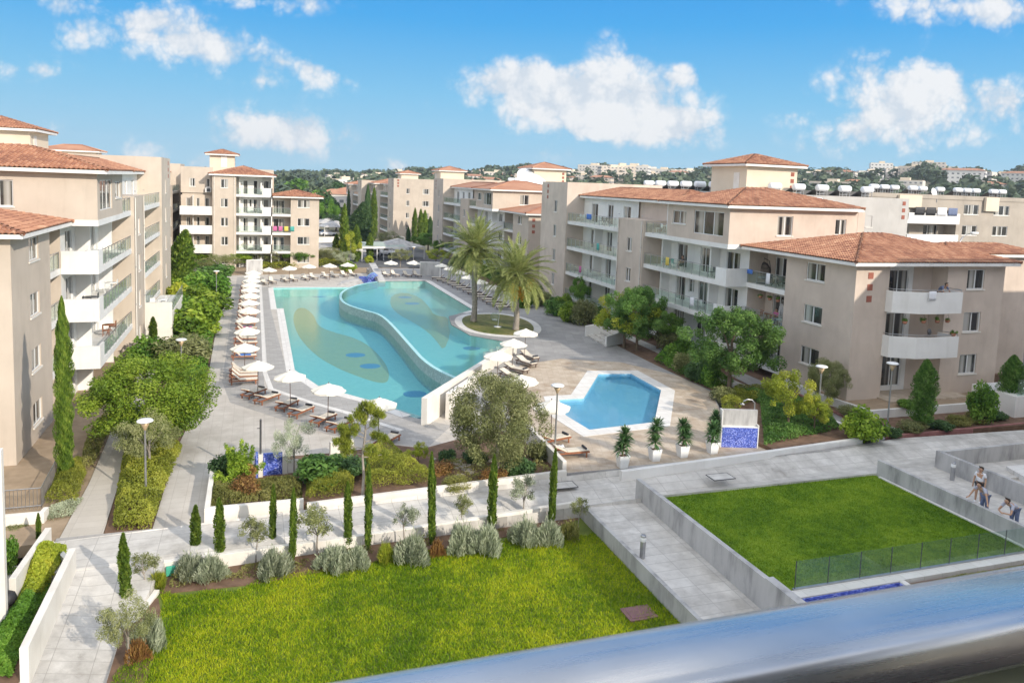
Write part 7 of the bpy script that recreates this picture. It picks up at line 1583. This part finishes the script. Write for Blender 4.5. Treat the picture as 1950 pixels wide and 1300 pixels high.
flowerpot(45.0, 38.9, RF_(1)+1.03, 'flower pot on the right end of the lower rounded balcony parapet', False)
for i, (s_, d_) in enumerate([(-1.6, 2.2), (-2.7, 2.25), (-3.6, 2.3)]): p = RB.O+RB.S*s_+RB.D*d_; flowerpot(p.x, p.y, RF_(1)+1.95, '%s hanging flower basket over the lower wing balcony' % ['left', 'middle', 'right'][i], True)
mb = MB(); t_ = empty('floor_fan', (43.3, 39.3, RF_(1)), 0, 'grey pedestal fan on the lower rounded balcony', 'fan'); m = MB(); m.tube([(0, 0, 0), (0, 0, 1.15)], .02, 'metal', 6); m.lathe([(.2, 0), (.2, .03), (0, .04)], 'metal', 14); m.build('stand', t_); m = MB(); m.lathe([(0, -.05), (.2, -.03), (.22, 0), (.2, .03), (0, .05)], 'darkmetal', 18); o = m.build('fan_head', t_); o.location = (0, 0, 1.3); o.rotation_euler = (1.4, 0, .2)

# towels left on a few loungers
for i, (k_, mat, lab) in enumerate([(2, 'bluecloth', 'blue towel lying on a lounger of the left row'), (7, 'pink', 'pink towel lying on a lounger of the left row'), (11, 'shirtwhite', 'white towel lying on a lounger of the left row')]):
    X, Y = ys[k_//2]; m = MB(); vs = [(a*.16-.5, b*.13-.26, .413+.012*math.sin(a*1.7+b)+.004*b) for a in range(8) for b in range(5)]; m.raw(vs, [(a*5+b, (a+1)*5+b, (a+1)*5+b+1, a*5+b+1) for a in range(7) for b in range(4)], mat, True); o = m.build('towel'); o.location = (X-.35, Y+(-.95 if k_ % 2 == 0 else .95), 0); tag(o, lab, 'towel'); q_ = o.modifiers.new('thick', 'SOLIDIFY'); q_.thickness = .012
# ---------------------------------------------------------------- people
def skin_obj(name, parent, pts, edges, radii, mat, sub=2, root=0):
    me = bpy.data.meshes.new(name); me.from_pydata([tuple(p) for p in pts], edges, []); me.materials.append(MATS[mat])
    o = bpy.data.objects.new(name, me); COL.objects.link(o); o.parent = parent
    sm = o.modifiers.new('skin', 'SKIN'); lay = me.skin_vertices[0] if me.skin_vertices else None
    if lay is None:
        bpy.context.view_layer.objects.active = o; lay = me.skin_vertices[0]
    for i, r in enumerate(radii): lay.data[i].radius = (r, r) if not isinstance(r, tuple) else r; lay.data[i].use_root = (i == root)
    sm.use_smooth_shade = True; s = o.modifiers.new('sub', 'SUBSURF'); s.levels = sub; s.render_levels = sub; return o
def person(loc, rz, label, J, top, bottom, hairlen=0, seated=False):
    """J: joint positions in body space (x right, y forward, z up); body is one skinned surface"""
    t_ = empty('person', loc, rz, label, 'person'); P_ = []; E_ = []; Rr = []
    def add(p, r, parent=None):
        P_.append(Vector(p)); Rr.append(r)
        if parent is not None: E_.append((parent, len(P_)-1))
        return len(P_)-1
    pel = add(J['pelvis'], (.15, .11)); wa = add(J['waist'], (.125, .095), pel); ch = add(J['chest'], (.155, .11), wa); nk = add(J['neck'], .055, ch); hd0 = add(Vector(J['head'])+Vector((0, 0, -.07)), .068, nk); hd = add(J['head'], (.085, .098), hd0); tp = add(Vector(J['head'])+Vector((0, -.01, .085)), .07, hd)
    ch_ = []
    for s in ('l', 'r'):
        sh = add(J['sh_'+s], .062, ch); el = add(J['el_'+s], .044, sh); wr = add(J['wr_'+s], .030, el); pa = add(Vector(J['wr_'+s]).lerp(Vector(J['ha_'+s]), .5), (.040, .020), wr)
        d = (Vector(J['ha_'+s])-Vector(J['wr_'+s])).normalized(); side = d.cross(Vector((0, 0, 1))); side = side.normalized() if side.length > .1 else Vector((1, 0, 0)); dn = side.cross(d).normalized(); dn = dn if dn.z < 0 else -dn
        for k in range(4):
            a = add(P_[pa]+side*(k-1.5)*.019+d*.05, .0095, pa); b = add(P_[a]+d*(.036, .042, .04, .03)[k]+dn*.008, .0088, a); add(P_[b]+d*.02+dn*.022, .008, b)
        sg = 1 if s == 'l' else -1
        a = add(P_[pa]+side*sg*.042+d*.012, .011, pa); add(P_[a]+side*sg*.014+d*.032, .009, a)
        hp = add(J['hip_'+s], .098, pel); kn = add(J['kn_'+s], .064, hp); an = add(J['an_'+s], .042, kn); he = add(Vector(J['an_'+s])+Vector((0, -.01, -.06)), .036, an); toe = add(Vector(J['an_'+s])+Vector((0, .16, -.065)), (.036, .024), he)
    skin_obj('body', t_, P_, E_, Rr, 'skin')
    # face
    h = Vector(J['head']); f = MB()
    f.tube([h+Vector((0, .088, .02)), h+Vector((0, .118, -.02))], [.010, .017], 'skin', 6); f.build('nose', t_)
    for sx in (-.033, .033): e = MB(); e.lathe([(0, -.009), (.009, -.005), (.011, 0), (.009, .005), (0, .009)], 'black', 8, tuple(h+Vector((sx, .088, .015)))); e.build('eye', t_)
    for sx in (-.09, .09): e = MB(); e.tube([h+Vector((sx, 0, .025)), h+Vector((sx*1.08, -.01, 0)), h+Vector((sx, 0, -.025))], [.012, .02, .012], 'skin', 6); e.build('ear', t_)
    e = MB(); e.tube([h+Vector((-.025, .093, -.05)), h+Vector((0, .102, -.05)), h+Vector((.025, .093, -.05))], .007, 'pink', 5); e.build('mouth', t_)
    hp_ = [h+Vector((0, -.02, .05)), h+Vector((0, -.035, .09)), h+Vector((0, -.055, .02)), h+Vector((0, -.06, -.04))]; hr = [(.092, .09), (.075, .075), (.088, .06), (.06, .04)]; he_ = [(0, 1), (0, 2), (2, 3)]
    if hairlen: hp_.append(h+Vector((0, -.08, -.04-hairlen))); hr.append((.05, .03)); he_.append((3, 4))
    skin_obj('hair', t_, hp_, he_, hr, 'hair')
    # shirt and trousers follow the body
    tp_ = [Vector(J['pelvis'])+Vector((0, 0, .05)), Vector(J['waist']), Vector(J['chest']), Vector(J['chest']).lerp(Vector(J['neck']), .55)]; tr = [(.168, .128), (.145, .115), (.178, .130), (.085, .075)]; te = [(0, 1), (1, 2), (2, 3)]
    for s in ('l', 'r'):
        a = len(tp_); tp_ += [Vector(J['sh_'+s]), Vector(J['sh_'+s]).lerp(Vector(J['el_'+s]), .6)]; tr += [.080, .066]; te += [(2, a), (a, a+1)]
    skin_obj('shirt', t_, tp_, te, tr, top)
    bp = [Vector(J['pelvis'])]; br = [(.168, .125)]; be = []
    lng = bottom[1]
    for s in ('l', 'r'):
        a = len(bp); bp += [Vector(J['hip_'+s]), Vector(J['hip_'+s]).lerp(Vector(J['kn_'+s]), .95 if lng else .75)]; br += [.112, .088]; be += [(0, a), (a, a+1)]
        if lng: bp.append(Vector(J['kn_'+s]).lerp(Vector(J['an_'+s]), .9)); br.append(.058); be.append((a+1, a+2))
    skin_obj('trousers' if lng else 'shorts', t_, bp, be, br, bottom[0])
    for s in ('l', 'r'):
        a = Vector(J['an_'+s]); skin_obj('shoe', t_, [a+Vector((0, -.03, -.055)), a+Vector((0, .08, -.06)), a+Vector((0, .17, -.068))], [(0, 1), (1, 2)], [.05, .048, .034], 'black' if bottom[0] != 'black' else 'shirtwhite')
    return t_
stand = dict(pelvis=(0, 0, .95), waist=(0, 0, 1.10), chest=(0, .01, 1.30), neck=(0, .0, 1.47), head=(0, .03, 1.60), sh_l=(-.18, 0, 1.40), el_l=(-.24, -.02, 1.13), wr_l=(-.25, .06, .88), ha_l=(-.25, .09, .75), sh_r=(.18, 0, 1.40), el_r=(.25, -.02, 1.13), wr_r=(.26, .06, .88), ha_r=(.26, .09, .75),
             hip_l=(-.09, 0, .90), kn_l=(-.10, .02, .50), an_l=(-.10, -.02, .09), hip_r=(.09, 0, .90), kn_r=(.10, .03, .50), an_r=(.12, .0, .09))
lean = dict(stand); lean.update(pelvis=(0, -.28, .93), waist=(0, -.20, 1.07), chest=(0, .0, 1.22), neck=(0, .12, 1.33), head=(0, .20, 1.44), sh_l=(-.19, .05, 1.29), el_l=(-.42, .18, 1.02), wr_l=(-.62, .33, .80), ha_l=(-.70, .42, .775), sh_r=(.19, .05, 1.29), el_r=(.31, .16, 1.02), wr_r=(.33, .33, .80), ha_r=(.33, .44, .775), hip_l=(-.09, -.3, .88), kn_l=(-.1, -.27, .48), an_l=(-.1, -.36, .09), hip_r=(.09, -.3, .88), kn_r=(.1, -.22, .48), an_r=(.1, -.30, .09))
elb = dict(lean); elb.update(chest=(0, .05, 1.12), waist=(0, -.18, 1.03), neck=(0, .2, 1.2), head=(0, .30, 1.29), sh_l=(-.19, .12, 1.16), el_l=(-.28, .34, .80), wr_l=(-.08, .46, .80), ha_l=(.04, .50, .79), sh_r=(.19, .12, 1.16), el_r=(.29, .34, .80), wr_r=(.09, .50, .81), ha_r=(-.02, .55, .80))
person((32.6, 26.0, U), 1.9, 'woman in a white top and dark shorts standing behind the leaning men', stand, 'shirtwhite', ('black', False), .12)
person((31.32, 24.85, U), 1.57, 'man in a grey shirt leaning with spread hands on the concrete wall', lean, 'shirtgrey', ('denim', True))
person((31.32, 23.4, U), 1.57, 'man in a grey shirt resting his elbows on the concrete wall', elb, 'shirtgrey', ('denim', True))
sit = dict(stand); sit.update(pelvis=(0, 0, .52), waist=(0, -.03, .68), chest=(0, -.02, .88), neck=(0, 0, 1.05), head=(0, .04, 1.18), sh_l=(-.18, 0, .98), el_l=(-.23, .08, .73), wr_l=(-.2, .3, .66), ha_l=(-.17, .4, .64), sh_r=(.18, 0, .98), el_r=(.23, .08, .73), wr_r=(.2, .3, .66), ha_r=(.17, .4, .64), hip_l=(-.09, .04, .50), kn_l=(-.11, .46, .50), an_l=(-.11, .44, .09), hip_r=(.09, .04, .50), kn_r=(.11, .46, .50), an_r=(.11, .44, .09))
def onb(s_, d_, z): p = RB.O+RB.S*s_+RB.D*d_; return (p.x, p.y, z)
mb = None
furn('chair', 'darkmetal', RB, 8.6, 1.25, RF_(2), -1.57, 'dark chair of the person sitting on the second-floor balcony', 'balcony chairs')
p_ = onb(8.6, 1.2, RF_(2)); person(p_, 1.57, 'person in black sitting on the second-floor balcony of the right block', sit, 'black', ('black', True), .1)
furn('chair', 'wood', RB, -2.7, 3.0, RF_(1), 1.3, 'wooden chair of the person in pink on the lower wing balcony', 'balcony chairs'); p_ = onb(-2.7, 2.95, RF_(1)); person(p_, 1.9, 'person in a pink shirt sitting on the lower wing balcony', sit, 'pink', ('denim', True), .1)
furn('chair', 'wood', RB, -4.1, 3.0, RF_(1), 1.8, 'wooden chair of the person in blue on the lower wing balcony', 'balcony chairs'); p_ = onb(-4.1, 2.95, RF_(1)); person(p_, 1.4, 'person in blue sitting at the right of the lower wing balcony', sit, 'bluecloth', ('denim', True))
fwd = dict(elb); fwd.update({k: (v[0], v[1], v[2]+.19) for k, v in elb.items() if k.split('_')[0] in ('chest', 'waist', 'neck', 'head', 'sh', 'el', 'wr', 'ha')}); fwd['chest'] = (0, .06, 1.26)
person((44.2, 39.35, RF_(2)), math.pi, 'person leaning over the upper rounded balcony of the right wing', fwd, 'denim', ('black', True))
# ---------------------------------------------------------------- cars and parking canopies
def make_car():
    r = empty('parked_car', (0, 0, 0)); m = MB()
    sec = [(-2.1, .35, .75), (-2.0, .3, .95), (-1.2, .3, 1.02), (.9, .3, .98), (1.9, .3, .82), (2.1, .35, .6)]
    vs = []
    for x, z0, z1 in sec: vs += [(x, -.82, z0), (x, -.86, (z0+z1)/2), (x, -.74, z1), (x, .74, z1), (x, .86, (z0+z1)/2), (x, .82, z0)]
    fs = [(i*6+k, i*6+(k+1) % 6, (i+1)*6+(k+1) % 6, (i+1)*6+k) for i in range(5) for k in range(6)]+[tuple(range(6)), tuple(range(30, 36))[::-1]]
    m.raw(vs, fs, 'carpaint', True); m.build('body', r, .03)
    m = MB(); vs = [(-1.75, -.7, 1.0), (.95, -.7, .99), (.95, .7, .99), (-1.75, .7, 1.0), (-1.15, -.58, 1.46), (.25, -.58, 1.47), (.25, .58, 1.47), (-1.15, .58, 1.46)]; m.raw(vs, [(0, 1, 5, 4), (1, 2, 6, 5), (2, 3, 7, 6), (3, 0, 4, 7)], 'pane'); m.build('windows', r)
    m = MB(); m.box((-1.17, -.6, 1.462), (.27, .6, 1.51), 'carpaint'); m.build('roof', r, .02)
    for sx in (-1.3, 1.3):
        for sy in (-.84, .84): w_ = MB(); w_.tube([(sx, sy-.1, .32), (sx, sy+.1, .32)], .32, 'tyre', 16); w_.build('wheel', r)
    for sy in (-.6, .6): l = MB(); l.box((2.02, sy-.16, .62), (2.12, sy+.16, .74), 'plastic'); l.build('headlight', r)
    return r
car0 = make_car(); x, y = G(625, 449, 0); car0.location = (x, y, .0); car0.rotation_euler = (0, 0, .1); tag(car0, 'white car parked on the far street right of the far left block', 'car', 'parked cars')
for i, (px, py, rz, lab) in enumerate([(612, 447, .05, 'white car behind the first one on the far street'), (722, 484, -.9, 'silver car under the green parking canopy, left of its post'), (738, 486, -.9, 'silver car under the green parking canopy, second from the left'), (715, 489, 1.2, 'car in the shade at the left end of the parking canopy'), (665, 462, .1, 'car on the far street between the cypresses'), (760, 478, -.8, 'car under the right end of the parking canopy')]):
    x, y = G(px, py, 0); copy_thing(car0, (x, y, 0), rz, lab, 'parked cars')
def canopy(px0, px1, py, z, dp, lab, mat='greencanopy'):
    (ax, ay), (bx, by) = G(px0, py, z), G(px1, py, z); t_ = empty('parking_canopy', (ax, ay, 0), math.atan2(by-ay, bx-ax), lab, 'canopy'); l = math.hypot(bx-ax, by-ay); m = MB()
    m.raw([(0, 0, z), (l, 0, z), (l, dp, z+.5), (0, dp, z+.5), (0, 0, z-.12), (l, 0, z-.12), (l, dp, z+.38), (0, dp, z+.38)], [(0, 1, 2, 3), (7, 6, 5, 4), (0, 4, 5, 1), (1, 5, 6, 2), (2, 6, 7, 3), (3, 7, 4, 0)], mat); m.build('roof', t_)
    m = MB(); m.box((-.05, -.12, z-.3), (l+.05, -.01, z+.02), 'white'); m.build('fascia', t_)
    for i in range(4): p_ = MB(); p_.box((l*i/3-.06, .15, 0), (l*i/3+.06, .27, z-.13), 'white'); p_.build('post', t_)
canopy(690, 775, 470, 2.6, 5.5, 'green flat parking canopy with cars behind the back deck'); canopy(606, 690, 474, 2.4, 5, 'long parking canopy behind the cypresses on the left', 'concrete')
for (px, py, w_, lab) in [(757, 470, 9, 'grey pitched shelter roof behind the parking canopy'), (640, 432, 9, 'grey pitched pool shelter on the far street'), (625, 425, 8, 'pale shade tent at the left of the far street'), (645, 418, 8, 'second pale shade tent at the far street')]:
    x, y = G(px, py, 2.2); t_ = empty('shelter', (x, y, 0), .3, lab, 'shelter'); m = MB(); h_ = w_/2
    m.raw([(-h_, -3, 2.4), (h_, -3, 2.4), (h_, 3, 2.4), (-h_, 3, 2.4), (0, 0, 3.9), (-h_, -3, 2.25), (h_, -3, 2.25), (h_, 3, 2.25), (-h_, 3, 2.25)], [(0, 1, 4), (1, 2, 4), (2, 3, 4), (3, 0, 4), (0, 5, 6, 1), (1, 6, 7, 2), (2, 7, 8, 3), (3, 8, 5, 0), (8, 7, 6, 5)], 'concrete'); m.build('roof', t_)
    for sx in (-1, 1):
        for sy in (-2.8, 2.8): p_ = MB(); p_.tube([(sx*(h_-.2), sy, 0), (sx*(h_-.2), sy, 2.24)], .06, 'white', 6); p_.build('post', t_)
for (a, b, lab) in [((606, 462), (690, 460), 'long pale garden wall along the far street'), ((740, 452), (770, 462), 'pale garden wall before the far palm'), ((606, 492), (640, 488), 'pale boundary wall right of the far left block')]:
    wall_thing('boundary_wall', lab, 'wall', [G(*a, 0), G(*b, 0)], .25, -.2, 1.3, 'whitewall')
# ---------------------------------------------------------------- town and woods on the hills
def hz(x, y): return hill(math.atan2(x, y), math.hypot(x, y))
def at_az(px, r):                       # direction of a photo column, distance in plan
    d = ray(px, 350); a = math.atan2(d[0], d[1]); return r*math.sin(a), r*math.cos(a)
t = NT('farwall'); v = t.co(); oi = t.n('ShaderNodeObjectInfo')
b_ = t.n('ShaderNodeTexBrick', offset=0); b_.inputs['Scale'].default_value = 1; b_.inputs['Brick Width'].default_value = 3.4; b_.inputs['Row Height'].default_value = 3.0; b_.inputs['Mortar Size'].default_value = .95; b_.inputs['Mortar Smooth'].default_value = 0
mp = t.n('ShaderNodeMapping'); mp.inputs['Rotation'].default_value = (math.pi/2, 0, 0); t.l(v, mp.inputs[0]); t.l(mp.outputs[0], b_.inputs['Vector'])
c1 = t.ramp(oi.outputs['Random'], [(0, (.62, .56, .48)), (.4, (.72, .70, .66)), (.7, (.56, .47, .38)), (1, (.70, .66, .60))])
b_.inputs['Color1'].default_value = (.12, .13, .14, 1); b_.inputs['Color2'].default_value = (.22, .22, .22, 1); t.l(c1, b_.inputs['Mortar']); t.pbr(b_.outputs['Color'], .8)
def far_house(px, r, w_, d_, h_, roof, lab, rz=0):
    x, y = at_az(px, r); z = hz(x, y); t_ = empty('hillside_house', (x, y, z-1), rz, lab, 'house'); m = MB(); m.box((-w_/2, -d_/2, 0), (w_/2, d_/2, h_+1), 'farwall'); m.build('wall', t_)
    m = MB()
    if roof: m.raw([(-w_/2-.5, -d_/2-.5, h_+1), (w_/2+.5, -d_/2-.5, h_+1), (w_/2+.5, d_/2+.5, h_+1), (-w_/2-.5, d_/2+.5, h_+1), (-w_/4, 0, h_+2.8), (w_/4, 0, h_+2.8)], [(0, 1, 5, 4), (1, 2, 5), (2, 3, 4, 5), (3, 0, 4), (3, 2, 1, 0)], 'flattile')
    else: m.box((-w_/2+.3, -d_/2+.3, h_+1.002), (w_/2-.3, d_/2-.3, h_+1.5), 'cream'); m.box((-w_*.1, -d_*.2, h_+1.5), (w_*.15, d_*.2, h_+3.4), 'cream')
    m.build('roof', t_)
TW = [(1000, 640, 18, 7, 0), (1062, 700, 22, 8, 0), (1085, 760, 26, 9, 0), (1110, 720, 18, 7, 0), (1130, 800, 30, 11, 0), (1165, 690, 24, 13, 0), (1182, 700, 24, 14, 0), (1205, 730, 30, 12, 0), (1225, 820, 24, 12, 0), (1240, 760, 18, 9, 0), (1262, 800, 26, 12, 0), (1290, 760, 20, 9, 1), (1310, 830, 26, 10, 0),
      (1535, 620, 20, 7, 0), (1555, 760, 24, 8, 0), (1585, 560, 26, 8, 0), (1600, 700, 24, 9, 1), (1655, 800, 22, 9, 0), (1675, 840, 20, 14, 0), (1722, 640, 26, 8, 0), (1740, 800, 26, 9, 0), (1765, 820, 28, 10, 0), (1790, 840, 26, 9, 0), (1815, 790, 24, 9, 1), (1840, 660, 24, 12, 1), (1862, 700, 22, 10, 0), (1905, 820, 24, 9, 0), (1935, 760, 20, 8, 1),
      (640, 720, 18, 7, 0), (655, 560, 24, 8, 0), (690, 640, 16, 7, 0), (705, 800, 18, 7, 1), (720, 700, 22, 8, 0), (760, 900, 20, 8, 0), (838, 720, 18, 6, 1), (850, 640, 24, 6, 1), (868, 760, 22, 7, 1), (885, 600, 22, 6, 1), (900, 700, 24, 7, 1), (915, 820, 20, 7, 0), (930, 620, 20, 6, 1), (945, 730, 22, 8, 0), (958, 690, 18, 7, 1), (1040, 820, 20, 9, 0), (1075, 640, 18, 7, 1), (1145, 620, 18, 7, 1), (1630, 640, 18, 7, 1), (1705, 820, 22, 10, 0), (1885, 640, 18, 7, 1)]
for i, (px, r, w_, h_, rf) in enumerate(TW):
    side = 'between the far street and the palms' if px < 830 else ('above the block behind the palms' if px < 1000 else ('between the satellite dish and the right stair house' if px < 1400 else 'above the right blocks'))
    same = sorted(q[0] for q in TW if (q[0] < 830) == (px < 830) and (830 <= q[0] < 1000) == (830 <= px < 1000) and (q[0] < 1400) == (px < 1400)); k = same.index(px)
    far_house(px, r, w_, w_*.6, h_, rf, '%s %s house on the hill %s' % (ORD[k].replace('nearest', 'first') if k < 24 else 'last', 'tile-roofed' if rf else 'pale flat-roofed', side), rnd.uniform(-.3, .3)-math.atan2(*at_az(px, 1)))
for (px, r, w_, h_, lab) in [(1060, 330, 70, 7, 'low pale flat-roofed house row behind the satellite dish'), (700, 300, 26, 10, 'tile-roofed block above the farthest apartment block'), (660, 290, 22, 9, 'second tile-roofed block above the farthest apartment block')]:
    far_house(px, r, w_, 12, h_, px < 1000, lab, -math.atan2(*at_az(px, 1)))
# single trees of the middle distance and one far wood covering the slopes
def crownblob(key, mat, seed, n, ll):
    C, Rr = clumps(20, seed, lambda p, r: np.array([p[0]*3.1, p[1]*3.1, 4.2+p[2]*2.6]), .9, 1.7); V, F, t = leaves(n, C, Rr, ll, ll*.6, seed); PROTO[key] = (mesh_np(key, V, F, mat, t), trunk_mesh('trunk', 4, .2, 'bark')); NOM[key] = (8.0, 7.8)
crownblob('ft1', 'leaf_dark', 201, 2600, .8); crownblob('ft2', 'leaf_mid', 203, 2600, .8); crownblob('ft3', 'far_leaf', 205, 2600, .85)
mids = [(1095, 330, 12), (1120, 320, 10), (1150, 300, 13), (1175, 330, 11), (1200, 290, 11), (1225, 300, 13), (1250, 280, 12), (1270, 300, 13), (1292, 270, 14), (1315, 280, 13), (1335, 290, 12), (1525, 250, 12), (1548, 260, 11), (1572, 240, 16), (1600, 270, 12), (1628, 260, 14), (1655, 240, 15), (1682, 260, 12), (1710, 250, 13), (1740, 270, 12), (1770, 250, 12), (1800, 260, 14), (1830, 250, 13), (1860, 270, 12), (1890, 255, 13), (1920, 250, 12), (1945, 245, 14), (600, 330, 12), (615, 300, 11), (628, 320, 13), (585, 350, 11), (640, 330, 12), (570, 380, 12), (608, 260, 10), (622, 250, 9), (660, 340, 13), (735, 330, 12), (775, 330, 13), (800, 310, 12), (830, 320, 12), (860, 300, 10), (890, 310, 11), (920, 300, 10), (950, 310, 12), (556, 400, 12)]
mids = sorted(mids)
for i, (px, r, h_) in enumerate(mids):
    x, y = at_az(px, r); where = 'left of the far street' if px < 700 else ('behind the palms' if px < 1000 else ('behind the roof of the right block' if px < 1400 else 'beyond the far right roofs')); same = [q[0] for q in mids if (q[0] < 700) == (px < 700) and (700 <= q[0] < 1000) == (700 <= px < 1000) and (q[0] < 1400) == (px < 1400)]; k = same.index(px)
    plant(['ft1', 'ft2', 'ft1', 'ft3'][i % 4], 'distant_tree', T_, x, y, hz(x, y)-.3, h_*rnd.uniform(.85, 1.15), h_*rnd.uniform(1.0, 1.5), '%s distant tree in the row %s' % (ORD[k].replace('nearest', 'first'), where), 'trees beyond the resort')
def farwood(name, n, r0, r1, a0, a1, seed, size, label):
    r = np.random.default_rng(seed); Vs = []; tn = []
    q = r.random(n)**.7; R0 = r0+(r1-r0)*q; A = np.radians(r.uniform(a0, a1, n)); keep = (np.sin(A*37+R0*.011)+np.sin(A*91-R0*.023+1)+r.normal(size=n)*.5) > -.5
    for rr, a in zip(R0[keep], A[keep]):
        x, y = rr*math.sin(a), rr*math.cos(a); z = hz(x, y); s = size*r.uniform(.6, 1.4); m = 34; d = unit(r.normal(size=(m, 3))); P_ = np.array([x, y, z+s*.75])+d*np.array([s*.9, s*.9, s*.75])*r.uniform(.6, 1, m)[:, None]
        nrm = unit(d+r.normal(size=(m, 3))*.5+np.array([0, 0, .4])); t_ = unit(np.cross(nrm, r.normal(size=(m, 3)))); b = np.cross(nrm, t_); l = s*.34
        Vs.append(np.stack([P_-t_*l, P_+b*l*.7, P_+t_*l, P_-b*l*.7], 1).reshape(-1, 3)); tk = r.random(); tn.append(np.clip(tk*.7+r.random(m)*.3, 0, 1))
    V = np.concatenate(Vs); o = bpy.data.objects.new(name, mesh_np(name, V, np.arange(len(V)).reshape(-1, 4), 'far_leaf', np.concatenate(tn))); COL.objects.link(o); tag(o, label, 'wood', kind='stuff')
farwood('far_wood', 5200, 330, 1150, -14, 58, 301, 6, 'hazy green woods covering the far hills')
# ---------------------------------------------------------------- the balcony rail in front of the camera
t_ = empty('balcony_rail', (0, .72, 14.473), 0, 'shiny steel balcony rail across the lower right corner', 'railing')
m = MB(); n = 20; prof = []
for k in range(n):
    a = 2*math.pi*k/n; c, s = math.cos(a), math.sin(a); prof.append((math.copysign(abs(c)**.5, c)*.064, math.copysign(abs(s)**.5, s)*.038))
vs = [(x, y, z-.034) for x in (-2.6, 3.4) for y, z in prof]; m.raw(vs, [(k, (k+1) % n, n+(k+1) % n, n+k) for k in range(n)]+[tuple(range(n))[::-1], tuple(range(n, 2*n))], 'steel', True); m.build('handrail', t_)
m = MB(); m.box((-2.6, -.006, -1.1), (3.4, .006, -.07), 'glass'); m.build('glass_panel', t_)
for x in (-2.4, -.9, 2.2, 3.3): p_ = MB(); p_.box((x-.02, -.02, -1.15), (x+.02, -.008, -.069), 'steel'); p_.build('post', t_)

# ---------------------------------------------------------------- the air itself
mb = MB(); mb.box((-1400, -1400, -4), (1400, 1400, 70), 'glass'); hzm = bpy.data.materials.new('haze'); hzm.use_nodes = True; tn_ = hzm.node_tree; tn_.nodes.clear(); ho = tn_.nodes.new('ShaderNodeOutputMaterial'); hv = tn_.nodes.new('ShaderNodeVolumePrincipled')
hv.inputs['Color'].default_value = (.80, .86, .93, 1); hv.inputs['Density'].default_value = .00020; hv.inputs['Anisotropy'].default_value = .3; tn_.links.new(hv.outputs[0], ho.inputs['Volume'])
o = mb.build('haze'); o.data.materials.clear(); o.data.materials.append(hzm); tag(o, 'thin blue haze over the far hills', 'haze', kind='stuff')
